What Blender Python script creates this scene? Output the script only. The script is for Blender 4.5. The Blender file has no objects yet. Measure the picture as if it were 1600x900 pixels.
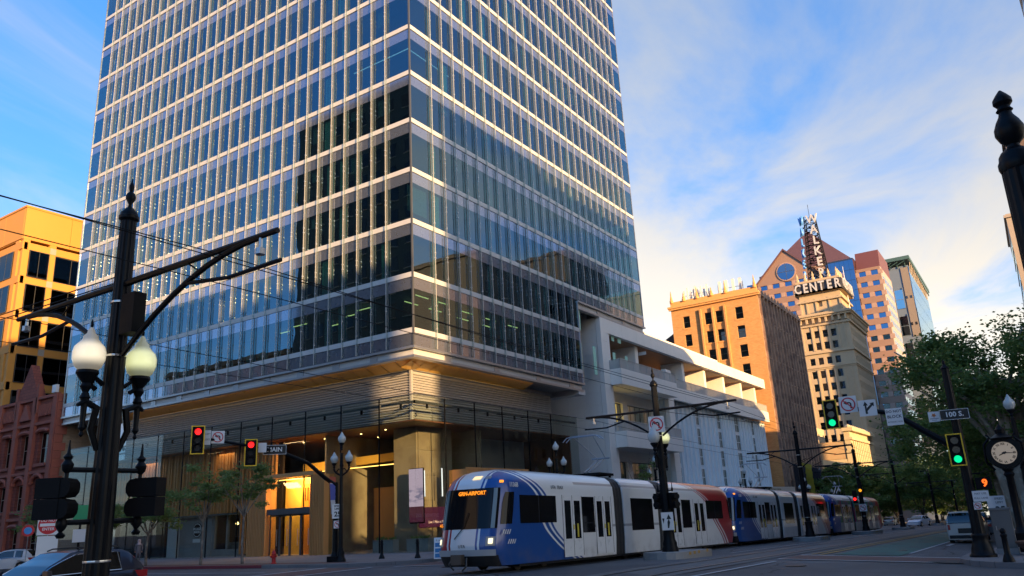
import bpy, math, random
from math import sin, cos, pi, radians, sqrt, atan2
from mathutils import Vector, Matrix, Euler
random.seed(7)
R = random.Random(11)
SC = bpy.context.scene
COL = SC.collection

# ---------------------------------------------------------------- camera
cam_d = bpy.data.cameras.new("camera")
cam = bpy.data.objects.new("camera", cam_d)
COL.objects.link(cam)
HEAD, PITCH, ROLL, FPX = -0.999226140, 0.283952322, -0.0522235, 1217.305
fw = Vector((cos(PITCH)*cos(HEAD), cos(PITCH)*sin(HEAD), sin(PITCH)))
rt = Vector((sin(HEAD), -cos(HEAD), 0)); up = rt.cross(fw)
r2 = rt*cos(ROLL)+up*sin(ROLL); u2 = -rt*sin(ROLL)+up*cos(ROLL)
cam.matrix_world = Matrix(((r2.x, u2.x, -fw.x, -35.5), (r2.y, u2.y, -fw.y, 41.85), (r2.z, u2.z, -fw.z, 1.6), (0, 0, 0, 1)))
cam_d.sensor_width = 36; cam_d.lens = FPX/1600*36
cam_d.clip_start = .1; cam_d.clip_end = 6000
SC.camera = cam

# ---------------------------------------------------------------- sky, sun, exposure
SUN_AZ, SUN_EL = radians(297), radians(9.0)
SC.view_settings.view_transform = 'Standard'
SC.view_settings.look = 'None'
SC.view_settings.exposure = 2.62
SC.view_settings.gamma = 1

def nd(nt, t, **kw):
    n = nt.nodes.new(t)
    for k, v in kw.items():
        setattr(n, k, v)
    return n

class V:
    """small helper: arithmetic on node sockets"""
    def __init__(s, nt, sock): s.nt, s.s = nt, sock
    def _m(s, op, *o):
        n = nd(s.nt, 'ShaderNodeMath', operation=op)
        for i, x in enumerate((s,)+o):
            if isinstance(x, V): s.nt.links.new(x.s, n.inputs[i])
            else: n.inputs[i].default_value = x
        return V(s.nt, n.outputs[0])
    def __add__(s, o): return s._m('ADD', o)
    def __sub__(s, o): return s._m('SUBTRACT', o)
    def __mul__(s, o): return s._m('MULTIPLY', o)
    def __truediv__(s, o): return s._m('DIVIDE', o)
    def gt(s, o): return s._m('GREATER_THAN', o)
    def lt(s, o): return s._m('LESS_THAN', o)
    def absv(s): return s._m('ABSOLUTE')
    def mx(s, o): return s._m('MAXIMUM', o)
    def mn(s, o): return s._m('MINIMUM', o)
    def pw(s, o): return s._m('POWER', o)
    def md(s, o): return s._m('MODULO', o)
    def clamp(s):
        n = nd(s.nt, 'ShaderNodeClamp'); s.nt.links.new(s.s, n.inputs[0]); return V(s.nt, n.outputs[0])
    def smooth(s, a, b):
        n = nd(s.nt, 'ShaderNodeMapRange', interpolation_type='SMOOTHSTEP')
        s.nt.links.new(s.s, n.inputs[0]); n.inputs[1].default_value = a; n.inputs[2].default_value = b
        return V(s.nt, n.outputs[0])

def mixc(nt, fac, a, b, blend='MIX'):
    n = nd(nt, 'ShaderNodeMix', data_type='RGBA', blend_type=blend)
    for sock, x in ((n.inputs[0], fac), (n.inputs[6], a), (n.inputs[7], b)):
        if isinstance(x, V): nt.links.new(x.s, sock)
        elif hasattr(x, 'links'): nt.links.new(x, sock)
        elif isinstance(x, (int, float)): sock.default_value = x
        else: sock.default_value = (x[0], x[1], x[2], 1)
    return n.outputs[2]

world = bpy.data.worlds.new("World"); SC.world = world
world.use_nodes = True
wt = world.node_tree
wt.nodes.clear()
sky = nd(wt, 'ShaderNodeTexSky', sky_type='NISHITA')
sky.sun_disc = False; sky.sun_elevation = SUN_EL; sky.sun_rotation = SUN_AZ
sky.altitude = 1300; sky.air_density = 1.0; sky.dust_density = 2.2; sky.ozone_density = 2.5
tc = nd(wt, 'ShaderNodeTexCoord')
sep = nd(wt, 'ShaderNodeSeparateXYZ'); wt.links.new(tc.outputs['Generated'], sep.inputs[0])
X, Y, Z = (V(wt, sep.outputs[i]) for i in range(3))
zz = Z.mx(0.02)+0.10
# cloud layer plane coordinates
px_, py_ = X/zz, Y/zz
cmb = nd(wt, 'ShaderNodeCombineXYZ')
a_ = 0.35
wt.links.new((px_*cos(a_)+py_*sin(a_)).s, cmb.inputs[0])
wt.links.new(((py_*cos(a_)-px_*sin(a_))*0.55).s, cmb.inputs[1])
n1 = nd(wt, 'ShaderNodeTexNoise'); n1.inputs['Scale'].default_value = 1.5; n1.inputs['Detail'].default_value = 10; n1.inputs['Roughness'].default_value = .58; n1.inputs['Distortion'].default_value = .55
wt.links.new(cmb.outputs[0], n1.inputs['Vector'])
cm2 = nd(wt, 'ShaderNodeCombineXYZ'); wt.links.new(px_.s, cm2.inputs[0]); wt.links.new(py_.s, cm2.inputs[1]); cm2.inputs[2].default_value = 5.1
n2 = nd(wt, 'ShaderNodeTexNoise'); n2.inputs['Scale'].default_value = .55; n2.inputs['Detail'].default_value = 3
wt.links.new(cm2.outputs[0], n2.inputs['Vector'])
# clouds lie mostly to the south and west, thinning eastward
south = (Y*-1.0 - X*0.62).smooth(-.10, .50)
low = (Z*-1.0).smooth(-.62, -.10)
cl = (V(wt, n1.outputs[0])*1.5 + V(wt, n2.outputs[0])*0.9 + south*0.42 + low*0.14).smooth(1.20, 1.86)
cl = cl*0.90
hs = nd(wt, 'ShaderNodeHueSaturation'); hs.inputs['Saturation'].default_value = 1.18; hs.inputs['Value'].default_value = .95
wt.links.new(sky.outputs[0], hs.inputs['Color'])
# the photograph's tone curve rolls off the bright horizon: do the same to the sky's own radiance
sp_ = nd(wt, 'ShaderNodeSeparateColor'); wt.links.new(hs.outputs[0], sp_.inputs[0])
cc_ = nd(wt, 'ShaderNodeCombineColor')
for i, (g_, k_) in enumerate(((.36, .80), (.46, .72), (.68, .62))):
    wt.links.new((V(wt, sp_.outputs[i]).mx(0.0001).pw(k_)*g_).s, cc_.inputs[i])
skc = cc_.outputs[0]
ccol = mixc(wt, (Z*-1.0).smooth(-.62, -.15), (.80, .87, .97), (1.20, 1.05, .82))
lum = nd(wt, 'ShaderNodeRGBToBW'); wt.links.new(hs.outputs[0], lum.inputs[0])
gl_ = V(wt, lum.outputs[0])*.33+.52
gc_ = nd(wt, 'ShaderNodeCombineColor')
for i in range(3): wt.links.new(gl_.s, gc_.inputs[i])
skm = mixc(wt, cl, skc, mixc(wt, 1.0, ccol, gc_.outputs[0], 'MULTIPLY'))
bg = nd(wt, 'ShaderNodeBackground'); bg.inputs['Strength'].default_value = 0.15
wt.links.new(skm, bg.inputs['Color'])
wo = nd(wt, 'ShaderNodeOutputWorld'); wt.links.new(bg.outputs[0], wo.inputs['Surface'])

sun_d = bpy.data.lights.new("sun", 'SUN')
sun = bpy.data.objects.new("sun", sun_d); COL.objects.link(sun)
sun_d.energy = 2.05; sun_d.angle = radians(.53); sun_d.color = (.86, .53, .235)
sv = Vector((sin(SUN_AZ)*cos(SUN_EL), cos(SUN_AZ)*cos(SUN_EL), sin(SUN_EL)))
sun.rotation_euler = sv.to_track_quat('Z', 'Y').to_euler()
sun.location = sv*300
SC.cycles.max_bounces = 8; SC.cycles.transparent_max_bounces = 24
SC.cycles.glossy_bounces = 4; SC.cycles.diffuse_bounces = 3
SC.cycles.caustics_reflective = False; SC.cycles.caustics_refractive = False
SC.cycles.sample_clamp_indirect = 4

# ---------------------------------------------------------------- helpers
def gz(x, y):
    zs = -.66+.0235*y if y < 20 else -.19+.007*(y-20)
    if x < -25: zs -= .035*min(8.5, -25-x)
    ze = -.57+(.0245*y if y < 0 else 0)
    k = min(1, max(0, (x+20)/14)); k = k*k*(3-2*k)
    return zs*(1-k)+ze*k

class MB:
    def __init__(s): s.v, s.f, s.m = [], [], []
    def add(s, vs, fs, m=0):
        b = len(s.v); s.v += [tuple(p) for p in vs]
        for f in fs: s.f.append(tuple(b+i for i in f)); s.m.append(m)
        return s
    def box(s, x0, x1, y0, y1, z0, z1, m=0):
        s.add([(x0,y0,z0),(x1,y0,z0),(x1,y1,z0),(x0,y1,z0),(x0,y0,z1),(x1,y0,z1),(x1,y1,z1),(x0,y1,z1)],
              [(0,3,2,1),(4,5,6,7),(0,1,5,4),(1,2,6,5),(2,3,7,6),(3,0,4,7)], m)
        return s
    def cbox(s, c, d, m=0):
        return s.box(c[0]-d[0]/2, c[0]+d[0]/2, c[1]-d[1]/2, c[1]+d[1]/2, c[2]-d[2]/2, c[2]+d[2]/2, m)
    def quad(s, *p, m=0): s.add(p, [tuple(range(len(p)))], m); return s
    def tube(s, pts, r, n=8, m=0, caps=True):
        pts = [Vector(p) for p in pts]
        rs = r if isinstance(r, (list, tuple)) else [r]*len(pts)
        vs, fs = [], []
        t0 = (pts[1]-pts[0]).normalized()
        a = Vector((0,0,1)) if abs(t0.z) < .9 else Vector((1,0,0))
        u = t0.cross(a).normalized()
        for i, p in enumerate(pts):
            t = (pts[min(i+1, len(pts)-1)]-pts[max(i-1, 0)]).normalized()
            u = (u-t*u.dot(t)).normalized(); w = t.cross(u)
            for k in range(n):
                an = 2*pi*k/n; vs.append(p+(u*cos(an)+w*sin(an))*rs[i])
        for i in range(len(pts)-1):
            for k in range(n):
                k2 = (k+1) % n; fs.append((i*n+k, i*n+k2, (i+1)*n+k2, (i+1)*n+k))
        if caps:
            fs.append(tuple(reversed(range(n)))); fs.append(tuple((len(pts)-1)*n+k for k in range(n)))
        s.add(vs, fs, m); return s
    def lathe(s, prof, n=16, c=(0,0,0), m=0, flute=0, nf=0):
        vs, fs = [], []
        for r, z in prof:
            for k in range(n):
                an = 2*pi*k/n; rr = r
                if flute and nf: rr = r*(1-flute*(k % 2))
                vs.append((c[0]+rr*cos(an), c[1]+rr*sin(an), c[2]+z))
        for i in range(len(prof)-1):
            for k in range(n):
                k2 = (k+1) % n; fs.append((i*n+k, i*n+k2, (i+1)*n+k2, (i+1)*n+k))
        fs.append(tuple(reversed(range(n)))); fs.append(tuple((len(prof)-1)*n+k for k in range(n)))
        s.add(vs, fs, m); return s
    def prism(s, poly, ax, a, b, m=0):
        """poly in the two axes other than ax, extruded from a to b"""
        def P(q, t):
            return {'x': (t, q[0], q[1]), 'y': (q[0], t, q[1]), 'z': (q[0], q[1], t)}[ax]
        n = len(poly)
        vs = [P(q, a) for q in poly]+[P(q, b) for q in poly]
        s.add(vs, [tuple(range(n)), tuple(reversed(range(n, 2*n)))]+[(i, i+n, (i+1) % n+n, (i+1) % n) for i in range(n)], m)
        return s
    def mesh(s, name, mats, off=(0,0,0), smooth=False, fix=True):
        me = bpy.data.meshes.new(name)
        o = off
        me.from_pydata([(p[0]-o[0], p[1]-o[1], p[2]-o[2]) for p in s.v], [], s.f)
        for mt in (mats if isinstance(mats, (list, tuple)) else [mats]): me.materials.append(mt)
        me.polygons.foreach_set('material_index', s.m)
        if smooth: me.polygons.foreach_set('use_smooth', [True]*len(s.f))
        if fix and len(s.f) < 60000:
            import bmesh
            bm = bmesh.new(); bm.from_mesh(me)
            if getattr(s, 'weld', False): bmesh.ops.remove_doubles(bm, verts=bm.verts, dist=.0005)
            bmesh.ops.recalc_face_normals(bm, faces=bm.faces); bm.to_mesh(me); bm.free()
        if smooth:
            try: me.set_sharp_from_angle(angle=radians(38))
            except Exception: pass
        me.update(); return me
    def build(s, name, mats, parent=None, world=True, smooth=False, label=None, kind=None, fix=True, loc=None):
        off = (0,0,0)
        if world and parent is not None: off = wloc(parent)
        me = s.mesh(name, mats, off, smooth, fix)
        return put(name, me, parent, loc, label, kind)

def wloc(o):
    v = Vector((0,0,0))
    while o is not None: v += Vector(o.location); o = o.parent
    return v

def put(name, me, parent=None, loc=None, label=None, kind=None, rot=None):
    o = bpy.data.objects.new(name, me); COL.objects.link(o)
    if parent is not None: o.parent = parent
    if loc is not None: o.location = loc
    if rot is not None: o.rotation_euler = rot
    if label: o['label'] = label
    if kind: o['kind'] = kind
    return o

def thing(name, label, cat, loc=(0,0,0), rz=0, group=None):
    o = bpy.data.objects.new(name, None); COL.objects.link(o)
    o.empty_display_size = .3
    o.location = loc; o.rotation_euler = (0, 0, rz)
    o['label'] = label; o['category'] = cat
    if group: o['group'] = group
    return o

def tag(o, label, cat, group=None):
    o['label'] = label; o['category'] = cat
    if group: o['group'] = group
    return o

KIDS = {}
def copy_tree(o, loc=None, rz=None, label=None, parent=None):
    if not KIDS or o.name not in KIDS:
        KIDS.clear()
        for q in COL.objects:
            KIDS.setdefault(q.name, [])
            if q.parent: KIDS.setdefault(q.parent.name, []).append(q)
    def rec(s, par):
        c = s.copy(); COL.objects.link(c)
        if par is not None: c.parent = par
        for k in KIDS.get(s.name, []): rec(k, c)
        return c
    c = rec(o, parent)
    if loc is not None: c.location = loc
    if rz is not None: c.rotation_euler = (0, 0, rz)
    if label: c['label'] = label
    return c

# ---------------------------------------------------------------- materials
def pmat(name, col, rough=.6, metal=0, var=.12, vscale=3.0, bump=0, bscale=20, emit=None, es=1, coat=0, col2=None, c2scale=1.0, c2lo=.45, c2hi=.6, spec=None, streak=0):
    m = bpy.data.materials.new(name); m.use_nodes = True
    nt = m.node_tree; b = nt.nodes['Principled BSDF']
    b.inputs['Roughness'].default_value = rough; b.inputs['Metallic'].default_value = metal
    if coat: b.inputs['Coat Weight'].default_value = coat; b.inputs['Coat Roughness'].default_value = .05
    if spec is not None: b.inputs['Specular IOR Level'].default_value = spec
    c = col
    t = nd(nt, 'ShaderNodeTexCoord')
    if col2:
        n = nd(nt, 'ShaderNodeTexNoise'); n.inputs['Scale'].default_value = c2scale; n.inputs['Detail'].default_value = 5
        nt.links.new(t.outputs['Object'], n.inputs['Vector'])
        c = mixc(nt, V(nt, n.outputs[0]).smooth(c2lo, c2hi), col, col2)
    if var:
        mp = nd(nt, 'ShaderNodeMapping'); mp.inputs['Scale'].default_value = (1, 1, .15 if streak else 1)
        nt.links.new(t.outputs['Object'], mp.inputs[0])
        n = nd(nt, 'ShaderNodeTexNoise'); n.inputs['Scale'].default_value = vscale; n.inputs['Detail'].default_value = 6; n.inputs['Roughness'].default_value = .65
        nt.links.new(mp.outputs[0], n.inputs['Vector'])
        f = (V(nt, n.outputs[0])-.5)*(2*var)+1.0
        g = nd(nt, 'ShaderNodeCombineColor')
        for i in range(3): nt.links.new(f.s, g.inputs[i])
        c = mixc(nt, 1.0, c, g.outputs[0], 'MULTIPLY')
        nt.links.new(((V(nt, n.outputs[0])-.5)*.3+rough).clamp().s, b.inputs['Roughness'])
    if isinstance(c, tuple): b.inputs['Base Color'].default_value = (*c, 1)
    else: nt.links.new(c, b.inputs['Base Color'])
    if bump:
        n = nd(nt, 'ShaderNodeTexNoise'); n.inputs['Scale'].default_value = bscale; n.inputs['Detail'].default_value = 4
        nt.links.new(t.outputs['Object'], n.inputs['Vector'])
        bp = nd(nt, 'ShaderNodeBump'); bp.inputs['Strength'].default_value = bump; bp.inputs['Distance'].default_value = .05
        nt.links.new(n.outputs[0], bp.inputs['Height']); nt.links.new(bp.outputs[0], b.inputs['Normal'])
    if emit:
        b.inputs['Emission Color'].default_value = (*emit, 1); b.inputs['Emission Strength'].default_value = es
    return m

def brickmat(name, c1, c2, mortar, scale, w=.5, h=.25, ms=.02, bump=.3, rough=.85, var=.15):
    m = pmat(name, c1, rough, var=0)
    nt = m.node_tree; b = nt.nodes['Principled BSDF']
    t = nd(nt, 'ShaderNodeTexCoord'); g = nd(nt, 'ShaderNodeNewGeometry')
    s = nd(nt, 'ShaderNodeSeparateXYZ'); nt.links.new(t.outputs['Object'], s.inputs[0])
    c = nd(nt, 'ShaderNodeCombineXYZ')
    if 'paver' in name: nt.links.new(s.outputs[0], c.inputs[0]); nt.links.new(s.outputs[1], c.inputs[1])
    else: nt.links.new((V(nt, s.outputs[0])+V(nt, s.outputs[1])).s, c.inputs[0]); nt.links.new(s.outputs[2], c.inputs[1])
    br = nd(nt, 'ShaderNodeTexBrick')
    br.inputs['Color1'].default_value = (*c1, 1); br.inputs['Color2'].default_value = (*c2, 1); br.inputs['Mortar'].default_value = (*mortar, 1)
    br.inputs['Scale'].default_value = scale; br.inputs['Mortar Size'].default_value = ms; br.inputs['Brick Width'].default_value = w; br.inputs['Row Height'].default_value = h
    nt.links.new(c.outputs[0], br.inputs['Vector'])
    n = nd(nt, 'ShaderNodeTexNoise'); n.inputs['Scale'].default_value = .5; n.inputs['Detail'].default_value = 8; n.inputs['Roughness'].default_value = .7
    nt.links.new(t.outputs['Object'], n.inputs['Vector'])
    f = (V(nt, n.outputs[0])-.5)*(3*var)+1.0
    gg = nd(nt, 'ShaderNodeCombineColor')
    for i in range(3): nt.links.new(f.s, gg.inputs[i])
    nt.links.new(mixc(nt, 1.0, br.outputs[0], gg.outputs[0], 'MULTIPLY'), b.inputs['Base Color'])
    bp = nd(nt, 'ShaderNodeBump'); bp.inputs['Strength'].default_value = bump; bp.inputs['Distance'].default_value = .03
    nt.links.new((V(nt, br.outputs[1])*-1.0).s, bp.inputs['Height']); nt.links.new(bp.outputs[0], b.inputs['Normal'])
    return m

def glassmat(name, tint, refl=.25, *, rough=.0, warp=.02, wscale=.5, gcol=(.95,.97,1), ior=1.5):
    m = bpy.data.materials.new(name); m.use_nodes = True
    nt = m.node_tree; nt.nodes.clear()
    tr = nd(nt, 'ShaderNodeBsdfTransparent'); tr.inputs[0].default_value = (*tint, 1)
    gl = nd(nt, 'ShaderNodeBsdfGlossy'); gl.inputs['Color'].default_value = (*gcol, 1); gl.inputs['Roughness'].default_value = rough
    fr = nd(nt, 'ShaderNodeFresnel'); fr.inputs[0].default_value = ior
    g = nd(nt, 'ShaderNodeNewGeometry')
    nt.links.new((V(nt, g.outputs['Backfacing'])*(1/ior-ior)+ior).s, fr.inputs[0])   # same reflection from either side
    f = (V(nt, fr.outputs[0])*(1-refl)+refl).clamp()
    if warp:
        n = nd(nt, 'ShaderNodeTexNoise'); n.inputs['Scale'].default_value = wscale; n.inputs['Detail'].default_value = 1
        nt.links.new(g.outputs['Position'], n.inputs['Vector'])
        bp = nd(nt, 'ShaderNodeBump'); bp.inputs['Strength'].default_value = 1; bp.inputs['Distance'].default_value = warp
        nt.links.new(n.outputs[0], bp.inputs['Height']); nt.links.new(bp.outputs[0], gl.inputs['Normal'])
    mx = nd(nt, 'ShaderNodeMixShader'); nt.links.new(f.s, mx.inputs[0]); nt.links.new(tr.outputs[0], mx.inputs[1]); nt.links.new(gl.outputs[0], mx.inputs[2])
    o = nd(nt, 'ShaderNodeOutputMaterial'); nt.links.new(mx.outputs[0], o.inputs[0])
    return m

def emat(name, col, s=1):
    m = bpy.data.materials.new(name); m.use_nodes = True
    nt = m.node_tree; b = nt.nodes['Principled BSDF']
    b.inputs['Base Color'].default_value = (*[c*.5 for c in col], 1); b.inputs['Emission Color'].default_value = (*col, 1); b.inputs['Emission Strength'].default_value = s
    return m

M = dict(
 vision=glassmat('tower_glass', (.40,.58,.60), .17, warp=.006, wscale=.45, gcol=(.60,.78,.90)),
 dglass=glassmat('dark_glass', (.06,.07,.08), .02, warp=.006, wscale=.4, ior=1.33),
 clear=glassmat('clear_glass', (.84,.88,.86), .0, warp=.002, wscale=.3, ior=1.32),
 blueg=glassmat('blue_glass', (.04,.07,.12), .42, warp=.01, wscale=.3, gcol=(.34,.56,.85)),
 aqua=glassmat('aqua_glass', (.2,.35,.4), .55, warp=.02, wscale=.2, gcol=(.75,.93,1)),
 dark=pmat('dark_interior', (.025,.028,.03), .8, var=.3),
 inter=pmat('office_interior', (.10,.11,.11), .8, var=.4, vscale=.4),
 curtain=pmat('green_blind', (.42,.72,.56), .8, var=.15),
 frit=None,
 band=pmat('white_band', (.56,.56,.55), .35, var=.05),
 mull=pmat('dark_mullion', (.10,.105,.11), .4, metal=.3, var=.1),
 fin=None,
 steel=pmat('steel', (.45,.46,.48), .35, metal=.8, var=.1),
 bolt=pmat('bolt_steel', (.75,.74,.72), .25, metal=.6, var=0),
 louv=pmat('louvre_metal', (.40,.385,.365), .42, metal=.0, var=.05),
 gold=pmat('gold_panel', (.78,.46,.09), .32, metal=.15, var=.12, vscale=1),
 black=pmat('black_iron', (.005,.006,.008), .42, var=.3, vscale=6, spec=.16),
 blackm=pmat('matt_black', (.006,.006,.007), .6, var=.2, spec=.12),
 asphalt=pmat('asphalt', (.062,.064,.070), .78, var=.45, vscale=.9, bump=.5, bscale=60, col2=(.043,.045,.05), c2scale=.12),
 conc=pmat('concrete', (.30,.295,.285), .85, var=.2, vscale=1.3, bump=.3, bscale=30, col2=(.24,.235,.225), c2scale=.3),
 white=pmat('white_paint', (.78,.78,.76), .5, var=.06),
 wline=pmat('road_white', (.42,.43,.44), .8, var=.35, vscale=5),
 yline=pmat('road_yellow', (.42,.25,.06), .8, var=.35, vscale=5),
 greenl=pmat('green_lane', (.03,.13,.11), .8, var=.35, vscale=2, col2=(.045,.09,.085), c2scale=.8),
 redpave=pmat('brick_paving', (.13,.07,.06), .85, var=.3, vscale=4),
 redcurb=pmat('red_curb', (.22,.03,.04), .7, var=.3, vscale=4),
 rail=pmat('rail_steel', (.20,.20,.21), .35, metal=.9, var=.2),
)
def meshmat():
    m = pmat('railing_mesh_panel', (.46,.48,.47), .5, var=.04); nt = m.node_tree; b = nt.nodes['Principled BSDF']
    tr = nd(nt, 'ShaderNodeBsdfTransparent'); mx = nd(nt, 'ShaderNodeMixShader'); mx.inputs[0].default_value = .6
    nt.links.new(tr.outputs[0], mx.inputs[1]); nt.links.new(b.outputs[0], mx.inputs[2]); nt.links.new(mx.outputs[0], nt.nodes['Material Output'].inputs[0]); return m
def finmat():
    m = pmat('glass_fin', (.42,.45,.46), .25, var=.08, coat=.3); nt = m.node_tree; b = nt.nodes['Principled BSDF']
    tr = nd(nt, 'ShaderNodeBsdfTransparent'); tr.inputs[0].default_value = (.86,.93,.92,1); mx = nd(nt, 'ShaderNodeMixShader'); mx.inputs[0].default_value = .16
    nt.links.new(tr.outputs[0], mx.inputs[1]); nt.links.new(b.outputs[0], mx.inputs[2]); nt.links.new(mx.outputs[0], nt.nodes['Material Output'].inputs[0]); return m
def fritmat():
    m = pmat('frit_panel', (.10,.115,.15), .3, var=.05); nt = m.node_tree; b = nt.nodes['Principled BSDF']
    gl = nd(nt, 'ShaderNodeBsdfGlossy'); gl.inputs['Color'].default_value = (.72,.76,.92,1); gl.inputs['Roughness'].default_value = .06
    fr = nd(nt, 'ShaderNodeFresnel'); fr.inputs[0].default_value = 1.5
    mx = nd(nt, 'ShaderNodeMixShader'); nt.links.new((V(nt, fr.outputs[0])*.65+.33).s, mx.inputs[0])
    nt.links.new(b.outputs[0], mx.inputs[1]); nt.links.new(gl.outputs[0], mx.inputs[2]); nt.links.new(mx.outputs[0], nt.nodes['Material Output'].inputs[0]); return m
M['frit'] = fritmat()
M['fin'] = finmat()
def roadmat():
    m = pmat('asphalt', (.115,.12,.13), .75, var=.35, vscale=.9, bump=.5, bscale=60, col2=(.085,.09,.098), c2scale=.10)
    nt = m.node_tree; b = nt.nodes['Principled BSDF']; src = b.inputs['Base Color'].links[0].from_socket
    t = nd(nt, 'ShaderNodeTexCoord')
    vo = nd(nt, 'ShaderNodeTexVoronoi', feature='DISTANCE_TO_EDGE'); vo.inputs['Scale'].default_value = .22
    nz = nd(nt, 'ShaderNodeTexNoise'); nz.inputs['Scale'].default_value = .9; nz.inputs['Detail'].default_value = 6
    nt.links.new(t.outputs['Object'], nz.inputs['Vector'])
    ad = nd(nt, 'ShaderNodeMix', data_type='VECTOR'); ad.inputs[0].default_value = .35; nt.links.new(t.outputs['Object'], ad.inputs[4]); nt.links.new(nz.outputs['Color'], ad.inputs[5])
    nt.links.new(ad.outputs[1], vo.inputs['Vector'])
    crack = V(nt, vo.outputs['Distance']).lt(.006)*V(nt, nz.outputs[0]).gt(.45)
    v2 = nd(nt, 'ShaderNodeTexVoronoi'); v2.inputs['Scale'].default_value = .13; nt.links.new(t.outputs['Object'], v2.inputs['Vector'])
    sc = nd(nt, 'ShaderNodeSeparateColor'); nt.links.new(v2.outputs['Color'], sc.inputs[0])
    patch = V(nt, sc.outputs[0]).gt(.80)
    c = mixc(nt, patch*.35, src, (.045,.047,.052)); c = mixc(nt, crack*.8, c, (.018,.018,.02))
    n3 = nd(nt, 'ShaderNodeTexNoise'); n3.inputs['Scale'].default_value = .8; n3.inputs['Detail'].default_value = 3; mp = nd(nt, 'ShaderNodeMapping'); mp.inputs['Scale'].default_value = (1.6, .12, 1)
    nt.links.new(t.outputs['Object'], mp.inputs[0]); nt.links.new(mp.outputs[0], n3.inputs['Vector'])
    c = mixc(nt, V(nt, n3.outputs[0]).smooth(.5, .72)*.4, c, (.045,.045,.048))
    nt.links.new(c, b.inputs['Base Color']); return m
M['asphalt'] = roadmat()
for k, v in list(M.items()):
    if v is None: del M[k]

def leafmat(name, c1, c2):
    m = bpy.data.materials.new(name); m.use_nodes = True
    nt = m.node_tree; b = nt.nodes['Principled BSDF']; b.inputs['Roughness'].default_value = .55
    t = nd(nt, 'ShaderNodeNewGeometry')
    n = nd(nt, 'ShaderNodeTexNoise'); n.inputs['Scale'].default_value = 1.6; nt.links.new(t.outputs['Position'], n.inputs['Vector'])
    f = (V(nt, n.outputs[0])*.7+V(nt, t.outputs['Random Per Island'])*.45-.1).clamp()
    c = mixc(nt, f, c1, c2)
    nt.links.new(c, b.inputs['Base Color'])
    tl = nd(nt, 'ShaderNodeBsdfTranslucent'); nt.links.new(c, tl.inputs[0])
    mx = nd(nt, 'ShaderNodeMixShader'); mx.inputs[0].default_value = .48
    nt.links.new(b.outputs[0], mx.inputs[1]); nt.links.new(tl.outputs[0], mx.inputs[2])
    nt.links.new(mx.outputs[0], nt.nodes['Material Output'].inputs[0])
    return m
M['leaf'] = leafmat('leaf_green', (.085,.16,.04), (.26,.36,.10))
M['leaf2'] = leafmat('leaf_light', (.10,.18,.05), (.26,.34,.11))
M['bark'] = pmat('bark', (.17,.13,.10), .9, var=.3, vscale=4, bump=.6, bscale=15, col2=(.28,.24,.19), c2scale=2.5)
M['barkp'] = pmat('plane_bark', (.30,.25,.19), .9, var=.3, vscale=3, bump=.6, bscale=10, col2=(.46,.41,.33), c2scale=1.6)
M['barkd'] = pmat('dark_bark', (.10,.085,.07), .9, var=.3, vscale=6, bump=.5)

TXT = {}
def text(s, size, mt, parent, loc, rot, extrude=.01, align='CENTER', name='lettering', bold=0.0, sx=1.0):
    """flat lettering turned into a mesh; local x to the right, y up"""
    key = (s, size, mt.name, extrude, bold, sx, align)
    if key not in TXT:
        cu = bpy.data.curves.new('lettering', 'FONT'); cu.body = s; cu.size = size; cu.extrude = extrude
        cu.align_x = align; cu.align_y = 'CENTER'; cu.offset = bold; cu.resolution_u = 2
        o = bpy.data.objects.new('lettering_source', cu); COL.objects.link(o)
        dg = bpy.context.evaluated_depsgraph_get(); dg.update()
        me = bpy.data.meshes.new_from_object(o.evaluated_get(dg))
        me.name = 'lettering'
        if sx != 1: me.transform(Matrix.Diagonal((sx, 1, 1, 1)))
        me.materials.clear(); me.materials.append(mt)
        bpy.data.objects.remove(o); bpy.data.curves.remove(cu)
        TXT[key] = me
    return put(name, TXT[key], parent, loc, rot=rot)

def face_rot(nx, ny, tilt=0):
    """rotation for a flat thing whose front (local +z) looks towards the level direction nx, ny and whose local y is up"""
    return Euler((pi/2-tilt, 0, atan2(ny, nx)+pi/2))

# wall with rectangular openings. P0 corner, U along (level unit), N outward
def gridwall(mb, P0, U, N, xs, zs, holes, depth=.25, m=0, mr=None):
    mr = m if mr is None else mr
    P0, U, N = Vector(P0), Vector(U), Vector(N); Zv = Vector((0,0,1))
    P = lambda x, z, d=0: P0+U*x+Zv*z-N*d
    for i in range(len(xs)-1):
        for j in range(len(zs)-1):
            a, b, c, d = xs[i], xs[i+1], zs[j], zs[j+1]
            if (i, j) in holes:
                mb.quad(P(a,c), P(b,c), P(b,c,depth), P(a,c,depth), m=mr)
                mb.quad(P(a,d,depth), P(b,d,depth), P(b,d), P(a,d), m=mr)
                mb.quad(P(a,c,depth), P(a,d,depth), P(a,d), P(a,c), m=mr)
                mb.quad(P(b,c), P(b,d), P(b,d,depth), P(b,c,depth), m=mr)
            else:
                mb.quad(P(a,c), P(b,c), P(b,d), P(a,d), m=m)

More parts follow.
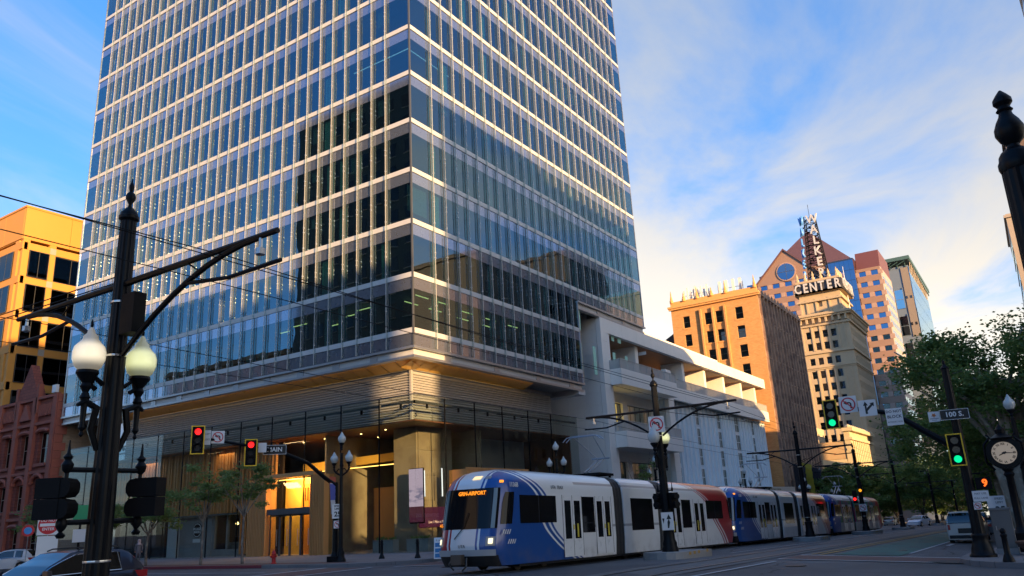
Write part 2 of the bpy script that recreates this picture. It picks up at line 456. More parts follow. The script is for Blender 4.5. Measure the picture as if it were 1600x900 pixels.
WIN = {}
def window(parent, P0, U, N, x, z, w, h, depth, glass, frame, rail=True, label=None, bars=0):
    """a window unit of its own: frame, meeting rail and pane, set back in its opening"""
    key = (round(w, 2), round(h, 2), glass.name, frame.name, rail, bars)
    if key not in WIN:
        b = MB(); t = .07 if w < 2.5 else .1
        b.box(0, w, -.06, 0, 0, t, 1); b.box(0, w, -.06, 0, h-t, h, 1)
        b.box(0, t, -.06, 0, t, h-t, 1); b.box(w-t, w, -.06, 0, t, h-t, 1)
        if rail: b.box(t, w-t, -.055, -.005, h*.5-.03, h*.5+.03, 1)
        for k in range(bars): b.box(w*(k+1)/(bars+1)-.03, w*(k+1)/(bars+1)+.03, -.055, -.005, t, h-t, 1)
        b.quad((t,-.02,t), (w-t,-.02,t), (w-t,-.02,h-t), (t,-.02,h-t), m=0)
        WIN[key] = b.mesh('window', [glass, frame])
    P0, U, N = Vector(P0), Vector(U), Vector(N)
    o = put('window', WIN[key], parent, P0+U*x+Vector((0,0,z))-N*depth-wloc(parent), label)
    o.rotation_euler = (0, 0, atan2(U.y, U.x))
    return o

def edges(pairs, lo, hi):
    """cut list and hole flags from openings (a, b) along one axis"""
    xs, holes = [lo], []
    for a, b in pairs:
        xs.append(a); holes.append(len(xs)-1); xs.append(b)
    xs.append(hi)
    return xs, holes
# ================================================================ glass tower
H, ZG = 4.2, 14.943
TN, TW, TW2 = 47.1, 41.44, 25.28           # north width, west width above, west width of the two lower storeys
tower = thing('glass_tower', 'tall corner office tower of blue glass with white floor bands and pale glass fins', 'office tower', (0, 0, -.42))
TOPF = 23
ne = [0, 2.4]+[2.4+1.5107*k for k in range(1, 28)]+[TN-2.4, TN]
ne = [0]+[2.4+(TN-4.8)*k/28 for k in range(29)]+[TN]
we = [0]+[2.4+(TW-4.8)*k/24 for k in range(25)]+[TW]
wlow = [y for y in we if y < TW2-.5]+[TW2]
def slab(nm, x0, x1, y0, y1, z0, z1, mt): MB().box(x0, x1, y0, y1, z0, z1).build(nm, mt, tower)
# white bands, one ring piece per storey and face
for k in range(TOPF+1):
    z = ZG+k*H; yl = TW2 if k < 2 else TW
    b = MB().box(.0, TN, -.06, .06, z-.38, z); b.build('floor_band', M['band'], tower)
    b = MB().box(-.06, .06, -yl, -.06, z-.38, z); b.build('floor_band', M['band'], tower)
    b = MB().box(TN-.06, TN+.06, -TW, -.06, z-.38, z).box(.06, TN-.06, -TW-.06, -TW+.06, z-.38, z); b.build('floor_band', M['band'], tower)
    # slab and ceiling behind
    MB().box(.12, TN-.12, -(yl-.1), -.12, z-.75, z-.12).build('floor_slab', M['inter'], tower)
# hidden core walls and interior columns of green-tinted blinds
core = MB().box(7.5, TN-7, -TW+7, -7.5, 9, ZG+TOPF*H)
core.build('core_wall', M['inter'], tower)
cur = MB()
for k in range(TOPF):
    z0, z1 = ZG+k*H, ZG+(k+1)*H-1.26
    for i in range(1, 29):
        if i % 6 in (4, 5) or R.random() < .06:
            w_ = ne[i+1]-ne[i] if i < 29 else 1.5
            cur.box(ne[i]+.15, ne[i]+w_*R.choice((.45, .6, .85)), -.32, -.28, z0, z1)
    for i in range(1, 25):
        if i % 5 in (1,) or R.random() < .12:
            cur.box(.28, .32, -(we[i]+1.5*R.choice((.5, .6, .85))), -we[i]-.12, z0 if k > 1 or we[i] < 23 else z0, z1)
    if k < 2: continue
cur.build('green_blinds', M['curtain'], tower, kind='stuff')
# roller blinds drawn to different heights
rb = MB()
for k in range(1, TOPF):
    z1 = ZG+(k+1)*H-1.26
    for i in range(29):
        if R.random() < .13: rb.quad((ne[i]+.08, -.45, z1-R.choice((.5, .9, 1.5, 2.2))), (ne[i+1]-.08, -.45, z1-.9), (ne[i+1]-.08, -.45, z1), (ne[i]+.08, -.45, z1))
    for i in range(25):
        if R.random() < .13 and (k > 1 or we[i+1] < 24):
            h_ = R.choice((.5, .9, 1.5, 2.2)); rb.quad((.45, -we[i]-.08, z1-h_), (.45, -we[i+1]+.08, z1-h_), (.45, -we[i+1]+.08, z1), (.45, -we[i]-.08, z1))
for f_ in range(0, len(rb.v), 4):
    zl_ = min(rb.v[f_][2], rb.v[f_+1][2]); rb.v[f_] = (rb.v[f_][0], rb.v[f_][1], zl_); rb.v[f_+1] = (rb.v[f_+1][0], rb.v[f_+1][1], zl_)
rb.build('roller_blinds', pmat('roller_blind', (.34,.36,.36), .8, var=.1), tower, kind='stuff', fix=False)
# glazing, frit strips, mullions
def pane(w, h, face, mt, nm='glass_pane'):
    b = MB()
    if face == 'n': b.box(0, w, -.02, 0, 0, h)
    else: b.box(0, .02, -w, 0, 0, h)
    return b.mesh(nm, mt)
PM = {}
rest = MB(); frit = MB(); mul = MB(); bolts = MB(); lights = MB()
cands = []
C0 = Vector((-35.5, 41.85, 1.6))
for k in range(-1, TOPF):
    z0 = ZG+k*H if k >= 0 else ZG-1.35
    z1 = ZG+(k+1)*H-1.26
    for i in range(len(ne)-1):
        a, b = ne[i], ne[i+1]
        if k >= 0: cands.append(('n', a+.03, b-.03, z0, z1, k))
        frit.box(a+.03, b-.03, -.03, .0, (ZG+(k+1)*H-1.26) if k >= 0 else ZG-1.35, ZG+(k+1)*H-.38)
    es = wlow if k < 2 else we
    for i in range(len(es)-1):
        a, b = es[i], es[i+1]
        if k >= 0: cands.append(('w', a+.03, b-.03, z0, z1, k))
        frit.box(.0, .03, -b+.03, -a-.03, (ZG+(k+1)*H-1.26) if k >= 0 else ZG-1.35, ZG+(k+1)*H-.38)
# the two storeys of glass that end early, and the sill below the upper volume
for i in range(len(we)-1):
    if we[i+1] > TW2+.2: frit.box(.0, .03, -we[i+1]+.03, -max(we[i], TW2)-.03, ZG+2*H-1.35, ZG+2*H-.38)
def size(c):
    p = Vector((c[1], 0, c[3])) if c[0] == 'n' else Vector((0, -c[1], c[3]))
    d = p-C0
    cs = abs(d.y if c[0] == 'n' else d.x)/d.length
    return cs*(c[2]-c[1])/d.length**2
vis = [c for c in cands if c[5] <= 12]
vis.sort(key=size, reverse=True)
big = set(vis[:300])
for c in cands:
    f, a, b, z0, z1, k = c
    if c in big:
        key = (f, round(b-a, 2), round(z1-z0, 2))
        if key not in PM: PM[key] = pane(b-a, z1-z0, f, M['vision'])
        tl = R.gauss(0, .0016)
        o = put('glass_pane', PM[key], tower, Vector((a, -.0, z0) if f == 'n' else (0, -a, z0))-tower.location)
        o.rotation_euler = (R.gauss(0, .001), R.gauss(0, .001), tl)
    elif f == 'n': rest.box(a, b, -.02, 0, z0, z1)
    else: rest.box(0, .02, -b, -a, z0, z1)
rest.build('upper_glazing', M['vision'], tower, kind='stuff', fix=False)
frit.build('frit_strips', M['frit'], tower, kind='stuff', fix=False)
# back faces of the tower (plain glazing)
MB().box(TN-.02, TN, -TW, 0, ZG, ZG+TOPF*H).box(0, TN, -TW, -TW+.02, ZG+2*H, ZG+TOPF*H).box(.0, TN, -TW2-.02, -TW2, ZG-1.35, ZG+2*H-1.4).build('rear_glazing', M['vision'], tower)
# fins, full height, each its own
M['finedge'] = pmat('fin_edge', (.50,.50,.48), .3, var=.05)
def finm(L):
    b = MB().box(-.012, .012, 0, .24, 0, L, 0)
    b.box(-.03, .03, -.05, .02, 0, L, 1)
    b.box(-.018, .018, .24, .27, 0, L, 2)
    return b.mesh('glass_fin', [M['fin'], M['mull'], M['finedge']])
Lf, Lu = TOPF*H+1.3, (TOPF-2)*H+1.3
f1, f2 = finm(Lf), finm(Lu)
for x in ne[1:-1]: put('glass_fin', f1, tower, Vector((x, 0, ZG-1.32))-tower.location)
for y in we[1:-1]:
    lo = y < TW2-.5
    o = put('glass_fin', f1 if lo else f2, tower, Vector((0, -y, ZG-1.32 if lo else ZG+2*H-1.32))-tower.location)
    o.rotation_euler = (0, 0, pi/2)
MB().box(-.07, .05, -.05, .07, ZG-1.4, ZG+TOPF*H).build('corner_mullion', M['mull'], tower)
MB().box(-.07, .05, -TW2-.05, -TW2+.05, ZG-1.4, ZG+2*H-1.4).build('corner_mullion', M['steel'], tower)
MB().box(-.05, .07, -TW-.07, -TW+.02, ZG+2*H-1.4, ZG+TOPF*H).build('corner_mullion', M['steel'], tower)
MB().box(TN-.02, TN+.07, -.05, .07, ZG-1.4, ZG+TOPF*H).build('corner_mullion', M['steel'], tower)
for k in range(0, 14):
    z = ZG+k*H
    for x in ne[1:-1]:
        for dz in (1.55, 1.95, .18): bolts.box(x-.04, x+.04, .18, .30, z+dz, z+dz+.09)
    for y in we[1:-1]:
        if k < 2 and y > TW2: continue
        for dz in (1.55, 1.95, .18): bolts.box(-.30, -.18, -y-.04, -y+.04, z+dz, z+dz+.09)
bolts.build('fin_bolts', M['bolt'], tower, kind='stuff', fix=False)
# linear office lamps on the lowest open storey and one strip higher up
M['lamp_y'] = emat('office_lamp', (1.0, .80, .25), .4)
M['lamp_c'] = emat('office_lamp_cool', (.75, .9, .95), .2)
for (x, y, l, d) in [(1.6, -2.2, 1.5, 'y'), (1.6, -4.6, 1.5, 'y'), (3.4, -3, 1.6, 'y'), (3.4, -6, 1.6, 'y'), (2, -8.5, 1.6, 'y'), (3.6, -10, 1.6, 'y'), (2, -12, 1.5, 'y'),
                     (3.6, -13.8, 1.5, 'y'), (2, -15.5, 1.5, 'y'), (6.5, -2.5, 1.6, 'x'), (9, -3.2, 1.5, 'x'), (14, -2.6, 1.6, 'x'), (12, -4.6, 1.4, 'x'), (17, -3.4, 1.2, 'x')]:
    z = ZG+H-1.05
    b = MB()
    if d == 'y': b.box(x-.05, x+.05, y-l, y, z, z+.05)
    else: b.box(x, x+l, y-.05, y+.05, z, z+.05)
    b.build('strip_lamp', M['lamp_y'], tower)
MB().box(.9, .95, -6.3, -.9, ZG+6*H-1.45, ZG+6*H-1.4).build('strip_lamp', M['lamp_c'], tower)
MB().box(.9, 7, -.95, -.9, ZG+6*H-1.45, ZG+6*H-1.4).build('strip_lamp', M['lamp_c'], tower)
# sill, fascia and soffit under the lower volume
zb = ZG-1.35
def ring(nm, mt, off, z0, z1, d=.3):
    # L-shaped run along the north and west edges, off = distance proud (+) of the glass
    MB().box(-off, TN+off*.0, off-d, off, z0, z1).build(nm, mt, tower)
    MB().box(-off, -off+d, -TW2-off, off-d, z0, z1).build(nm, mt, tower)
ring('sill_trim', M['steel'], .16, zb-.16, zb-.0, .5)
ring('fascia', M['band'], -.12, zb-.62, zb-.16, .35)
ring('fascia_trim', M['steel'], .02, zb-.80, zb-.62, .5)
for x in [TN*i/12 for i in range(1, 12)]:
    MB().box(x-.35, x+.35, -.15, -.04, zb-.6, zb-.18).build('fascia_bracket', M['steel'], tower)
for y in [4, 10.5, 17, 23]:
    MB().box(.04, .15, -y-.35, -y+.35, zb-.6, zb-.18).build('fascia_bracket', M['steel'], tower)
# soffit: sheet, then gold panels set in it, with a lamp strip hidden behind the lip
zs_ = zb-.62
sof = MB().box(.45, TN, -TW2, -.45, zs_-.02, zs_+.05)
sof.build('soffit', M['louv'], tower)
MB().box(.02, TN, -TW2+1.0, -TW2-.3, zs_-.5, zs_-.03).build('soffit_edge', M['band'], tower)
for i in range(26):
    x = 1.0+i*1.5
    MB().quad((x+.04, -.75, zs_-.10), (x+1.44, -.75, zs_-.10), (x+1.44, -1.95, zs_-.62), (x+.04, -1.95, zs_-.62)).quad((x+.04, -.75, zs_-.06), (x+1.44, -.75, zs_-.06), (x+1.44, -1.95, zs_-.56), (x+.04, -1.95, zs_-.56)).build('gold_soffit_panel', M['gold'], tower)
for i in range(11):
    y = .8+i*1.5
    MB().quad((.75, -y-.04, zs_-.10), (.75, -y-1.44, zs_-.10), (1.95, -y-1.44, zs_-.62), (1.95, -y-.04, zs_-.62)).quad((.75, -y-.04, zs_-.06), (.75, -y-1.44, zs_-.06), (1.95, -y-1.44, zs_-.56), (1.95, -y-.04, zs_-.56)).build('gold_soffit_panel', M['gold'], tower)
M['cove'] = emat('cove_lamp', (1.0, .52, .11), .8)
MB().box(1.2, 39, -.60, -.52, zs_-.10, zs_-.04).build('cove_lamp', M['cove'], tower)
MB().box(.52, .60, -17.5, -1.0, zs_-.10, zs_-.04).build('cove_lamp', M['cove'], tower)
# underside of the higher volume past the lower storeys
zu = ZG+2*H-1.35
MB().box(.05, TN, -TW, -TW2-.05, zu-.15, zu-.02).build('soffit', M['frit'], tower)
MB().box(-.16, .3, -TW-.16, -TW2, zu-.16, zu).box(.3, TN, -TW-.16, -TW+.3, zu-.16, zu).build('sill_trim', M['steel'], tower)
MB().box(.12, .45, -TW+.1, -TW2-.1, zu-.62, zu-.16).build('fascia', M['band'], tower)
MB().box(.0, .5, -TW, -TW2-.1, zu-.80, zu-.62).build('fascia_trim', M['steel'], tower)
for y in (30, 36): MB().box(.0, .12, -y-.35, -y+.35, zu-.6, zu-.18).build('fascia_bracket', M['steel'], tower)
MB().box(2.2, TN-.3, -TW2-.35, -TW2-.1, ZG-1.3, zu-.15).build('return_wall', pmat('return_panel', (.42,.38,.33), .6), tower)
for (x, y, p) in ((12.3, -.9, 80), (22, -.9, 10), (33, -.9, 8)):  # added area lights; the strongest brightens the gold entrance
    ld = bpy.data.lights.new('lobby_fill', 'AREA'); ld.energy = p; ld.color = (1, .62, .28); ld.size = 2.2
    lo_ = bpy.data.objects.new('lobby_fill', ld); COL.objects.link(lo_); lo_.parent = tower; lo_.location = Vector((x, y, 7.9))-tower.location
ld = bpy.data.lights.new('portal_fill', 'AREA'); ld.energy = 70; ld.color = (1, .6, .22); ld.size = 1.6  # added light in place of sun glow reflected on the gold wall
lo_ = bpy.data.objects.new('portal_fill', ld); COL.objects.link(lo_); lo_.parent = tower; lo_.location = Vector((12.5, -.15, 5.0))-tower.location; lo_.rotation_euler = (radians(-42), 0, 0)
# louvred band, set back 2 m
LZ0, LZ1 = 8.42, zs_-.62
lv = MB().box(2.08, 38.5, -2.2, -2.08, LZ0, LZ1+.3).box(2.08, 2.2, -22.2, -2.08, LZ0, LZ1+.3)
lv.build('louvre_backing', M['louv'], tower)
ln = int((LZ1-LZ0)/.19)
for i in range(ln):
    z = LZ0+i*.19
    b = MB()
    b.prism([(-2.08, z), (-1.93, z+.03), (-1.93, z+.07), (-2.08, z+.15)], 'x', 1.93, 38.5)
    b.build('louvre_slat', M['louv'], tower)
    b = MB()
    b.prism([(1.93, z+.03), (2.08, z), (2.08, z+.15), (1.93, z+.07)], 'y', -22.2, -1.93)
    b.build('louvre_slat', M['louv'], tower)
MB().box(1.88, 2.06, -2.06, -1.88, LZ0, LZ1).build('corner_trim', M['louv'], tower)
MB().box(1.86, 38.5, -2.1, -1.86, LZ1, LZ1+.12).box(1.86, 2.1, -22.2, -2.1, LZ1, LZ1+.12).build('louvre_cap', M['steel'], tower)
# glass screen of the lobby
GT = 10.12
gb = -.42
nx = [0]+[3.35+3.82*i for i in range(12)]
nx[-1] = 45.2
wy = [0, 3.4, 7.1, 10.9, 14.8, 18.6, 23.4]
for i in range(len(nx)-1):
    MB().box(nx[i]+.02, nx[i+1]-.02, -.03, 0, gb, GT).build('screen_glass', M['clear'], tower)
    if i: MB().box(nx[i]-.03, nx[i]+.03, -.06, .02, gb, GT).build('screen_joint', M['blackm'], tower)
    MB().box(nx[i]+.1, nx[i+1]-.1, -.20, -.10, GT-.55, GT-.40).build('screen_bracket', M['mull'], tower)
for i in range(len(wy)-1):
    zl = -.42-.0245*wy[i]-.15
    MB().box(.0, .03, -wy[i+1]+.02, -wy[i]-.02, zl, GT).build('screen_glass', M['clear'], tower)
    if i: MB().box(-.02, .06, -wy[i]-.03, -wy[i]+.03, zl, GT).build('screen_joint', M['blackm'], tower)
    MB().box(.1, .2, -wy[i+1]+.1, -wy[i]-.1, GT-.55, GT-.40).build('screen_bracket', M['mull'], tower)
MB().box(-.04, 45.2, -.05, .04, GT, GT+.07).box(-.04, .05, -23.4, -.05, GT, GT+.07).build('screen_cap', M['mull'], tower)
for i in range(1, len(nx)-1):
    MB().tube([(nx[i]-1.9, -.2, GT-.48), (nx[i]-1.9, -.2, GT-.85)], .09, 8).tube([(nx[i]-1.9, -.2, GT-.48), (nx[i]-1.9, -2.0, GT-.2)], .04, 6).build('screen_spotlight', M['blackm'], tower)
for i in range(1, len(wy)-1):
    MB().tube([(.2, -wy[i]+1.8, GT-.48), (.2, -wy[i]+1.8, GT-.85)], .09, 8).tube([(.2, -wy[i]+1.8, GT-.48), (2.0, -wy[i]+1.8, GT-.2)], .04, 6).build('screen_spotlight', M['blackm'], tower)
# lobby
M['warm'] = emat('warm_lamp', (1.0, .62, .22), 1.5)
M['wood'] = pmat('wood_slat', (.56,.27,.09), .5, var=.25, vscale=2, streak=1)
M['ceil'] = pmat('lobby_ceiling', (.16,.065,.035), .45, var=.1)
M['trav'] = pmat('travertine', (.30,.235,.16), .5, var=.12, vscale=2, streak=1, col2=(.25,.19,.13), c2scale=.8)
M['goldwall'] = pmat('gold_wall', (.85,.48,.09), .35, metal=.1, var=.08)
M['slab'] = pmat('lobby_floor', (.30,.28,.26), .3, var=.1)
MB().box(.1, 38.5, -22, -.1, LZ0-.12, LZ0-.02).build('lobby_ceiling', M['ceil'], tower)
MB().box(.1, 45, -24, -.08, -.60, -.41).build('lobby_floor', M['slab'], tower)
tr = MB()
for i in range(6):
    for j in range(7):
        x = 1.1+i*1.45; z = -.4+j*1.26
        MB().box(x+.01, x+1.44, -8.9, -8.75, z+.01, min(z+1.25, LZ0-.15)).build('stone_panel', M['trav'], tower)
MB().box(9.9, 10.05, -9, -1.2, -.4, LZ0-.15).box(1.0, 9.9, -9.2, -8.95, -.4, LZ0-.13).build('lobby_wall', M['trav'], tower)
MB().box(5.6, 9.8, -6.5, -6.3, 0, 4.3).build('lobby_wall', M['wood'], tower)
# corner block with the screen
for j in range(4):
    for i in range(3):
        y = -3.1-i*1.3; z = 1.2+j*1.8
        MB().box(2.32, 2.4, y-1.29, y-.01, z+.01, z+1.79).build('stone_panel', M['trav'], tower)
MB().box(2.42, 4.6, -7.2, -2.95, -.4, LZ0-.15).build('lobby_wall', M['trav'], tower)
# led screens
def ledmat():
    m = bpy.data.materials.new('led_picture'); m.use_nodes = True
    nt = m.node_tree; b = nt.nodes['Principled BSDF']; t = nd(nt, 'ShaderNodeTexCoord'); s = nd(nt, 'ShaderNodeSeparateXYZ')
    nt.links.new(t.outputs['Object'], s.inputs[0])
    z = V(nt, s.outputs[2])
    n = nd(nt, 'ShaderNodeTexNoise'); n.inputs['Scale'].default_value = 1.4; n.inputs['Detail'].default_value = 5
    mp = nd(nt, 'ShaderNodeMapping'); mp.inputs['Scale'].default_value = (1, 1, 3); nt.links.new(t.outputs['Object'], mp.inputs[0]); nt.links.new(mp.outputs[0], n.inputs['Vector'])
    band = (z-3.35).absv().smooth(.7, .2)
    c = mixc(nt, (V(nt, n.outputs[0]).smooth(.42, .6)*band), (.60,.44,.56), (.24,.20,.32))
    c = mixc(nt, z.lt(2.55), c, (.075,.014,.035))
    nt.links.new(c, b.inputs['Emission Color']); b.inputs['Emission Strength'].default_value = .15
    b.inputs['Base Color'].default_value = (.02,.02,.02,1); b.inputs['Roughness'].default_value = .2
    return m
LED = ledmat()
sc_ = thing('video_screen', 'tall pink and maroon video screen behind the lobby glass at the tower corner', 'screen', (1.5, -1.9, -.0))
b = MB().box(-.45, .75, -.12, 0, 1.5, 5.15); b.build('screen_panel', LED, sc_, world=False)
b = MB().box(-.5, .8, -.2, -.13, 1.4, 5.2); b.build('screen_housing', M['blackm'], sc_, world=False)
sc2 = thing('low_video_screen', 'low maroon video wall around the base of the stone block in the lobby', 'screen', (2.2, -3.0, 0))
MB().box(-.05, .08, -4.2, 0, 1.1, 2.5).build('screen_panel', pmat('led_maroon', (.02,.01,.01), .2, var=0, emit=(.075,.012,.03), es=.2), sc2, world=False)
text('Live 1 Main at Main', .26, emat('screen_text', (1,.6,.4), .2), sc2, (-.07, -1.9, 1.45), face_rot(-1, 0), .002)
# slatted wood wall on the north side with the shop front
zf = -.42
for i in range(76):
    x = 15.8+i*.30
    if x > 38.3: break
    d = .30 if i % 3 else .20
    if not 19.9 < x < 23.7: MB().box(x, x+.13, -1.55, -1.55+d, 2.95 if x > 19.9 else zf+.12, LZ0-.14).build('wood_slat', M['wood'], tower)
    else: MB().box(x, x+.13, -1.55, -1.55+d, 3.0, LZ0-.14).build('wood_slat', M['wood'], tower)
MB().box(15.6, 38.4, -2.1, -1.9, 2.9, LZ0-.14).box(15.6, 19.9, -2.1, -1.9, zf, 2.9).build('slat_backing', pmat('slat_backing', (.035,.02,.014), .8), tower)
# shop front below the slats
MB().box(29.4, 38.4, -1.9, -1.8, zf, 2.75).box(29.4, 38.4, -4, -3.9, zf, 2.75).build('shop_glass', M['dglass'], tower)
MB().box(28.1, 29.4, -1.9, -1.15, zf, 2.85).build('shop_column', pmat('pale_column', (.48,.50,.50), .7, var=.08), tower)
MB().box(23.7, 28.1, -1.9, -1.45, zf, 2.85).build('shop_wall', M['conc'], tower)
MB().box(19.9, 23.7, -1.75, -1.5, zf, zf+.55).build('shop_plinth', M['conc'], tower)
MB().box(19.9, 20.2, -1.75, -1.5, zf+.55, 2.95).box(23.4, 23.7, -1.75, -1.5, zf+.55, 2.95).box(21.7, 21.85, -1.75, -1.5, zf+.55, 2.95).build('shop_frame', M['conc'], tower)
MB().box(20.2, 23.4, -1.66, -1.62, zf+.55, 2.85).build('shop_glass', M['clear'], tower)
MB().box(20, 23.6, -5, -4.9, zf, 2.9).build('shop_back_wall', M['inter'], tower)
for (x, z) in ((20.9, 2.3), (22.4, 2.1), (21.6, 2.4)): MB().lathe([(.02, .18), (.12, .1), (.14, 0), (.06, -.06)], 10, (x, -3, z)).build('pendant_lamp', M['warm'], tower)
MB().box(20.4, 23.1, -3.6, -2.8, zf, .65).box(20.6, 21.2, -3.4, -3, .65, 1.2).build('shop_counter', M['conc'], tower)
MB().box(19.9, 38.4, -1.62, -1.1, 2.85, 2.98).build('shop_canopy', M['mull'], tower)
for x in (30.5, 33, 35.5, 38.3): MB().box(x-.06, x+.06, -1.78, -1.6, zf, 2.8).build('shop_mullion', M['blackm'], tower)
sg = thing('round_shop_sign', 'round black and white bakery sign on the grey wall beside the shop front', 'sign', (25.6, -1.40, 1.75))
MB().tube([(0, -.06, 0), (0, 0, 0)], .62, 28).build('sign_disc', M['blackm'], sg, world=False)
MB().tube([(0, 0, 0), (0, .01, 0)], .56, 28).build('sign_ring', M['white'], sg, world=False)
MB().tube([(0, .01, 0), (0, .02, 0)], .50, 28).build('sign_disc', M['blackm'], sg, world=False)
text('VILLAGE', .27, M['white'], sg, (0, .03, .10), face_rot(0, 1), .003, bold=.008)
text('BAKER', .27, M['white'], sg, (0, .03, -.15), face_rot(0, 1), .003, bold=.008)
MB().box(-.5, .5, .0, .03, -1.0, -.72).build('sign_plate', M['white'], sg, world=False)
# corner reveal of the podium at the east end
MB().box(38.5, 39.1, -2.3, -2.0, zf, 12.6).prism([(39.1, zf), (42.5, zf), (40.0, LZ1), (39.1, LZ1)], 'y', -2.4, -2.0).build('podium_return', M['frit'], tower)
# entrance portal: slatted jambs, lintel, glowing reveal, doors
MB().box(9.4, 15.8, -.35, .55, 5.25, 5.55).build('portal_lintel', M['wood'], tower)
for i in range(9):
    MB().box(8.3+i*.17, 8.38+i*.17, -.5, .5, zf, 5.25).build('portal_fin', M['wood'], tower)
for i in range(12):
    MB().box(14.7+i*.18, 14.79+i*.18, -.5, .45, zf, 5.25).build('portal_fin', M['wood'], tower)
MB().box(9.85, 14.65, .1, .35, 2.55, 2.98).build('door_canopy', M['mull'], tower)
MB().box(9.95, 10.1, -1.6, 0, zf, 5.2).build('portal_reveal', M['goldwall'], tower)
MB().box(12.7, 14.65, -1.6, -1.45, zf, 5.2).build('portal_wall', M['goldwall'], tower)
MB().box(10.1, 10.6, -1.6, -1.45, zf, 5.2).build('portal_wall', M['goldwall'], tower)
MB().box(11.8, 12.7, -1.5, -1.35, zf, 4.75).build('portal_art', pmat('amber_panel', (.75,.26,.03), .4), tower)
MB().box(10.6, 11.8, -2.2, -2.1, zf, 5.2).build('portal_wall', pmat('dark_wood', (.10,.045,.02), .5), tower)
MB().box(11.8, 12.7, -1.62, -1.5, 4.75, 5.2).build('portal_wall', M['goldwall'], tower)
for x in (11.95, 12.2, 12.45): MB().box(x, x+.06, -1.34, -1.3, 3.5, 4.5).build('art_slot', M['blackm'], tower)
MB().box(.3, 38.6, -22.4, -22.2, -.6, LZ0).box(38.6, 38.8, -22.2, -2.4, -.6, LZ0).build('lobby_wall', M['ceil'], tower)
for i, x in enumerate((10.0, 11.15, 12.3, 13.45)):
    MB().box(x, x+.09, 0, .08, zf, 2.55).box(x+1.06, x+1.15, 0, .08, zf, 2.55).box(x, x+1.15, 0, .08, 2.42, 2.55).build('door_frame', M['mull'], tower)
    MB().box(x+.09, x+1.06, .03, .05, zf+.1, 2.42).build('door_glass', M['clear'], tower)
    MB().tube([(x+.25, .12, zf+.7), (x+.25, .12, zf+1.9)], .025, 6).build('door_handle', M['steel'], tower)
# lobby ceiling downlights and the amber cove, lit as in the photograph
for (x, y) in [(5, -2.5), (8, -3), (12, -3), (15, -3.5), (6.5, -5.5), (9, -6), (4, -8), (18, -2.6), (13, -5.5)]:
    MB().tube([(x, y, LZ0-.16), (x, y, LZ0-.12)], .07, 10).build('downlight', M['warm'], tower)
MB().box(3.2, 15.4, -3.9, -3.75, 5.8, 5.85).box(10.3, 14.5, -.5, -.42, 5.12, 5.17).build('amber_cove_lamp', M['cove'], tower)
MB().prism([(2.8, 6.25), (16, 5.9), (16, 6.6), (2.8, 6.8)], 'y', -5.0, -4.4).build('curved_beam', M['goldwall'], tower)
# timber portal on the Main Street side
for (a, c) in ((-12.2, -11.4), (-4.9, -4.1)):
    MB().box(-1.3, .3, a, c, -.8, 4.6).build('portal_side', M['wood'], tower)
MB().box(-1.3, .3, -12.2, -4.1, 4.6, 5.0).box(-1.34, -1.24, -12.3, -4.0, 4.95, 5.1).build('portal_lintel', M['wood'], tower)
# hanging light rods behind the west glass
M['rod'] = emat('light_rod', (.85, .88, .95), .22)
for i in range(7): MB().box(1.0, 1.06, -2.2-i*2.0, -2.14-i*2.0, 3.2, 5.0+.2*(i % 2)).build('light_rod', M['rod'], tower)
MB().box(5.2, 5.4, -22, -7.3, -.8, LZ0-.15).build('lobby_wall', pmat('lobby_grey', (.50,.53,.58), .5), tower)
# planters inside
for (x, y) in ((3.9, -1.2), (1.1, -1.6)):
    p = thing('planter_box', 'pale stone planter bench inside the lobby glass near the %s' % ('entrance wall' if x > 3 else 'video screens'), 'planter', (x, y, -.41))
    MB().box(-1.0, .9, -.3, .3, 0, .75).build('planter_body', M['conc'], p, world=False)
    MB().box(-1.02, .92, -.32, .32, .75, .82).build('planter_rim', M['slab'], p, world=False)
    b = MB()
    for i in range(60):
        a = R.uniform(0, 6.3); q = Vector((R.uniform(-.8, .8), R.uniform(-.2, .2), .8)); r_ = R.uniform(.15, .4)
        b.quad(q, q+Vector((.06, 0, .1)), q+Vector((cos(a)*r_, sin(a)*r_, R.uniform(.1, .35))))
    b.build('plants', M['leaf'], p, world=False, fix=False)
# ================================================================ theatre (white building along Main Street)
M['stonew'] = pmat('white_stone', (.84,.80,.73), .6, var=.09, vscale=.8, bump=.08, streak=1)
M['soffw'] = pmat('wood_soffit', (.34,.17,.08), .5, var=.2, vscale=1)
M['finw'] = pmat('white_fin', (.72,.78,.80), .5, var=.06)
th = thing('theater_building', 'white stone theatre building with open terrace and tall vertical fins', 'building', (0, -30, -1.3))
for j in range(17):                                   # stone facing of the north wall, tile by tile
    z0 = -1.3+j*1.33; z1 = min(z0+1.31, 21.2)
    if z0 > 21: continue
    for i in range(5):
        x = .55+i*1.9+(j % 2)*.0
        MB().box(x, x+1.88, -30.1, -29.98, z0, z1).build('stone_panel', M['stonew'], th)
MB().box(.05, 12, -32, -30.12, -1.3, 21.15).build('north_wall', M['stonew'], th)
for j in range(9):
    z0 = -1.3+j*2.5
    MB().box(-.02, .5, -31.35, -29.97, z0+.01, min(z0+2.49, 21.2)).build('pier_panel', M['stonew'], th)
for i in range(15):                                   # terrace roof beam in lengths
    y = -31.38-i*3.87
    MB().box(.0, .5, y-3.85, y, 19.7, 21.2).build('beam_panel', M['stonew'], th)
MB().box(1.6, 12, -71.5, -30.2, 21.2, 22.3).build('parapet', M['stonew'], th)
MB().box(.52, 14, -89.4, -32, 19.75, 21.1).build('roof', M['stonew'], th)
MB().box(.5, 9, -89.3, -31.4, 19.66, 19.74).build('terrace_ceiling', M['soffw'], th)
MB().box(.5, 9, -31.6, -31.38, 15.8, 19.7).build('terrace_wall', M['soffw'], th)
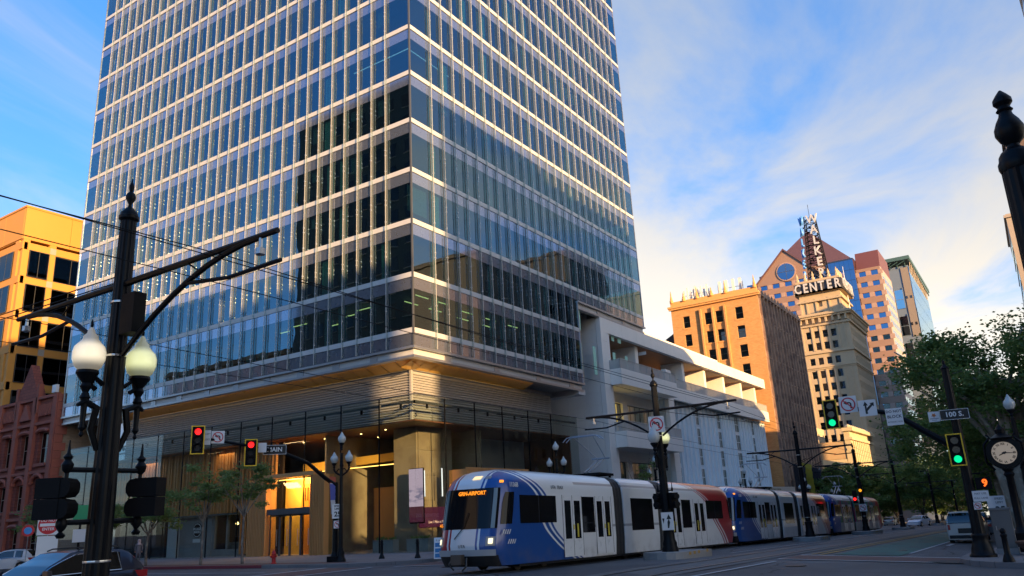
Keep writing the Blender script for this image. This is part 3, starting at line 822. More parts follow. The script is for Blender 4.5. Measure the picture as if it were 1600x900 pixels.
MB().box(8.5, 9, -89, -31.6, 15.8, 19.7).build('terrace_wall', M['soffw'], th)
for i in range(26):                                   # railings of the glazed doors behind
    MB().box(8.3, 8.4, -88+i*2.2, -87.9+i*2.2, 15.9, 19.6).build('door_post', M['dark'], th)
for y in (-40.0, -54.3, -62.3, -70.2, -78.3, -85.5):
    MB().box(.8, 3.7, y-.8, y, 15.8, 19.66).build('terrace_column', M['stonew'], th)
MB().box(.3, 9, -89.3, -31.4, 15.5, 15.8).build('terrace_floor', M['stonew'], th)
for i in range(10):
    y = -48.3-i*4.1
    MB().box(.0, .35, y-4.08, y, 14.2, 15.8).build('band_panel', M['stonew'], th)
# railing
gr = M['railg'] = pmat('railing_mesh', (.42,.44,.42), .5, var=.1)
M['railglass'] = meshmat()
for i in range(24):
    y = -48.3-i*1.7
    MB().box(.1, .13, y-1.66, y, 15.85, 16.8).build('railing_panel', M['railglass'], th)
    MB().box(.09, .14, y-1.70, y-1.66, 15.8, 16.85).build('railing_post', M['railg'], th)
MB().box(.08, .16, -89, -48.3, 16.83, 16.9).build('railing_rail', M['railg'], th)
# two balconies in the first bay
for (z0, z1) in ((14.1, 15.75), (7.7, 9.3)):
    bal = MB().box(-1.3, 2.5, -46.5, -31.38, z0, z0+.25).box(-1.3, -1.05, -46.5, -31.38, z0+.25, z1).box(-1.05, .6, -31.63, -31.38, z0+.25, z1)
    bal.build('balcony', M['stonew'], th)
    for i in range(9):
        y = -31.45-i*1.68
        MB().box(-1.2, -1.17, y-1.62, y-.02, z1, z1+1.0).build('railing_panel', M['railglass'], th)
        MB().box(-1.22, -1.16, y-1.67, y-1.63, z1, z1+1.03).build('railing_post', M['railg'], th)
    MB().box(-1.15, .5, -31.5, -31.47, z1, z1+1.0).build('railing_panel', M['railglass'], th)
    MB().box(-1.24, -1.14, -46.5, -31.42, z1+1.0, z1+1.06).build('railing_rail', M['railg'], th)
for j in range(8): MB().box(-.02, .5, -48.3, -46.6, -1.9+j*2.5, min(.58+j*2.5, 17.7)).build('pier_panel', M['stonew'], th)
# recessed wall of the first bay with two window groups
b = MB(); gridwall(b, (2.0, -46.6, -2), (0, 1, 0), (-1, 0, 0), [0, .8, 7.4, 8.6, 14.6, 15.2], [0, 3, 8.6, 11.9, 15.0, 16.2], {(1, 1), (3, 1), (3, 3), (1, 3)}, .35)
b.build('bay_wall', M['stonew'], th)
M['lit_y'] = pmat('lit_room', (.35,.26,.08), .7, var=.5, vscale=.7, emit=(.9,.62,.14), es=.20)
MB().box(2.9, 3.0, -38.2, -31.8, 9.8, 13.2).build('lit_room', M['lit_y'], th)
for (y, w) in ((-38.0, 6.0), (-45.8, 6.6)):
    for z, h in ((1, 5.6), (9.9, 3.1)):
        window(th, (2.0, y, 0), (0, 1, 0), (-1, 0, 0), 0, z, w, h, .3, M['clear'], M['mull'], rail=False, bars=4)
cu_ = MB()
for i in range(34): cu_.tube([(3.4, -31.9-i*.42, 1.0), (3.4, -31.9-i*.42, 6.7)], .17, 6)
cu_.build('curtain_folds', pmat('grey_curtain', (.20,.22,.20), .8), th, kind='stuff')
M['strip'] = pmat('strip_glass', (.13,.17,.16), .15, var=.3, vscale=.6)
# fin wall: window strips between groups of tall fins
wall = MB()
groups = [(-51.4, -57.4), (-59.3, -65.7), (-67.8, -73.3), (-76.0, -81.5), (-83.5, -88.9)]
b = MB(); gaps = [-49.2, -58.35, -66.7, -74.6, -82.5]
MB().box(1.1, 1.4, -89.2, -48.3, 3.4, 14.2).build('fin_wall', M['finw'], th)
for g in groups:
    n = 5
    for i in range(n):
        y = g[0]+(g[1]-g[0])*i/(n-1)
        MB().box(.84, 1.1, y-.07, y+.07, 3.6, 14.15).build('wall_fin', M['finw'], th)
prev = -48.4
for g in groups:
    a, c = prev-.1, g[0]+.2
    w = a-c
    for k in range(4):
        z = 3.9+k*2.6
        window(th, (1.08, c, 0), (0, 1, 0), (-1, 0, 0), 0, z+.1, w, 2.25, -.06, M['strip'], M['finw'], bars=1)
    prev = g[1]
MB().box(.0, 1.1, -89.3, -48.3, 3.0, 3.6).build('fin_base', M['stonew'], th)
MB().box(1.4, 12, -89.2, -48.2, -3.6, 15.5).build('inner_block', M['finw'], th)
MB().box(.02, 1.4, -89.3, -48.3, -3.4, 3.0).build('street_front', M['dglass'], th)
MB().box(-3.2, .2, -86, -48, 2.6, 3.6).build('marquee', M['stonew'], th)
MB().box(-3.3, -3.2, -86, -48, 2.55, 3.7).build('marquee_face', pmat('marquee_cream', (.62,.58,.48), .6), th)
text('GEORGE S. AND DOLORES DORE ECCLES THEATER', .95, pmat('marquee_letter', (.40,.34,.24), .5), th, Vector((-3.33, -67, 3.1))-th.location, face_rot(-1, 0), .03)

# ================================================================ orange brick block with ornate cresting
M['obrick'] = brickmat('orange_brick', (.64,.34,.125), (.54,.27,.09), (.50,.28,.12), 1.0, .45, .16, .012, .4, .85, .10)
M['terra'] = pmat('terracotta', (.70,.37,.13), .8, var=.15, vscale=2)
M['bstone'] = pmat('brown_stone', (.42,.27,.18), .85, var=.2, vscale=1.2, bump=.4, bscale=6, col2=(.27,.17,.12), c2scale=.6)
M['wfr'] = pmat('dark_frame', (.05,.05,.05), .5)
M['cfr'] = pmat('cream_frame', (.38,.34,.28), .6)
ob = thing('brick_office_block', 'tall orange brick office block with pinnacles and phone aerials on its roof', 'building', (0, -92.9, -2.8))
WTOP = 37.3
cols = [(2.9, 4.3), (6.6, 7.9), (8.65, 9.95), (12.75, 14.05)]
xs, hx = edges(cols, 0, 16.2)
rows = [(33.0-3.42*k-0.0, 35.2-3.42*k) for k in range(9)][::-1]
zs, hz = edges(rows, -3, WTOP)
b = MB(); gridwall(b, (0, -92.9, 0), (1, 0, 0), (0, 1, 0), xs, zs, {(i, j) for i in hx for j in hz}, .3)
b.quad((16.2, -92.9, -3), (16.2, -121, -3), (16.2, -121, WTOP), (16.2, -92.9, WTOP)); b.quad((0, -92.9, WTOP), (16.2, -92.9, WTOP), (16.2, -121, WTOP), (0, -121, WTOP))
b.build('brick_wall', M['obrick'], ob, fix=False)
for (a, c) in cols:
    for (z, z2) in rows:
        window(ob, (0, -92.9, 0), (1, 0, 0), (0, 1, 0), a, z, c-a, z2-z, .28, M['dglass'], M['wfr'])
        MB().box(a-.1, c+.1, -92.95, -92.8, z-.18, z).build('window_sill', M['terra'], ob)
for x in (5.9, 8.15, 10.4): MB().box(x, x+.32, -92.9, -92.45, -3, 36.0).build('pilaster', M['obrick'], ob)
MB().box(-.3, 16.5, -92.9, -92.45, 36.7, 37.0).box(-.45, 16.6, -92.9, -92.25, 37.0, 37.35).build('cornice', M['terra'], ob)
MB().box(0, 16.2, -93.3, -92.9, 37.3, 38.3).build('parapet', M['terra'], ob)
for x in (.3, 5.6, 8.2, 10.9, 13.5, 15.9):
    h = 1.5 if x in (.3, 5.6, 10.9, 15.9) else .8
    MB().lathe([(.36, 0), (.36, .5), (.22, .6), (.26, .8), (.1, .8+h*.5), (.14, .9+h*.5), (0.02, .9+h)], 8, (x, -92.9, 38.1)).build('pinnacle', M['terra'], ob)
# Main Street side: closely set piers with narrow windows
wc = []; y = -120.2
ncol = 13
for i in range(ncol): wc.append((y+i*2.08+.65, y+i*2.08+1.55))
xs, hx = edges([(a+121, c+121) for a, c in wc], 0, 28.1)
rows2 = [(33.2-3.42*k, 35.2-3.42*k) for k in range(9)][::-1]
zs, hz = edges(rows2, -3, WTOP)
b = MB(); gridwall(b, (0, -121, 0), (0, 1, 0), (-1, 0, 0), xs, zs, {(i, j) for i in hx for j in hz}, .35)
b.build('street_wall', M['bstone'], ob, fix=False)
for (a, c) in wc:
    for (z, z2) in rows2: window(ob, (0, a, 0), (0, 1, 0), (-1, 0, 0), 0, z, c-a, z2-z, .3, M['dglass'], M['wfr'])
for i in range(ncol+1):
    y0 = -120.75+i*2.08
    b = MB().box(-.35, 0, y0, y0+.45, 2, 36.2).lathe([(.32, 0), (.4, .5), (.2, .9), (.25, 1.3), (.05, 2.0)], 6, (-.15, y0+.22, 36.2))
    b.build('street_pier', M['bstone'], ob)
for k in range(9): MB().box(-.16, 0, -120.9, -93, 32.3-3.42*k, 32.55-3.42*k).build('string_course', M['bstone'], ob)
MB().box(-.5, 0, -121.1, -92.8, 36.7, 37.3).build('cornice', M['bstone'], ob)
# aerials
def aerial(x, y, n, label):
    t = thing('phone_aerial', label, 'aerial', (x, y, 38.0), 0, 'aerials on the brick block roof')
    b = MB()
    for i in range(3): b.tube([(cos(i*2.1)*.8, sin(i*2.1)*.8, -.6), (cos(i*2.1)*.15, sin(i*2.1)*.15, 2.4)], .05, 5)
    b.tube([(-1.6, 0, 1.8), (1.6, 0, 1.8)], .05, 5)
    b.build('aerial_frame', M['steel'], t, world=False)
    for i in range(n):
        a = i*2*pi/n
        MB().cbox((cos(a)*1.4, sin(a)*.9, 1.9), (.32, .18, 1.9+.5*(i % 2))).build('aerial_panel', M['white'], t, world=False)
    return t
aerial(10.9, -95.5, 7, 'cluster of white phone aerials on the brick roof, left of the middle pinnacles')
aerial(12.9, -95.8, 5, 'small aerial cluster at the left end of the brick block roof')
t = thing('aerial_row', 'row of four white aerial panels near the right corner of the brick block roof', 'aerial', (4.5, -94.5, 38.2))
for i in range(4): MB().cbox((i*1.25-1.9+.6, 0, 1.5), (.5, .3, 2.4)).build('aerial_panel', M['white'], t, world=False)
MB().tube([(-1.9, 0, 1.2), (2.9, 0, 1.2)], .05, 5).box(-1.8, -1.7, -.1, .1, -1, 2).box(2.7, 2.8, -.1, .1, -1, 2).build('aerial_frame', M['steel'], t, world=False)
# dark sloping roof seen between theatre and brick block
db = thing('dark_gabled_building', 'dark brown gabled roof just left of the orange brick block', 'building', (19, -94, -2.8))
b = MB().box(16.4, 30, -118, -96, -2.8, 26); b.build('building_wall', M['bstone'], db)
MB().prism([(16.3, 26), (30.3, 26), (16.4, 33.5)], 'y', -118.3, -95.7).build('gable_roof', pmat('dark_roof', (.10,.06,.055), .7), db)

# ================================================================ bank tower with lettered roof sign
M['gstone'] = pmat('grey_stone', (.50,.38,.235), .8, var=.14, vscale=1, bump=.3, bscale=5)
wk = thing('bank_tower', 'old stone bank tower with deep cornices and a lettered sign frame on its roof', 'building', (0, -181, -4.9))
YW, WT, WX, WY = -181, 50.6, 14.3, -206
cols = [(2.0+i*2.15+.9, 2.0+i*2.15+2.25) for i in range(4)]
cols = [(3.6+i*2.2, 3.6+i*2.2+1.35) for i in range(4)]
rw = [(44.3, 46.3), (41.0, 43.0), (36.9, 38.8)]+[(33.2-3.45*k, 35.2-3.45*k) for k in range(10)]
rw = rw[::-1]
xs, hx = edges(cols, 0, WX); zs, hz = edges(rw, -5, WT)
b = MB(); gridwall(b, (0, YW, 0), (1, 0, 0), (0, 1, 0), xs, zs, {(i, j) for i in hx for j in hz}, .4)
ycols = [(WY+1.2+i*1.9+.4, WY+1.2+i*1.9+1.3) for i in range(12)]
ys2, hy = edges([(a-WY, c-WY) for a, c in ycols], 0, YW-WY)
gridwall(b, (0, WY, 0), (0, 1, 0), (-1, 0, 0), ys2, zs, {(i, j) for i in hy for j in hz}, .4)
b.quad((0, YW, WT), (WX, YW, WT), (WX, WY, WT), (0, WY, WT)); b.quad((WX, YW, -5), (WX, WY, -5), (WX, WY, WT), (WX, YW, WT))
b.build('stone_wall', M['gstone'], wk, fix=False)
for (z, z2) in rw:
    for (a, c) in cols: window(wk, (0, YW, 0), (1, 0, 0), (0, 1, 0), a, z, c-a, z2-z, .35, M['dglass'], M['wfr'])
    for (a, c) in ycols: window(wk, (0, a, 0), (0, 1, 0), (-1, 0, 0), 0, z, c-a, z2-z, .35, M['dglass'], M['wfr'])
for (z, d, h) in ((47.6, .5, .5), (49.8, 1.1, .5), (50.3, 1.5, .4), (39.9, .45, .5), (36.0, .35, .35), (35.6, .2, .3), (40.4, .25, .3), (50.7, .9, .4)):
    MB().box(-d, WX+d, YW, YW+d, z, z+h).box(-d, 0, WY-.2, YW, z, z+h).build('cornice', M['gstone'], wk)
for i in range(9): MB().box(.2+i*1.7, .75+i*1.7, YW, YW+.9, 48.4, 49.8).build('cornice_bracket', M['gstone'], wk)
for i in range(14): MB().box(-.9, 0, WY+.5+i*1.75, WY+1.05+i*1.75, 48.4, 49.8).build('cornice_bracket', M['gstone'], wk)
for x in (1.2, 2.9, 5.25, 7.45, 9.65, 12.3): MB().box(x, x+.42, YW, YW+.22, -5, 35.5).box(x, x+.42, YW, YW+.22, 40.8, 47.6).build('pilaster', M['gstone'], wk)
# penthouse
b = MB(); gridwall(b, (1.5, -184, 50.6), (1, 0, 0), (0, 1, 0), [0, 5.0, 6.2, 11], [0, .6, 1.6, 3.0, 4.6, 7.5], {(1, 1), (1, 3)}, .4)
b.box(1.5, 12.5, -198, -184.5, 50.6, 58); b.build('penthouse', M['gstone'], wk, fix=False)
for x in (1.5, 4.3, 7.9, 10.4, 12.1): MB().box(x, x+.45, -184, -183.7, 50.6, 56).build('pilaster', M['gstone'], wk)
MB().box(.9, 13.1, -198.6, -183.3, 55.2, 55.7).box(.5, 13.5, -199, -182.9, 57.6, 58.2).build('cornice', M['gstone'], wk)
MB().box(1.6, 12.4, -196, -185, 58.2, 62.0).build('crown', M['gstone'], wk)
MB().box(1.0, 13.0, -196.6, -184.4, 61.2, 61.8).build('cornice', M['gstone'], wk)
for i in range(6):
    MB().lathe([(.45, 0), (.5, .6), (.25, 1.0), (.35, 1.5), (.05, 2.6)], 6, (1.6+i*2.15, -184.8, 61.8)).build('pinnacle', M['gstone'], wk)
    if i: MB().lathe([(.45, 0), (.5, .6), (.25, 1.0), (.35, 1.5), (.05, 2.6)], 6, (1.6, -184.8-i*2.2, 61.8)).build('pinnacle', M['gstone'], wk)
# sign
M['slw'] = pmat('sign_white', (.55,.54,.53), .5, var=.04)
M['slb'] = pmat('sign_blue', (.10,.32,.72), .5, var=.04)
sg = thing('roof_sign', 'rooftop sign reading WALKER CENTER on a dark steel lattice above the stone bank tower', 'sign', (7, -188, 58))
b = MB()
bz, tz = 60.5, 82.0
def co(sx, sy, t): w = 3.0*(1-t)+1.5*t; return Vector((7+sx*w*.9, -189+sy*w*.9, bz+(tz-bz)*t))
for sx, sy in ((1, 1), (1, -1), (-1, -1), (-1, 1)): b.tube([co(sx, sy, 0), co(sx, sy, 1)], .13, 5)
nlev = 16
for k in range(nlev):
    t0, t1 = k/nlev, (k+1)/nlev
    q = [(1, 1), (1, -1), (-1, -1), (-1, 1)]
    for i in range(4):
        A, B = q[i], q[(i+1) % 4]
        b.tube([co(*A, t0), co(*B, t0)], .08, 4); b.tube([co(*A, t0), co(*B, t1)], .06, 4); b.tube([co(*B, t0), co(*A, t1)], .06, 4)
b.tube([(7, -189, 82), (7, -189, 86)], .06, 4)
for k in range(40):
    p = Vector((7+R.uniform(-2, 2), -189+R.uniform(-2, 2), R.uniform(62, 80))); b.cbox(p, (.5, .4, .35))
b.build('sign_lattice', M['blackm'], sg, kind=None)
for i, ch in enumerate('WALKER'):
    z = 80.4-i*3.35
    t = (z-bz)/(tz-bz); w = 3.0*(1-t)+1.5*t
    text(ch, 3.6, M['slw'], sg, Vector((7-w*.42-.3, -189+w*.9+1.0, z))-sg.location, face_rot(0, 1), .25, name='sign_letter', bold=.06, sx=.85)
    text(ch, 3.6, M['slb'], sg, Vector((7+w*.9+.7, -189+w*.9+.8, z))-sg.location, face_rot(.72, .69), .25, name='sign_letter', bold=.06, sx=.55)
MB().box(.6, 13.2, -183.2, -182.9, 57.6, 60.7).box(.3, .6, -197.2, -182.9, 57.6, 60.7).build('sign_board', pmat('sign_back', (.05,.05,.06), .6), sg)
for i, ch in enumerate('CENTER'):
    text(ch, 3.7, M['slw'], sg, Vector((12.2-i*2.15, -182.6, 59.1))-sg.location, face_rot(0, 1), .15, name='sign_letter', bold=.08, sx=.72)
    text(ch, 4.1, M['slw'], sg, Vector((.05, -184.4-i*2.3, 59.1))-sg.location, face_rot(-1, 0), .15, name='sign_letter', bold=.08, sx=.72)
# flag on its pole
fl = thing('flagpole', 'white flagpole with a striped flag on the roof of the stone bank tower', 'flagpole', (1.0, -193, 51))
MB().tube([(0, 0, 0), (0, 0, 15)], [.14, .07], 6).lathe([(.01, 15), (.15, 15.12), (.01, 15.3)], 8).build('pole', M['white'], fl, world=False)
def flagmat():
    m = bpy.data.materials.new('flag_cloth'); m.use_nodes = True
    nt = m.node_tree; b = nt.nodes['Principled BSDF']; t = nd(nt, 'ShaderNodeTexCoord'); s = nd(nt, 'ShaderNodeSeparateXYZ'); nt.links.new(t.outputs['Object'], s.inputs[0])
    x, z = V(nt, s.outputs[0]), V(nt, s.outputs[2])
    st = (z/.28).md(2.0).gt(1.0)
    c = mixc(nt, st, (.55,.03,.04), (.7,.7,.7))
    c = mixc(nt, z.gt(11.6)*x.lt(.9), c, (.03,.05,.25)); nt.links.new(c, b.inputs['Base Color']); return m
b = MB()
for i in range(7):
    for j in range(8):
        P = lambda i, j: (.1+i*.17+.25*(8-j)/8*0, .18*sin(i*1.1+j*.4), 13.6-j*.62-i*.28)
        b.quad(P(i, j), P(i+1, j), P(i+1, j+1), P(i, j+1))
b.build('flag', flagmat(), fl, world=False, fix=False)

# ================================================================ low cream buildings on the street
M['cream'] = pmat('cream_stone', (.58,.48,.30), .75, var=.12, vscale=.8, bump=.3, bscale=4)
M['tan'] = pmat('tan_plaster', (.52,.36,.20), .8, var=.15, vscale=.5, col2=(.46,.22,.10), c2scale=.35, c2lo=.62, c2hi=.66)
lo = thing('cream_corner_building', 'low cream building with arched ornate street front and blank tan side wall', 'building', (0, -155, -4.2))
MB().box(1.2, 9.4, -184, -155.2, -5, 14.4).build('party_wall', M['tan'], lo)
MB().box(1.3, 9.3, -155.2, -155.0, 10.4, 14.3).build('party_wall_upper', M['tan'], lo)
MB().box(1.3, 12, -155.1, -154.85, -4, 10.3).build('party_wall_lower', M['cream'], lo)
MB().box(7.6, 10.5, -165, -157, 13, 18.2).build('roof_hut', M['cream'], lo)
ys2, hy = edges([(1.2+i*2.3, 2.4+i*2.3) for i in range(12)], 0, 29)
zs, hz = edges([(-1, 3), (5.2, 8.2), (10.0, 13.6)], -5, 17)
b = MB(); gridwall(b, (0, -184, 0), (0, 1, 0), (-1, 0, 0), ys2, zs, {(i, j) for i in hy for j in hz}, .5)
b.box(0, 1.2, -155.2, -154.8, -5, 17).box(0, 1.4, -184, -155.3, 16.9, 17.1); b.build('street_front', M['cream'], lo, fix=False)
for i in range(12):
    for (z, z2) in ((-1, 3), (5.2, 8.2), (10.0, 13.6)):
        window(lo, (0, -184, 0), (0, 1, 0), (-1, 0, 0), 1.2+i*2.3, z, 1.2, z2-z, .4, M['dglass'], M['cfr'])
    MB().tube([(-.2, -183.4+i*2.3, 9.6), (-.2, -183.4+i*2.3, 14.4)], .22, 6).build('half_column', M['cream'], lo)
MB().box(-.5, 1.2, -184.2, -154.6, 14.6, 15.2).box(-.9, 1.4, -184.4, -154.3, 16.6, 17.4).box(-.4, 0, -184, -154.7, 9.1, 9.5).build('cornice', M['cream'], lo)
for i in range(7): MB().lathe([(.6, 0), (.8, .3), (.55, .6), (.3, .75), (.1, .9)], 8, (.1, -155.2-i*4.6, 17.3)).build('crest', M['cream'], lo)
g2 = thing('dark_window_building', 'narrow dark building squeezed between the brick block and the stone bank tower', 'building', (4, -125, -3.6))
MB().box(6.5, 18, -150, -122, -4, 34).build('building_wall', pmat('soot_wall', (.13,.12,.13), .8), g2)
for k in range(8):
    for i in range(2): window(g2, (6.5, -122, 0), (1, 0, 0), (0, 1, 0), 1.2+i*4, 3+k*3.6, 2.2, 2, -.05, M['dglass'], M['wfr'])
g3 = thing('street_shop_row', 'row of low brown shops under the cream building on the far street side', 'building', (0, -125, -3.6))
MB().box(.4, 6.4, -154.6, -121.4, -4, 8.6).build('building_wall', M['cream'], g3)
MB().box(.1, .4, -154.4, -121.6, -4, .2).build('shop_glass', M['dglass'], g3)
for i in range(8): window(g3, (.4, -154, 0), (0, 1, 0), (-1, 0, 0), 1.5+i*4, 2.5, 2.2, 3.2, -.05, M['dglass'], M['cfr'])
MB().box(-.4, .4, -154.6, -121.4, 8.0, 9.0).box(-.5, .4, -154.6, -121.4, .6, 1.3).build('cornice', M['cream'], g3)

# ================================================================ pink granite tower with gable, blue glass annex
M['pink'] = pmat('pink_granite', (.31,.185,.125), .6, var=.06, vscale=.3)
M['pinkl'] = pmat('pink_granite_light', (.42,.27,.20), .6, var=.05, vscale=.3)
M['roofb'] = pmat('plum_roof', (.13,.065,.065), .6, var=.08)
M['blk'] = pmat('black_glass_wall', (.02,.022,.03), .15, var=0, coat=1)
pk = thing('granite_gable_tower', 'pink granite office tower with a steep gable, round window and plum roof', 'office tower', (28, -300, -7.8))
def granite(parent, x0, x1, y, ztop, zbot, ncol, m0, floor=4.55, w=.55):
    cw = (x1-x0)/ncol
    cols = [(cw*(i+.5)-cw*w/2, cw*(i+.5)+cw*w/2) for i in range(ncol)]
    rows = []
    z = ztop-3.3
    while z > zbot: rows.append((z-zbot, z+2.1-zbot)); z -= floor
    rows = rows[::-1]
    xs, hx = edges(cols, 0, x1-x0); zs, hz = edges(rows, 0, ztop-zbot)
    b = MB(); gridwall(b, (x0, y, zbot), (1, 0, 0), (0, 1, 0), xs, zs, {(i, j) for i in hx for j in hz}, .5)
    b.build('granite_wall', M['pink'], parent, fix=False)
    for c in cols:
        for (a, d) in rows: window(parent, (x0, y, zbot), (1, 0, 0), (0, 1, 0), c[0], a, c[1]-c[0], d-a, .45, M['blueg'], M['pink'], rail=False)
    for i in range(ncol+1):
        for (a, d) in rows: MB().box(x0+cw*i-.9, x0+cw*i+.9, y, y+.12, zbot+a+.1, zbot+d-.1).build('granite_tile', M['pinkl'], parent)
    return rows
granite(pk, 27.5, 54, -300, 95.2, 30, 5, 0)
MB().prism([(27.5, 95.2), (54, 95.2), (40.7, 108.3)], 'y', -303, -300.0).build('gable', M['pink'], pk)
MB().tube([(40.7, -299.9, 98.4), (40.7, -299.6, 98.4)], 4.2, 28).build('round_frame', M['pinkl'], pk)
MB().tube([(40.7, -299.6, 98.4), (40.7, -299.5, 98.4)], 3.7, 28).build('round_window', M['blueg'], pk)
MB().box(36.9, 44.5, -299.5, -299.4, 98.3, 98.5).box(40.6, 40.8, -299.5, -299.4, 94.6, 102.2).build('window_bar', M['mull'], pk)
for s in (1, -1):
    MB().prism([(40.7, 108.3), (40.7, 109.1), (40.7-s*13.8, 95.2), (40.7-s*13.8, 94.4)], 'y', -303.2, -299.4).build('gable_coping', M['roofb'], pk)
MB().box(26.5, 55, -330, -303, -8, 95).build('tower_body', M['pink'], pk)
rf = MB(); rf.add([(53, -304, 99.5), (14, -304, 99.5), (14, -340, 99.5), (53, -340, 99.5), (33.5, -322, 122)], [(0, 1, 4), (1, 2, 4), (2, 3, 4), (3, 0, 4), (0, 3, 2, 1)])
rf.build('hip_roof', M['roofb'], pk)
MB().box(13.5, 53.5, -341, -303.5, 96.5, 99.5).build('roof_band', M['pinkl'], pk)
MB().box(13.6, 27, -340, -303.4, -8, 96.5).build('blue_glazing', M['blueg'], pk)
MB().box(54, 59, -315, -301.5, -8, 96).build('blue_glazing', M['blueg'], pk)
# annex of blue glass
ax = thing('blue_glass_annex', 'block of dark blue gridded glass between the gabled tower and the plum roofed block', 'office tower', (16, -296, -7.8))
MB().box(12.7, 23.5, -330, -296.1, -8, 97.6).build('annex_body', M['blk'], ax)
for i in range(6):
    for k in range(19):
        z = 97-4.4*(k+1)
        MB().box(12.75+i*1.8, 14.5+i*1.8, -296.1, -296.0, z+.08, z+4.32).build('glass_panel', M['blueg'], ax)
p2 = thing('granite_block', 'pink granite block with a plum red sloping roof beside the blue glass annex', 'office tower', (4, -300, -7.8))
granite(p2, 3.4, 12.6, -298, 92.5, 20, 2, 0, w=.58)
b = MB(); b.box(3.5, 12.5, -328, -298.5, -8, 92.4); b.build('tower_body', M['pink'], p2)
MB().prism([(-300, 92.5), (-303.5, 101), (-328, 101), (-328, 92.5)], 'x', 3.5, 12.6).build('sloping_roof', pmat('plum_red_roof', (.15,.055,.048), .5, var=.08), p2)
for i in range(7): MB().box(3.6+i*1.45, 3.72+i*1.45, -299.9, -299.6, 92.5, 93).build('roof_seam', M['roofb'], p2)
for k in range(17):
    z = 89-4.55*k
    for i in range(6):
        y = -326+i*4.4
        MB().box(3.18, 3.4, y, y+2.9, z-2.4, z).build('side_window', M['aqua'], p2)
MB().box(3.24, 3.5, -328, -298.4, -8, 92.4).build('west_wall', pmat('pale_granite', (.42,.34,.29), .6), p2)
# ================================================================ far glass tower with green roof
gt = thing('green_roofed_glass_tower', 'far office tower of pale blue glass with a projecting green roof', 'office tower', (3, -380, -9.5))
M['gmet'] = pmat('green_metal', (.06,.12,.11), .45)
M['slate'] = pmat('blue_grey_stone', (.15,.19,.24), .6, var=.1)
M['tanst'] = pmat('tan_stone', (.42,.34,.26), .7)
MB().box(0, 14, -459, -380, -10, 112).build('tower_body', M['slate'], gt)
MB().box(.3, 3.6, -380, -379.6, 76, 111).build('stone_pier', pmat('tan_pier', (.26,.21,.165), .7), gt)
for k in range(8):
    MB().box(4.6, 8.2, -380, -379.7, 100-k*13.5-9.5, 100-k*13.5).build('bay_glass', M['aqua'], gt)
    MB().box(4.3, 4.6, -380, -379.5, 100-k*13.5-9.5, 100-k*13.5+1).box(8.2, 8.5, -380, -379.5, 100-k*13.5-9.5, 100-k*13.5+1).box(4.6, 8.2, -379.7, -379.55, 100-k*13.5-5, 100-k*13.5-4.8).build('bay_frame', M['slate'], gt)
    for x in (.7, 2.7): MB().box(x, x+.9, -380, -379.5, 95-k*13.5, 96.4-k*13.5).build('small_window', M['blk'], gt)
for i in range(18):
    for k in range(14):
        y = -459+i*4.4; z = 2+k*7.8
        MB().box(-.2, 0, y+.06, y+4.34, z+.1, z+7.7).build('glass_panel', M['aqua'], gt)
MB().box(-1.5, 15, -462, -377, 114.4, 116.2).build('roof_canopy', M['gmet'], gt)
MB().prism([(-460, 112), (-460, 114.4), (-378, 114.4), (-378, 113.8)], 'x', -1.2, -.8).build('canopy_edge', M['gmet'], gt)
for i in range(14): MB().tube([(-.2, -382-i*5.5, 108.5), (-1.0, -382-i*5.5, 114.5)], .22, 5).build('canopy_strut', M['tanst'], gt)
for i in range(4): MB().box(1+i*3.5, 1.3+i*3.5, -379.9, -379.5, 111, 114.5).build('canopy_post', M['gmet'], gt)
for s in range(4): MB().tube([(14-s*3, -378.5, 112.2), (10-s*3, -377.8, 114)], .25, 5).build('canopy_brace', pmat('blue_pipe', (.06,.05,.35), .4) if s == 0 else M['gmet'], gt)

# ================================================================ orange plaster tower on the far left
M['oplast'] = pmat('orange_plaster', (.60,.28,.055), .7, var=.05, vscale=.4)
ol = thing('orange_office_tower', 'orange office tower with dark bay windows behind the red stone house', 'office tower', (60, .3, -.5))
MB().box(60.6, 90, -30, -.4, -.5, 36.0).build('tower_body', M['dark'], ol)
for i in range(2):
    MB().box(60.0, 60.3, -5.1-i*6.6+.0, .3-i*6.6 if i == 0 else -5.15, 36.2, 40.25).build('attic_panel', M['oplast'], ol)
MB().box(60.3, 90, -30, .2, 36.2, 40.2).build('attic', M['oplast'], ol)
for i in range(6): MB().box(60.35+i*4.6, 64.9+i*4.6, .2, .32, 36.3, 40.25).build('attic_panel', M['oplast'], ol)
MB().box(59.92, 90, .25, .42, 40.2, 40.45).box(59.9, 60.3, -18, .25, 40.2, 40.45).build('coping', M['oplast'], ol)
zf_ = [35.4-4.2*k for k in range(9)]
for k, z in enumerate(zf_):
    MB().box(60.0, 60.55, -18, .1, z-.45, z+.45).box(60.0, 90, -.3, .3, z-.45, z+.45).build('floor_beam', M['oplast'], ol)
    for y in (-3.55, -10.4, -17.2): MB().box(59.97, 60.0, y-.05, y+.65, z-.38, z+.38).build('joint_tile', M['cfr'], ol)
for y in (-.55, -3.6, -10.5, -17.5): MB().box(60.02, 60.55, y, y+.75, -.5, 36.2).build('corner_post', M['oplast'], ol)
for x in (60.9, 66.5, 73, 80): MB().box(x, x+.9, -.35, .28, -.5, 36.2).build('corner_post', M['oplast'], ol)
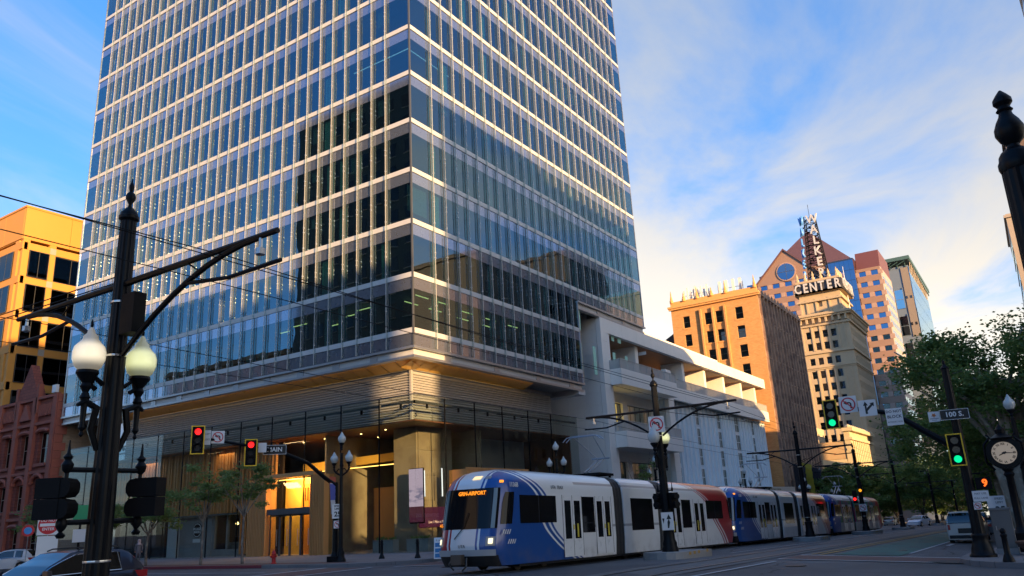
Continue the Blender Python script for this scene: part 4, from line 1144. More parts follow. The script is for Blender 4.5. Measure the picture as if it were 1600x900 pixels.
for k in range(8):
    z0, z1 = zf_[k+1]+.45, zf_[k]-.45
    for (a, c) in ((-2.85, -.55), (-9.7, -3.6), (-16.8, -10.5)):
        window(ol, (60.0, a, z0), (0, 1, 0), (-1, 0, 0), 0, 0, c-a, z1-z0, -.15 if c > -1 else .1, M['dglass'], M['wfr'], rail=False, bars=1 if c > -1 else 2)
    for (a, c) in ((61.8, 66.5), (67.4, 73)):
        window(ol, (a, .2, z0), (1, 0, 0), (0, 1, 0), 0, 0, c-a, z1-z0, -.2, M['dglass'], M['wfr'], rail=False, bars=2)
for i in range(2): MB().box(59.98, 60.1, -9.6+i*7, -3.7+i*3.2, -.5, 4).build('lower_panel', M['oplast'], ol)

# ================================================================ red sandstone house
M['rstone'] = brickmat('red_sandstone', (.30,.085,.055), (.24,.065,.045), (.15,.05,.035), 1.0, .7, .34, .02, .9, .85, .22)
M['rsm'] = pmat('red_stone_trim', (.33,.095,.06), .8, var=.2, vscale=2, bump=.5, bscale=8)
M['party'] = brickmat('old_party_wall', (.33,.25,.17), (.26,.19,.13), (.30,.24,.18), 1.0, .6, .18, .02, .4, .9, .3)
rd = thing('red_sandstone_house', 'narrow red sandstone house with gable and arched windows beside the glass tower', 'building', (47.6, 0, -.4))
cols3 = [(1.5, 3.4), (5.2, 7.0), (9.0, 10.6)]
WR = 12.3
rows3 = [(-.2, 2.9), (4.6, 7.2), (9.2, 12.4)]
xs, hx = edges(cols3, 0, WR); zs, hz = edges([(a+.6, c+.6) for a, c in rows3], 0, 16.9)
b = MB(); gridwall(b, (47.6, .15, -.6), (1, 0, 0), (0, 1, 0), xs, zs, {(i, j) for i in hx for j in hz}, .45)
b.build('stone_front', M['rstone'], rd, fix=False)
for (a, c) in cols3:
    for j, (z, z2) in enumerate(rows3):
        window(rd, (47.6, .15, 0), (1, 0, 0), (0, 1, 0), a, z, c-a, z2-z, .35, M['dglass'], M['cfr'], bars=1)
        MB().box(47.6+a-.2, 47.6+c+.2, .15, .4, z-.3, z).build('window_sill', M['rsm'], rd)
        pts = [(47.6+(a+c)/2+cos(t)*((c-a)/2+.25), .35, z2+sin(t)*((c-a)/2)*(.9 if j == 1 else .25)) for t in [pi*q/8 for q in range(9)]]
        MB().tube(pts, .2, 6).build('window_arch', M['rsm'], rd)
for x in (0, 4.1, 7.7, 11.5): MB().box(47.6+x, 47.6+x+.75, .15, .5, -.6, 16.2).build('pilaster', M['rsm'], rd)
for z in (3.6, 8.2, 13.2, 15.9): MB().box(47.5, 60, .15, .45, z, z+.28).build('string_course', M['rsm'], rd)
for x0 in (.9, 8.5):
    for i in range(9): MB().box(47.6+x0+i*.33, 47.6+x0+.18+i*.33, .15, .4, 14.1, 15.3).build('frieze_block', M['rsm'], rd)
MB().prism([(51.6, 16.2), (56.2, 16.2), (53.9, 20.0)], 'y', -.4, .45).build('gable', M['rstone'], rd)
for x in (51.5, 55.9): MB().box(x, x+.4, .0, .5, 14.5, 17.6).build('gable_post', M['rsm'], rd)
MB().prism([(55.0, 13.9), (52.8, 13.9), (53.9, 15.6)], 'y', .2, .5).build('blind_arch', M['rsm'], rd)
MB().box(47.62, 60, -20, -.35, -.6, 16.2).build('party_wall', M['party'], rd)
for j in range(20):
    MB().box(47.45, 47.6, -.45-.35*(j % 2), .42, -.5+j*.83, .3+j*.83).build('quoin', M['rsm'], rd)
MB().box(48, 48.8, .2, .5, 16.3, 17.1).build('corner_lamp', M['white'], rd)
MB().box(56.6, 60, -1.5, -1.2, 15.8, 17.6).build('roof_screen', M['white'], rd)
# entrance arch at the left
MB().tube([(59.0+cos(t)*1.5, .55, 2.2+sin(t)*1.5) for t in [pi*q/10 for q in range(11)]], .35, 6).build('door_arch', M['rsm'], rd)

# ================================================================ blocks across the streets, some mirrored in the glass, some shaped for their shadows
M['tanb'] = pmat('tan_brick', (.36,.24,.15), .85, var=.12)
M['dgb'] = pmat('dark_green_block', (.03,.045,.04), .5, var=.2)
M['greyb'] = pmat('grey_block', (.25,.24,.23), .8, var=.1)
def block(name, label, x0, x1, y0, y1, h, wall, faces, nf=None, z0=-1.5, wg='dglass', step=3.2, fl=3.8, ww=1.7, wh=2.1):
    t = thing(name, label, 'building', ((x0+x1)/2, (y0+y1)/2, z0))
    MB().box(x0, x1, y0, y1, z0, h).build('building_wall', wall, t)
    MB().box(x0-.4, x1+.4, y0-.4, y1+.4, h-.9, h-.3).build('cornice', wall, t)
    for f in faces:
        if f == 'e': P0, U, N, L = (x1, y1, 0), (0, -1, 0), (1, 0, 0), y1-y0
        if f == 's': P0, U, N, L = (x1, y0, 0), (-1, 0, 0), (0, -1, 0), x1-x0
        if f == 'n': P0, U, N, L = (x0, y1, 0), (1, 0, 0), (0, 1, 0), x1-x0
        n = int(L/step); o = (L-n*step)/2
        k = 0
        while 4+k*fl+wh < h-1.5:
            for i in range(n):
                # outward normal is the left-hand side of U turned; windows sit proud by a hair
                key = ('blk', ww, wh)
                if key not in WIN:
                    bb = MB().box(0, ww, -.05, .03, 0, wh, 0).box(-.1, ww+.1, -.05, .12, -.16, 0, 1); WIN[key] = bb.mesh('window', [M[wg], M['cfr']])
                P = Vector(P0)+Vector(U)*(o+i*step+(step-ww)/2)+Vector((0, 0, 4+k*fl))
                if f in 'es':
                    q = put('window', WIN[key], t, P-t.location); q.rotation_euler = (0, 0, atan2(U[1], U[0])); q.scale = (1, 1, 1)
                else: put('window', WIN[key], t, P-t.location)
            k += 1
    return t
block('corner_office_block', 'tan brick block on the near side of Main Street, unseen, sized for its shadow', -50, -40.6, -17, -.5, 40.5, M['tanb'], 'e')  # this row's heights are set by the shadows it casts across the street
block('low_arcade_block', 'lower tan brick block on the near side of Main Street, sized for its shadow', -52, -40.6, -30, -17.2, 29.5, M['tanb'], 'e')
block('low_shop_block', 'low shop block on the near side of Main Street, sized for its shadow', -52, -40.6, -60, -30.2, 24.5, pmat('red_brick_block', (.30,.14,.08), .85, var=.12), 'e')
block('low_end_block', 'lowest shop block on the near side of Main Street, sized for its shadow', -50, -40.6, -70, -60.2, 21, M['tanb'], 'e')
block('brown_slab_tower', 'tall brown slab at the right edge behind the black lamp post', -66, -41.0, -118.3, -100, 56.8, pmat('brown_slab', (.16,.11,.09), .8, var=.1), 'e', ww=1.2)
block('brown_slab_wing', 'lower wing of the brown slab nearer the crossing, unseen and sized for its shadow', -66, -44.0, -99.8, -71, 50, pmat('brown_slab_wing', (.2,.14,.1), .8, var=.1), 'e', ww=1.2)  # unseen wing placed to shade the brick block's street wall
block('tram_shade_block', 'unseen low block added far west along the cross street to shade the trams', -98, -83, 42, 56, 17, M['greyb'], 's')  # added so the low sun misses the trams
block('glass_slab_tower', 'glass and tan tower farther down at the right edge of the picture', -66, -40.0, -183, -157.4, 61, M['tanst'], 'e', wg='aqua', ww=2.6, wh=3.2, step=3.0)
block('dark_green_tower', 'dark glass tower north of the cross street, mirrored in the left face', 34.5, 62, 43, 70, 70, M['dgb'], 's')
block('grey_north_block', 'grey block north of the cross street, mirrored in the lower left face', 2, 33.5, 44, 66, 21, M['greyb'], 's')
block('far_north_block', 'tan block farther along the cross street to the left', 64, 96, 43, 66, 30, M['tanb'], 's')
block('west_shade_slab', 'unseen far slab added to the west along the cross street to shade the tower', -140, -117.6, 42, 56, 55.5, M['greyb'], 's')  # added to shade part of the tower's west face
block('north_west_shade_low', 'unseen low shade block west of the photographer', -81, -66, 42, 60, 35, M['greyb'], 's')  # three unseen blocks, heights stepped to draw the tower's shadow edge
block('north_west_shade_mid', 'unseen middle shade block west of the photographer', -62, -50.5, 43, 62, 37, M['tanb'], 's')
block('north_west_shade_high', 'unseen corner shade block just behind the photographer', -50, -42, 44, 64, 42, M['greyb'], 's')
block('far_shade_row', 'tall shade row added far down the near side of Main Street', -66, -41.5, -300, -186, 58, M['tanb'], 'e')  # added to keep sun off the granite tower's lower storeys
# ================================================================ ground
def sheet(name, pts_fn, xs, ys, off, mt, kind='structure', parent=None):
    b = MB()
    vs = [(x, y, gz(x, y)+off) for y in ys for x in xs]
    nx_ = len(xs); fs = [(j*nx_+i, j*nx_+i+1, (j+1)*nx_+i+1, (j+1)*nx_+i) for j in range(len(ys)-1) for i in range(nx_-1)]
    b.add(vs, fs); return b.build(name, mt, None, kind=kind, smooth=True)
def rng(a, b, n): return [a+(b-a)*i/n for i in range(n+1)]
gx = [-1500, -600, -250, -120, -70]+rng(-50, 4, 36)+[20, 45, 80, 160, 400, 900, 2000]
gy = [-2500, -1400, -800, -500, -400, -300]+rng(-240, 60, 75)+[80, 140, 300, 600, 1500]
sheet('ground', None, gx, gy, -.02, M['asphalt'])
# sidewalks with rounded corners: polygons laid over the ground with a real kerb
def walk(name, poly, h=.15, mt=None):
    import bmesh
    mt = mt or M['paver']
    bm = bmesh.new(); vs = [bm.verts.new((x, y, 0)) for x, y in poly]; f = bm.faces.new(vs)
    if f.normal.z < 0: f.normal_flip()
    ymin, ymax = min(p[1] for p in poly), max(p[1] for p in poly); xmin, xmax = min(p[0] for p in poly), max(p[0] for p in poly)
    for ax, lo, hi, st in ((1, ymin, ymax, 4), (0, xmin, xmax, 4)):
        n = int((hi-lo)/st)
        for i in range(1, min(n, 110)):
            p = [0, 0, 0]; p[ax] = lo+(hi-lo)*i/n; q = [0, 0, 0]; q[ax] = 1
            bmesh.ops.bisect_plane(bm, geom=bm.verts[:]+bm.edges[:]+bm.faces[:], plane_co=p, plane_no=q)
    top = bm.faces[:]
    r = bmesh.ops.extrude_face_region(bm, geom=top)
    nv = [e for e in r['geom'] if isinstance(e, bmesh.types.BMVert)]
    for v in nv: v.co.z = 1
    for v in bm.verts: v.co.z = gz(v.co.x, v.co.y)+(h if v.co.z > .5 else -.3)
    bmesh.ops.recalc_face_normals(bm, faces=bm.faces)
    me = bpy.data.meshes.new(name); bm.to_mesh(me); bm.free(); me.materials.append(mt)
    return put(name, me, None, kind='structure')
def arc(cx, cy, r, a0, a1, n=8): return [(cx+r*cos(a0+(a1-a0)*i/n), cy+r*sin(a0+(a1-a0)*i/n)) for i in range(n+1)]
SE = [(110, -.0), (110, 10.2)]+arc(-3.0, 6.2, 4.0, pi/2, pi)+[(-7.0, -240), (0, -240), (0, 0)]
M['paver'] = brickmat('sidewalk_paver', (.20,.19,.19), (.17,.155,.155), (.10,.095,.095), 1.0, 1.5, 1.5, .012, .25, .85, .12)
walk('sidewalk', SE)
SW = [(-110, 13.6)]+arc(-36.4, 9.8, 3.8, pi/2, 0)+[(-32.6, 5), (-33.2, 2.5), (-33.2, -240), (-40, -240), (-40, 0), (-110, 0)]
walk('sidewalk', SW)
NWp = [(-110, 31.5)]+arc(-37.2, 35.5, 4.0, -pi/2, 0)+[(-33.2, 140), (-40, 140), (-40, 41), (-110, 41)]
walk('sidewalk', NWp)
NEp = [(110, 32.5)]+arc(-3, 36.5, 4.0, -pi/2, -pi)+[(-7, 140), (1, 140), (1, 43), (110, 43)]
walk('sidewalk', NEp)
def strip(name, x0, x1, y0, y1, mt, off=.004, n=1, kind='structure'):
    b = MB(); ny = max(1, int(abs(y1-y0)/4)); nx_ = max(1, int(abs(x1-x0)/4))
    for i in range(nx_):
        for j in range(ny):
            a, c = x0+(x1-x0)*i/nx_, x0+(x1-x0)*(i+1)/nx_; d, e = y0+(y1-y0)*j/ny, y0+(y1-y0)*(j+1)/ny
            b.quad((a, d, gz(a, d)+off), (c, d, gz(c, d)+off), (c, e, gz(c, e)+off), (a, e, gz(a, e)+off))
    return b.build(name, mt, None, kind=kind)
# sidewalk tones: red paving band by the kerb, red kerb paint
strip('paving_band', -6.2, -2.4, -60, 2, M['redpave'], .155)
strip('paving_band', -3, 60, 8.5, 9.6, M['redpave'], .156)
strip('kerb_paint', 3.0, 22, 9.98, 10.22, M['redcurb'], .157)
b = MB()
for i in range(6): b.quad((3+i*3.2, 10.225, gz(3+i*3.2, 10.2)-.01), (6.2+i*3.2, 10.225, gz(6, 10.2)-.01), (6.2+i*3.2, 10.225, gz(6, 10.2)+.155), (3+i*3.2, 10.225, gz(3+i*3.2, 10.2)+.155))
b.build('kerb_paint', M['redcurb'], None, kind='structure')
# crosswalk and lane paint
strip('crosswalk_paving', -33.0, -26.6, 7.2, 10.3, M['redpave'], .0)
strip('crosswalk_line', -33.0, -26.6, 6.9, 7.2, M['wline'], .006)
strip('crosswalk_line', -33.0, -26.6, 10.3, 10.6, M['wline'], .006)
strip('crosswalk_paving', -17, -7.4, 7.2, 10.3, M['redpave'], .0)
strip('crosswalk_line', -17, -7.4, 6.9, 7.2, M['wline'], .006)
strip('crosswalk_line', -17, -7.4, 10.3, 10.6, M['wline'], .006)
strip('crosswalk_paving', -6.0, -3.0, 10.8, 31, M['redpave'], .0)
strip('crosswalk_line', -6.3, -6.0, 10.8, 31, M['wline'], .006)
strip('crosswalk_line', -3.0, -2.7, 10.8, 31, M['wline'], .006)
strip('lane_line', -1.5, 60, 13.6, 13.75, M['wline'], .006)
strip('lane_line', -1.5, 60, 17.3, 17.42, M['wline'], .006)
strip('lane_line', -27.3, -27.15, -120, 6.5, M['yline'], .006)
strip('lane_line', -26.9, -26.8, -120, 6.5, M['yline'], .006)
strip('bike_lane', -30.2, -27.7, -46, 6.3, M['greenl'], .006)
strip('lane_line', -30.35, -30.22, -46, 4.2, M['wline'], .008)
for i in range(9): strip('lane_line', -30.9, -30.7, -8-i*7, -5-i*7, M['wline'], .008)
strip('track_line', -27.0, -26.88, 12, 40, M['wline'], .006)
strip('track_line', -23.0, -22.9, -60, 5, M['wline'], .006)
strip('lane_line', -14.9, -14.78, -120, 5, M['wline'], .006)
# track bed and rails
for xc in (-18.7, -25.0):
    strip('track_bed', xc-1.25, xc+1.25, -230, 90, pmat('track_slab', (.13,.13,.13), .85, var=.25, vscale=1.5), .003)
    for s in (-1, 1):
        x = xc+s*.7175
        b = MB()
        ys = rng(-230, 90, 80)
        for a, c in zip(ys[:-1], ys[1:]):
            b.add([(x-.035, a, gz(x, a)+.012), (x+.035, a, gz(x, a)+.012), (x+.035, c, gz(x, c)+.012), (x-.035, c, gz(x, c)+.012)], [(0, 1, 2, 3)])
            b.add([(x-.10, a, gz(x, a)+.009), (x-.035, a, gz(x, a)+.009), (x-.035, c, gz(x, c)+.009), (x-.10, c, gz(x, c)+.009)], [(0, 1, 2, 3)], 1)
        b.build('rail', [M['rail'], M['blackm']], None, kind='structure')
for (x, y) in ((-28.2, 14.2), (-12.2, 12.2), (-10.5, 22), (-29.5, 1.5), (-2, 16.2)):
    mh = MB().tube([(0, 0, 0), (0, 0, .012)], .33, 20); o = mh.build('manhole_cover', pmat('cast_iron', (.035,.034,.033), .6, metal=.4, var=.3, vscale=12), None, kind='structure'); o.location = (x, y, gz(x, y)-.002)
# darker patch at the corner ramp
b = MB(); pz = arc(-32.6, 9.9, 1.0, 0, 2*pi, 14)
b.quad(*[(x, y*1.0, gz(x, y)+.012) for x, y in pz[:-1]]); b.build('asphalt_patch', pmat('dark_patch', (.03,.032,.035), .7), None, kind='structure')

# ================================================================ trams
M['tw'] = None
def trampaint(wrap=False):
    m = bpy.data.materials.new('tram_paint'); m.use_nodes = True
    nt = m.node_tree; b = nt.nodes['Principled BSDF']; b.inputs['Roughness'].default_value = .28
    b.inputs['Coat Weight'].default_value = .5; b.inputs['Coat Roughness'].default_value = .08
    t = nd(nt, 'ShaderNodeTexCoord'); s = nd(nt, 'ShaderNodeSeparateXYZ'); nt.links.new(t.outputs['Object'], s.inputs[0])
    x, y, z = (V(nt, s.outputs[i]) for i in range(3))
    s_ = y*-1.0
    def curve(pts):
        fc = nd(nt, 'ShaderNodeFloatCurve'); c = fc.mapping.curves[0]
        pts = sorted(pts)
        while len(c.points) < len(pts): c.points.new(.5, .5)
        for p, (a, v) in zip(c.points, pts): p.location = (a/4, v/10); p.handle_type = 'AUTO'
        fc.mapping.update(); nt.links.new((z/4).s, fc.inputs['Value']); return V(nt, fc.outputs[0])*10
    cb = curve([(0, 5.4), (.42, 4.26), (1.0, 3.1), (1.52, 2.47), (2.52, 2.1), (3.0, 1.4), (3.4, .5), (4, .0)])
    cr = curve([(0, .8), (.3, .95), (1.5, 2.4), (2.5, 3.5), (3.44, 6.6), (4, 8)])
    isb = x.lt(.0)
    blue, red, white, grey = (.010,.075,.31), (.36,.022,.032), (.74,.77,.78), (.35,.37,.39)
    def stripes(d, col):
        a = d.lt(0)                      # solid
        w = (d.gt(.16)*d.lt(.40)).mx(d.gt(.56)*d.lt(.72))
        c = mixc(nt, a.mx(w), white, col)
        return c
    cB, cR = stripes(s_-cb, blue), stripes(s_-cr, red)
    body = mixc(nt, isb, cR, cB)
    # grey cant-rail band and skirt line
    g = (z.gt(2.98)*z.lt(3.08)).mx(z.gt(1.34)*z.lt(1.44))*s_.gt(5.0)
    body = mixc(nt, g, body, grey)
    # white centre of the front, framed by thin stripes
    ax = x.absv(); front = s_.lt(.75)
    cen = ax.lt(.52)*front; fr1 = (ax.gt(.52)*ax.lt(.60)).mx(ax.gt(.68)*ax.lt(.72))*front
    body = mixc(nt, (cen.mx((ax.gt(.60)*ax.lt(.68))*front)), body, white)
    if wrap:
        n = nd(nt, 'ShaderNodeTexNoise'); n.inputs['Scale'].default_value = 1.0; n.inputs['Detail'].default_value = 2
        mp = nd(nt, 'ShaderNodeMapping'); mp.inputs['Scale'].default_value = (1, 2.2, .35); nt.links.new(t.outputs['Object'], mp.inputs[0]); nt.links.new(mp.outputs[0], n.inputs[0])
        c1 = mixc(nt, V(nt, n.outputs[0]).gt(.54), (.02,.20,.26), (.38,.03,.12))
        c1 = mixc(nt, V(nt, n.outputs[0]).lt(.45), c1, (.06,.22,.06)); b.inputs['Coat Weight'].default_value = .1; b.inputs['Roughness'].default_value = .5
        c1 = mixc(nt, z.lt(1.0), c1, (.45,.46,.46))
        body = mixc(nt, s_.gt(2.6)*z.lt(2.9), body, c1)
    # faint road grime at the skirt
    n = nd(nt, 'ShaderNodeTexNoise'); n.inputs['Scale'].default_value = 2.5; n.inputs['Detail'].default_value = 6; nt.links.new(t.outputs['Object'], n.inputs[0])
    gr = (z.smooth(1.0, .3)*V(nt, n.outputs[0]).smooth(.35, .8))*.35
    body = mixc(nt, gr, body, (.16,.14,.12))
    nt.links.new(body, b.inputs['Base Color'])
    return m
TP = trampaint(); TPW = trampaint(True)
M['tbel'] = pmat('bellows_rubber', (.022,.022,.024), .7, var=.2)
M['twin'] = glassmat('tram_window', (.03,.035,.04), .05, warp=0)
M['tblk'] = pmat('tram_black', (.006,.007,.009), .08, var=0, spec=.25)
M['tunder'] = pmat('tram_underframe', (.012,.012,.013), .8, var=.3)
M['whl'] = pmat('wheel_steel', (.10,.09,.08), .5, metal=.7)
M['roofg'] = pmat('roof_grey', (.30,.31,.32), .6)
M['wside'] = pmat('screen_edge_sky_tint', (.22,.30,.34), .15, var=0)  # the sky's reflection is put into this blue-grey colour
M['tw2'] = pmat('tram_white', (.74,.77,.78), .3, var=.03, coat=.5)
M['tgrey'] = pmat('tram_bumper', (.38,.39,.40), .4, var=.1)
M['amber'] = emat('amber_text', (1.0, .28, .01), .22)
M['head'] = emat('headlight', (1.0, .80, .50), .3)
M['headc'] = emat('headlight_top', (1.0, .72, .38), .2)
M['turn'] = emat('turn_lamp', (1.0, .30, .02), .25)
M['grn'] = emat('green_lamp', (.05, .9, .2), 1.5)
M['yel'] = pmat('yellow_sticker', (.6,.5,.05), .5)
def wz(z):      # half width against height
    pr = [(.22, 1.28), (.9, 1.325), (2.6, 1.325), (2.95, 1.29), (3.2, 1.16), (3.36, .95), (3.45, .60), (3.5, .0)]
    for (a, u), (c, v) in zip(pr[:-1], pr[1:]):
        if z <= c: return u+(v-u)*(z-a)/(c-a)
    return 0
ZR = [.22, .5, .9, 1.42, 1.9, 2.5, 2.78, 2.95, 3.08, 3.2, 3.29, 3.36, 3.41, 3.45, 3.48, 3.495]
PLAN = [(0, 0), (.35, .01), (.65, .035), (.88, .09), (1.05, .18), (1.17, .31), (1.25, .48), (1.305, .70), (1.325, .98)]
def tipback(z):
    pr = [(.22, .25), (.5, .05), (.9, 0), (1.42, .12), (2.78, .42), (3.08, .62), (3.29, .95), (3.41, 1.3), (3.495, 2.0)]
    for (a, u), (c, v) in zip(pr[:-1], pr[1:]):
        if z <= c: return u+(v-u)*(z-a)/(c-a)
    return 2.0
TIP = .70
def nose(u, z, off=0):
    """point on the nose; u runs -1..1 across the plan outline"""
    k = abs(u)*(len(PLAN)-1); i = min(int(k), len(PLAN)-2); f = k-i
    x = PLAN[i][0]+(PLAN[i+1][0]-PLAN[i][0])*f; d = PLAN[i][1]+(PLAN[i+1][1]-PLAN[i][1])*f
    w = wz(z)/1.325
    p = Vector(((1 if u > 0 else -1)*x*w, TIP-tipback(z)-d*(1 if z < 3.2 else .6+.4*w), z))
    if off:
        q = Vector((p.x, p.y+.8+2.2*(1-abs(u)), 0)); n = Vector((x/1.325*(1 if u > 0 else -1)*(.2 if abs(u) < .5 else 1), 1-d/2.1, .15)).normalized()
        p = p+n*off
    return p
def cab(parent, LEN, paint, lit):
    b = MB(); us = [i/16 for i in range(-16, 17)]
    rows = []
    for z in ZR:
        row = [nose(u, z) for u in us]
        w = wz(z)
        row = [Vector((-w, -LEN, z)), Vector((-w, -LEN/2, z)), Vector((-w, -1.2, z))]+row+[Vector((w, -1.2, z)), Vector((w, -LEN/2, z)), Vector((w, -LEN, z))]
        rows.append(row)
    n = len(rows[0]); vs = [p for r in rows for p in r]; fs = []
    for j in range(len(rows)-1):
        for i in range(n-1): fs.append((j*n+i, j*n+i+1, (j+1)*n+i+1, (j+1)*n+i))
    top = [(len(rows)-1)*n+i for i in range(n)]
    fs.append(tuple(top)); fs.append(tuple(reversed(range(n))))
    fs.append(tuple([j*n for j in range(len(rows))]+[j*n+n-1 for j in reversed(range(len(rows)))]))
    b.add(vs, fs)
    body = b.build('cab_body', paint, parent, world=False, smooth=True)
    # windscreen
    def patch(u0, u1, z0, z1, off, nu=10, nz=5):
        q = MB(); vs = []; 
        for j in range(nz+1):
            for i in range(nu+1): vs.append(nose(u0+(u1-u0)*i/nu, z0+(z1-z0)*j/nz, off))
        q.add(vs, [(j*(nu+1)+i, j*(nu+1)+i+1, (j+1)*(nu+1)+i+1, (j+1)*(nu+1)+i) for j in range(nz) for i in range(nu)])
        return q
    patch(-.63, .63, 1.42, 2.76, .010, 20).build('windscreen', M['tblk'], parent, world=False, smooth=True)
    patch(-.565, -.475, 1.43, 2.75, .018, 3).build('windscreen_side', M['wside'], parent, world=False, smooth=True)
    patch(.475, .565, 1.43, 2.75, .018, 3).build('windscreen_side', M['wside'], parent, world=False, smooth=True)
    ds = MB(); q = nose(0, 2.62, .02)
    if lit: text('GRN-AIRPORT', .18, M['amber'], parent, Vector((-.22, q.y+.02, 2.60)), Euler((radians(78), 0, pi)), .004, bold=.006)
    for u in (-.50, .50):
        p = nose(u, 1.0, .02)
        e = MB(); e.lathe([(.02, 0), (.10, .0), (.10, .03), (.02, .05)], 12)
        hl = patch(u-.11 if u < 0 else u-.11, u+.11, .86, 1.16, .012, 4, 2); hl.build('headlight_surround', M['roofg'], parent, world=False)
        patch(u-.05, u+.045, .93, 1.10, .03, 4, 2).build('headlight', M['head'] if lit else M['roofg'], parent, world=False)
    for u in (-.62, .62): patch(u-.06, u+.05, 2.93, 3.02, .015, 3, 2).build('turn_lamp', M['turn'] if lit else M['roofg'], parent, world=False)
    p = nose(0.1, 3.18, .02)
    patch(-.16, -.02, 3.08, 3.2, .02, 4, 2).build('top_headlight', M['headc'] if lit else M['roofg'], parent, world=False)
    patch(-.36, -.24, 3.08, 3.18, .015, 3, 2).build('front_grille', M['roofg'], parent, world=False)
    patch(-.62, .62, .54, .74, .07, 16, 1).build('bumper', M['tgrey'], parent, world=False, smooth=True)
    patch(-.68, .68, .20, .56, .05, 32, 3).build('coupler_cover', M['tunder'], parent, world=False, smooth=True)
    c = MB().tube([(0, .3, .45), (0, TIP+.22, .45)], .10, 8).cbox((0, TIP+.25, .45), (.42, .22, .32)).tube([(.25, TIP+.2, .5), (.35, TIP+.28, .3), (.2, TIP+.2, .12)], .03, 6).tube([(-.3, TIP+.15, .5), (-.4, TIP+.3, .25), (-.15, TIP+.2, .1)], .03, 6)
    c.build('coupler', M['whl'], parent, world=False)
    # wiper and mirrors
    MB().tube([nose(.12, 1.1, .04), nose(.0, 1.45, .05), nose(-.06, 1.95, .05)], .015, 5).build('wiper', M['blackm'], parent, world=False)
    if lit:
        text('UTA', .15, M['mull'], parent, Vector((0, nose(0, .86, .0).y+.03, .86)), Euler((pi/2, 0, pi)), .004)
        text('45', .16, M['amber'], parent, nose(.5, 1.55, .06), Euler((pi/2, 0, pi)), .004)
    # cab side window (both sides)
    for sx in (-1, 1):
        q = MB(); vs = []
        for j in range(6):
            z = 1.55+1.06*j/5; cut = .06 if j == 5 else (.02 if j == 4 else 0)
            for i in range(6): vs.append(nose(sx*(.70+cut+(.995-.70-cut*1.2)*i/5), z, .014))
        q.add(vs, [(j*6+i, j*6+i+1, (j+1)*6+i+1, (j+1)*6+i) for j in range(5) for i in range(5)])
        q.build('cab_window', M['tblk'], parent, world=False, smooth=True)
    if True:
        text('1136B', .22, M['tw2'], parent, (-1.325, -.62, 2.86), face_rot(-1, 0), .003, bold=.006)
        for k in range(4):
            MB().add([(-1.335, -.1-k*.13, .9), (-1.335, -.2-k*.13, 1.05), (-1.335, -.26-k*.13, 1.05), (-1.335, -.16-k*.13, .9)], [(0, 1, 2, 3)]).build('hatch_mark', M['tw2'], parent, world=False)
            MB().add([(-1.335, .2-k*.13, 1.22), (-1.335, .1-k*.13, 1.37), (-1.335, .04-k*.13, 1.37), (-1.335, .14-k*.13, 1.22)], [(0, 1, 2, 3)]).build('hatch_mark', M['tw2'], parent, world=False)
def side_bits(parent, spec, mid=False):
    for kind, a, c in spec:
        for sx in (-1, 1):
            X_ = sx*1.325
            def bx(y0, y1, z0, z1, d0, d1, q, m=0):
                lo_, hi_ = sorted((X_+sx*d0, X_+sx*d1)); q.box(lo_, hi_, y0, y1, z0, z1, m)
            if kind == 'w':
                q = MB(); bx(-c, -a, 1.56, 2.52, .0, .012, q); q.build('side_window', M['tblk'], parent, world=False)
                if c-a > 2:
                    q = MB(); bx(-(a+c)/2-.02, -(a+c)/2+.02, 1.56, 2.52, .012, .018, q); q.build('window_post', M['tunder'], parent, world=False)
            if kind == 'v':
                q = MB(); bx(-c, -a, 1.15, 2.52, .0, .012, q); q.build('side_window', M['tblk'], parent, world=False)
            if kind == 'd':
                q = MB(); m_ = (a+c)/2
                bx(-c, -a, .30, 2.56, -.002, .010, q, 0)
                for e in (a, m_, c): bx(-e-.012, -e+.012, .32, 2.56, .008, .014, q, 1)
                dd = q.build('door_pair', [M['tw2'], M['mull']], parent, world=False)
                for e0, e1 in ((a+.16, m_-.14), (m_+.14, c-.16)):
                    q = MB(); bx(-e1, -e0, .95, 2.36, .010, .018, q); q.build('door_glass', M['tblk'], dd, world=False)
                q = MB(); bx(-m_-.10, -m_+.0, 1.28, 1.46, .018, .024, q); bx(-m_-.42, -m_-.30, 1.0, 1.5, .019, .023, q); q.build('door_sticker', M['yel'], dd, world=False)
def bogie(parent, y):
    b = MB().box(-1.15, 1.15, y-1.4, y+1.4, .18, .34)
    b.build('bogie_frame', M['tunder'], parent, world=False)
    for yy in (y-.9, y+.9):
        for sx in (-1, 1):
            MB().tube([(sx*.64, yy, .30), (sx*.78, yy, .30)], .30, 18).tube([(sx*.78, yy, .30), (sx*.84, yy, .30)], .12, 8).build('wheel', M['whl'], parent, world=False)
def end_prism(name, y0, y1, mt, parent, shrink=0.0, z0=.22, wave=0, nseg=6):
    b = MB(); rows = []
    ys = rng(y0, y1, nseg)
    for q, y in enumerate(ys):
        s = 1-shrink-(wave*(q % 2))
        row = [(-wz(z)*s, y, z if z < 3 else z-.06*wave*10) for z in ZR]+[(wz(z)*s, y, z if z < 3 else z) for z in reversed(ZR)]
        rows.append(row)
    n = len(rows[0]); b.add([p for r in rows for p in r], [(j*n+i, j*n+(i+1) % n, (j+1)*n+(i+1) % n, (j+1)*n+i) for j in range(len(rows)-1) for i in range(n)]+[tuple(range(n)), tuple(((len(rows)-1)*n+i) for i in reversed(range(n)))])
    return b.build(name, mt, parent, world=False, smooth=False)
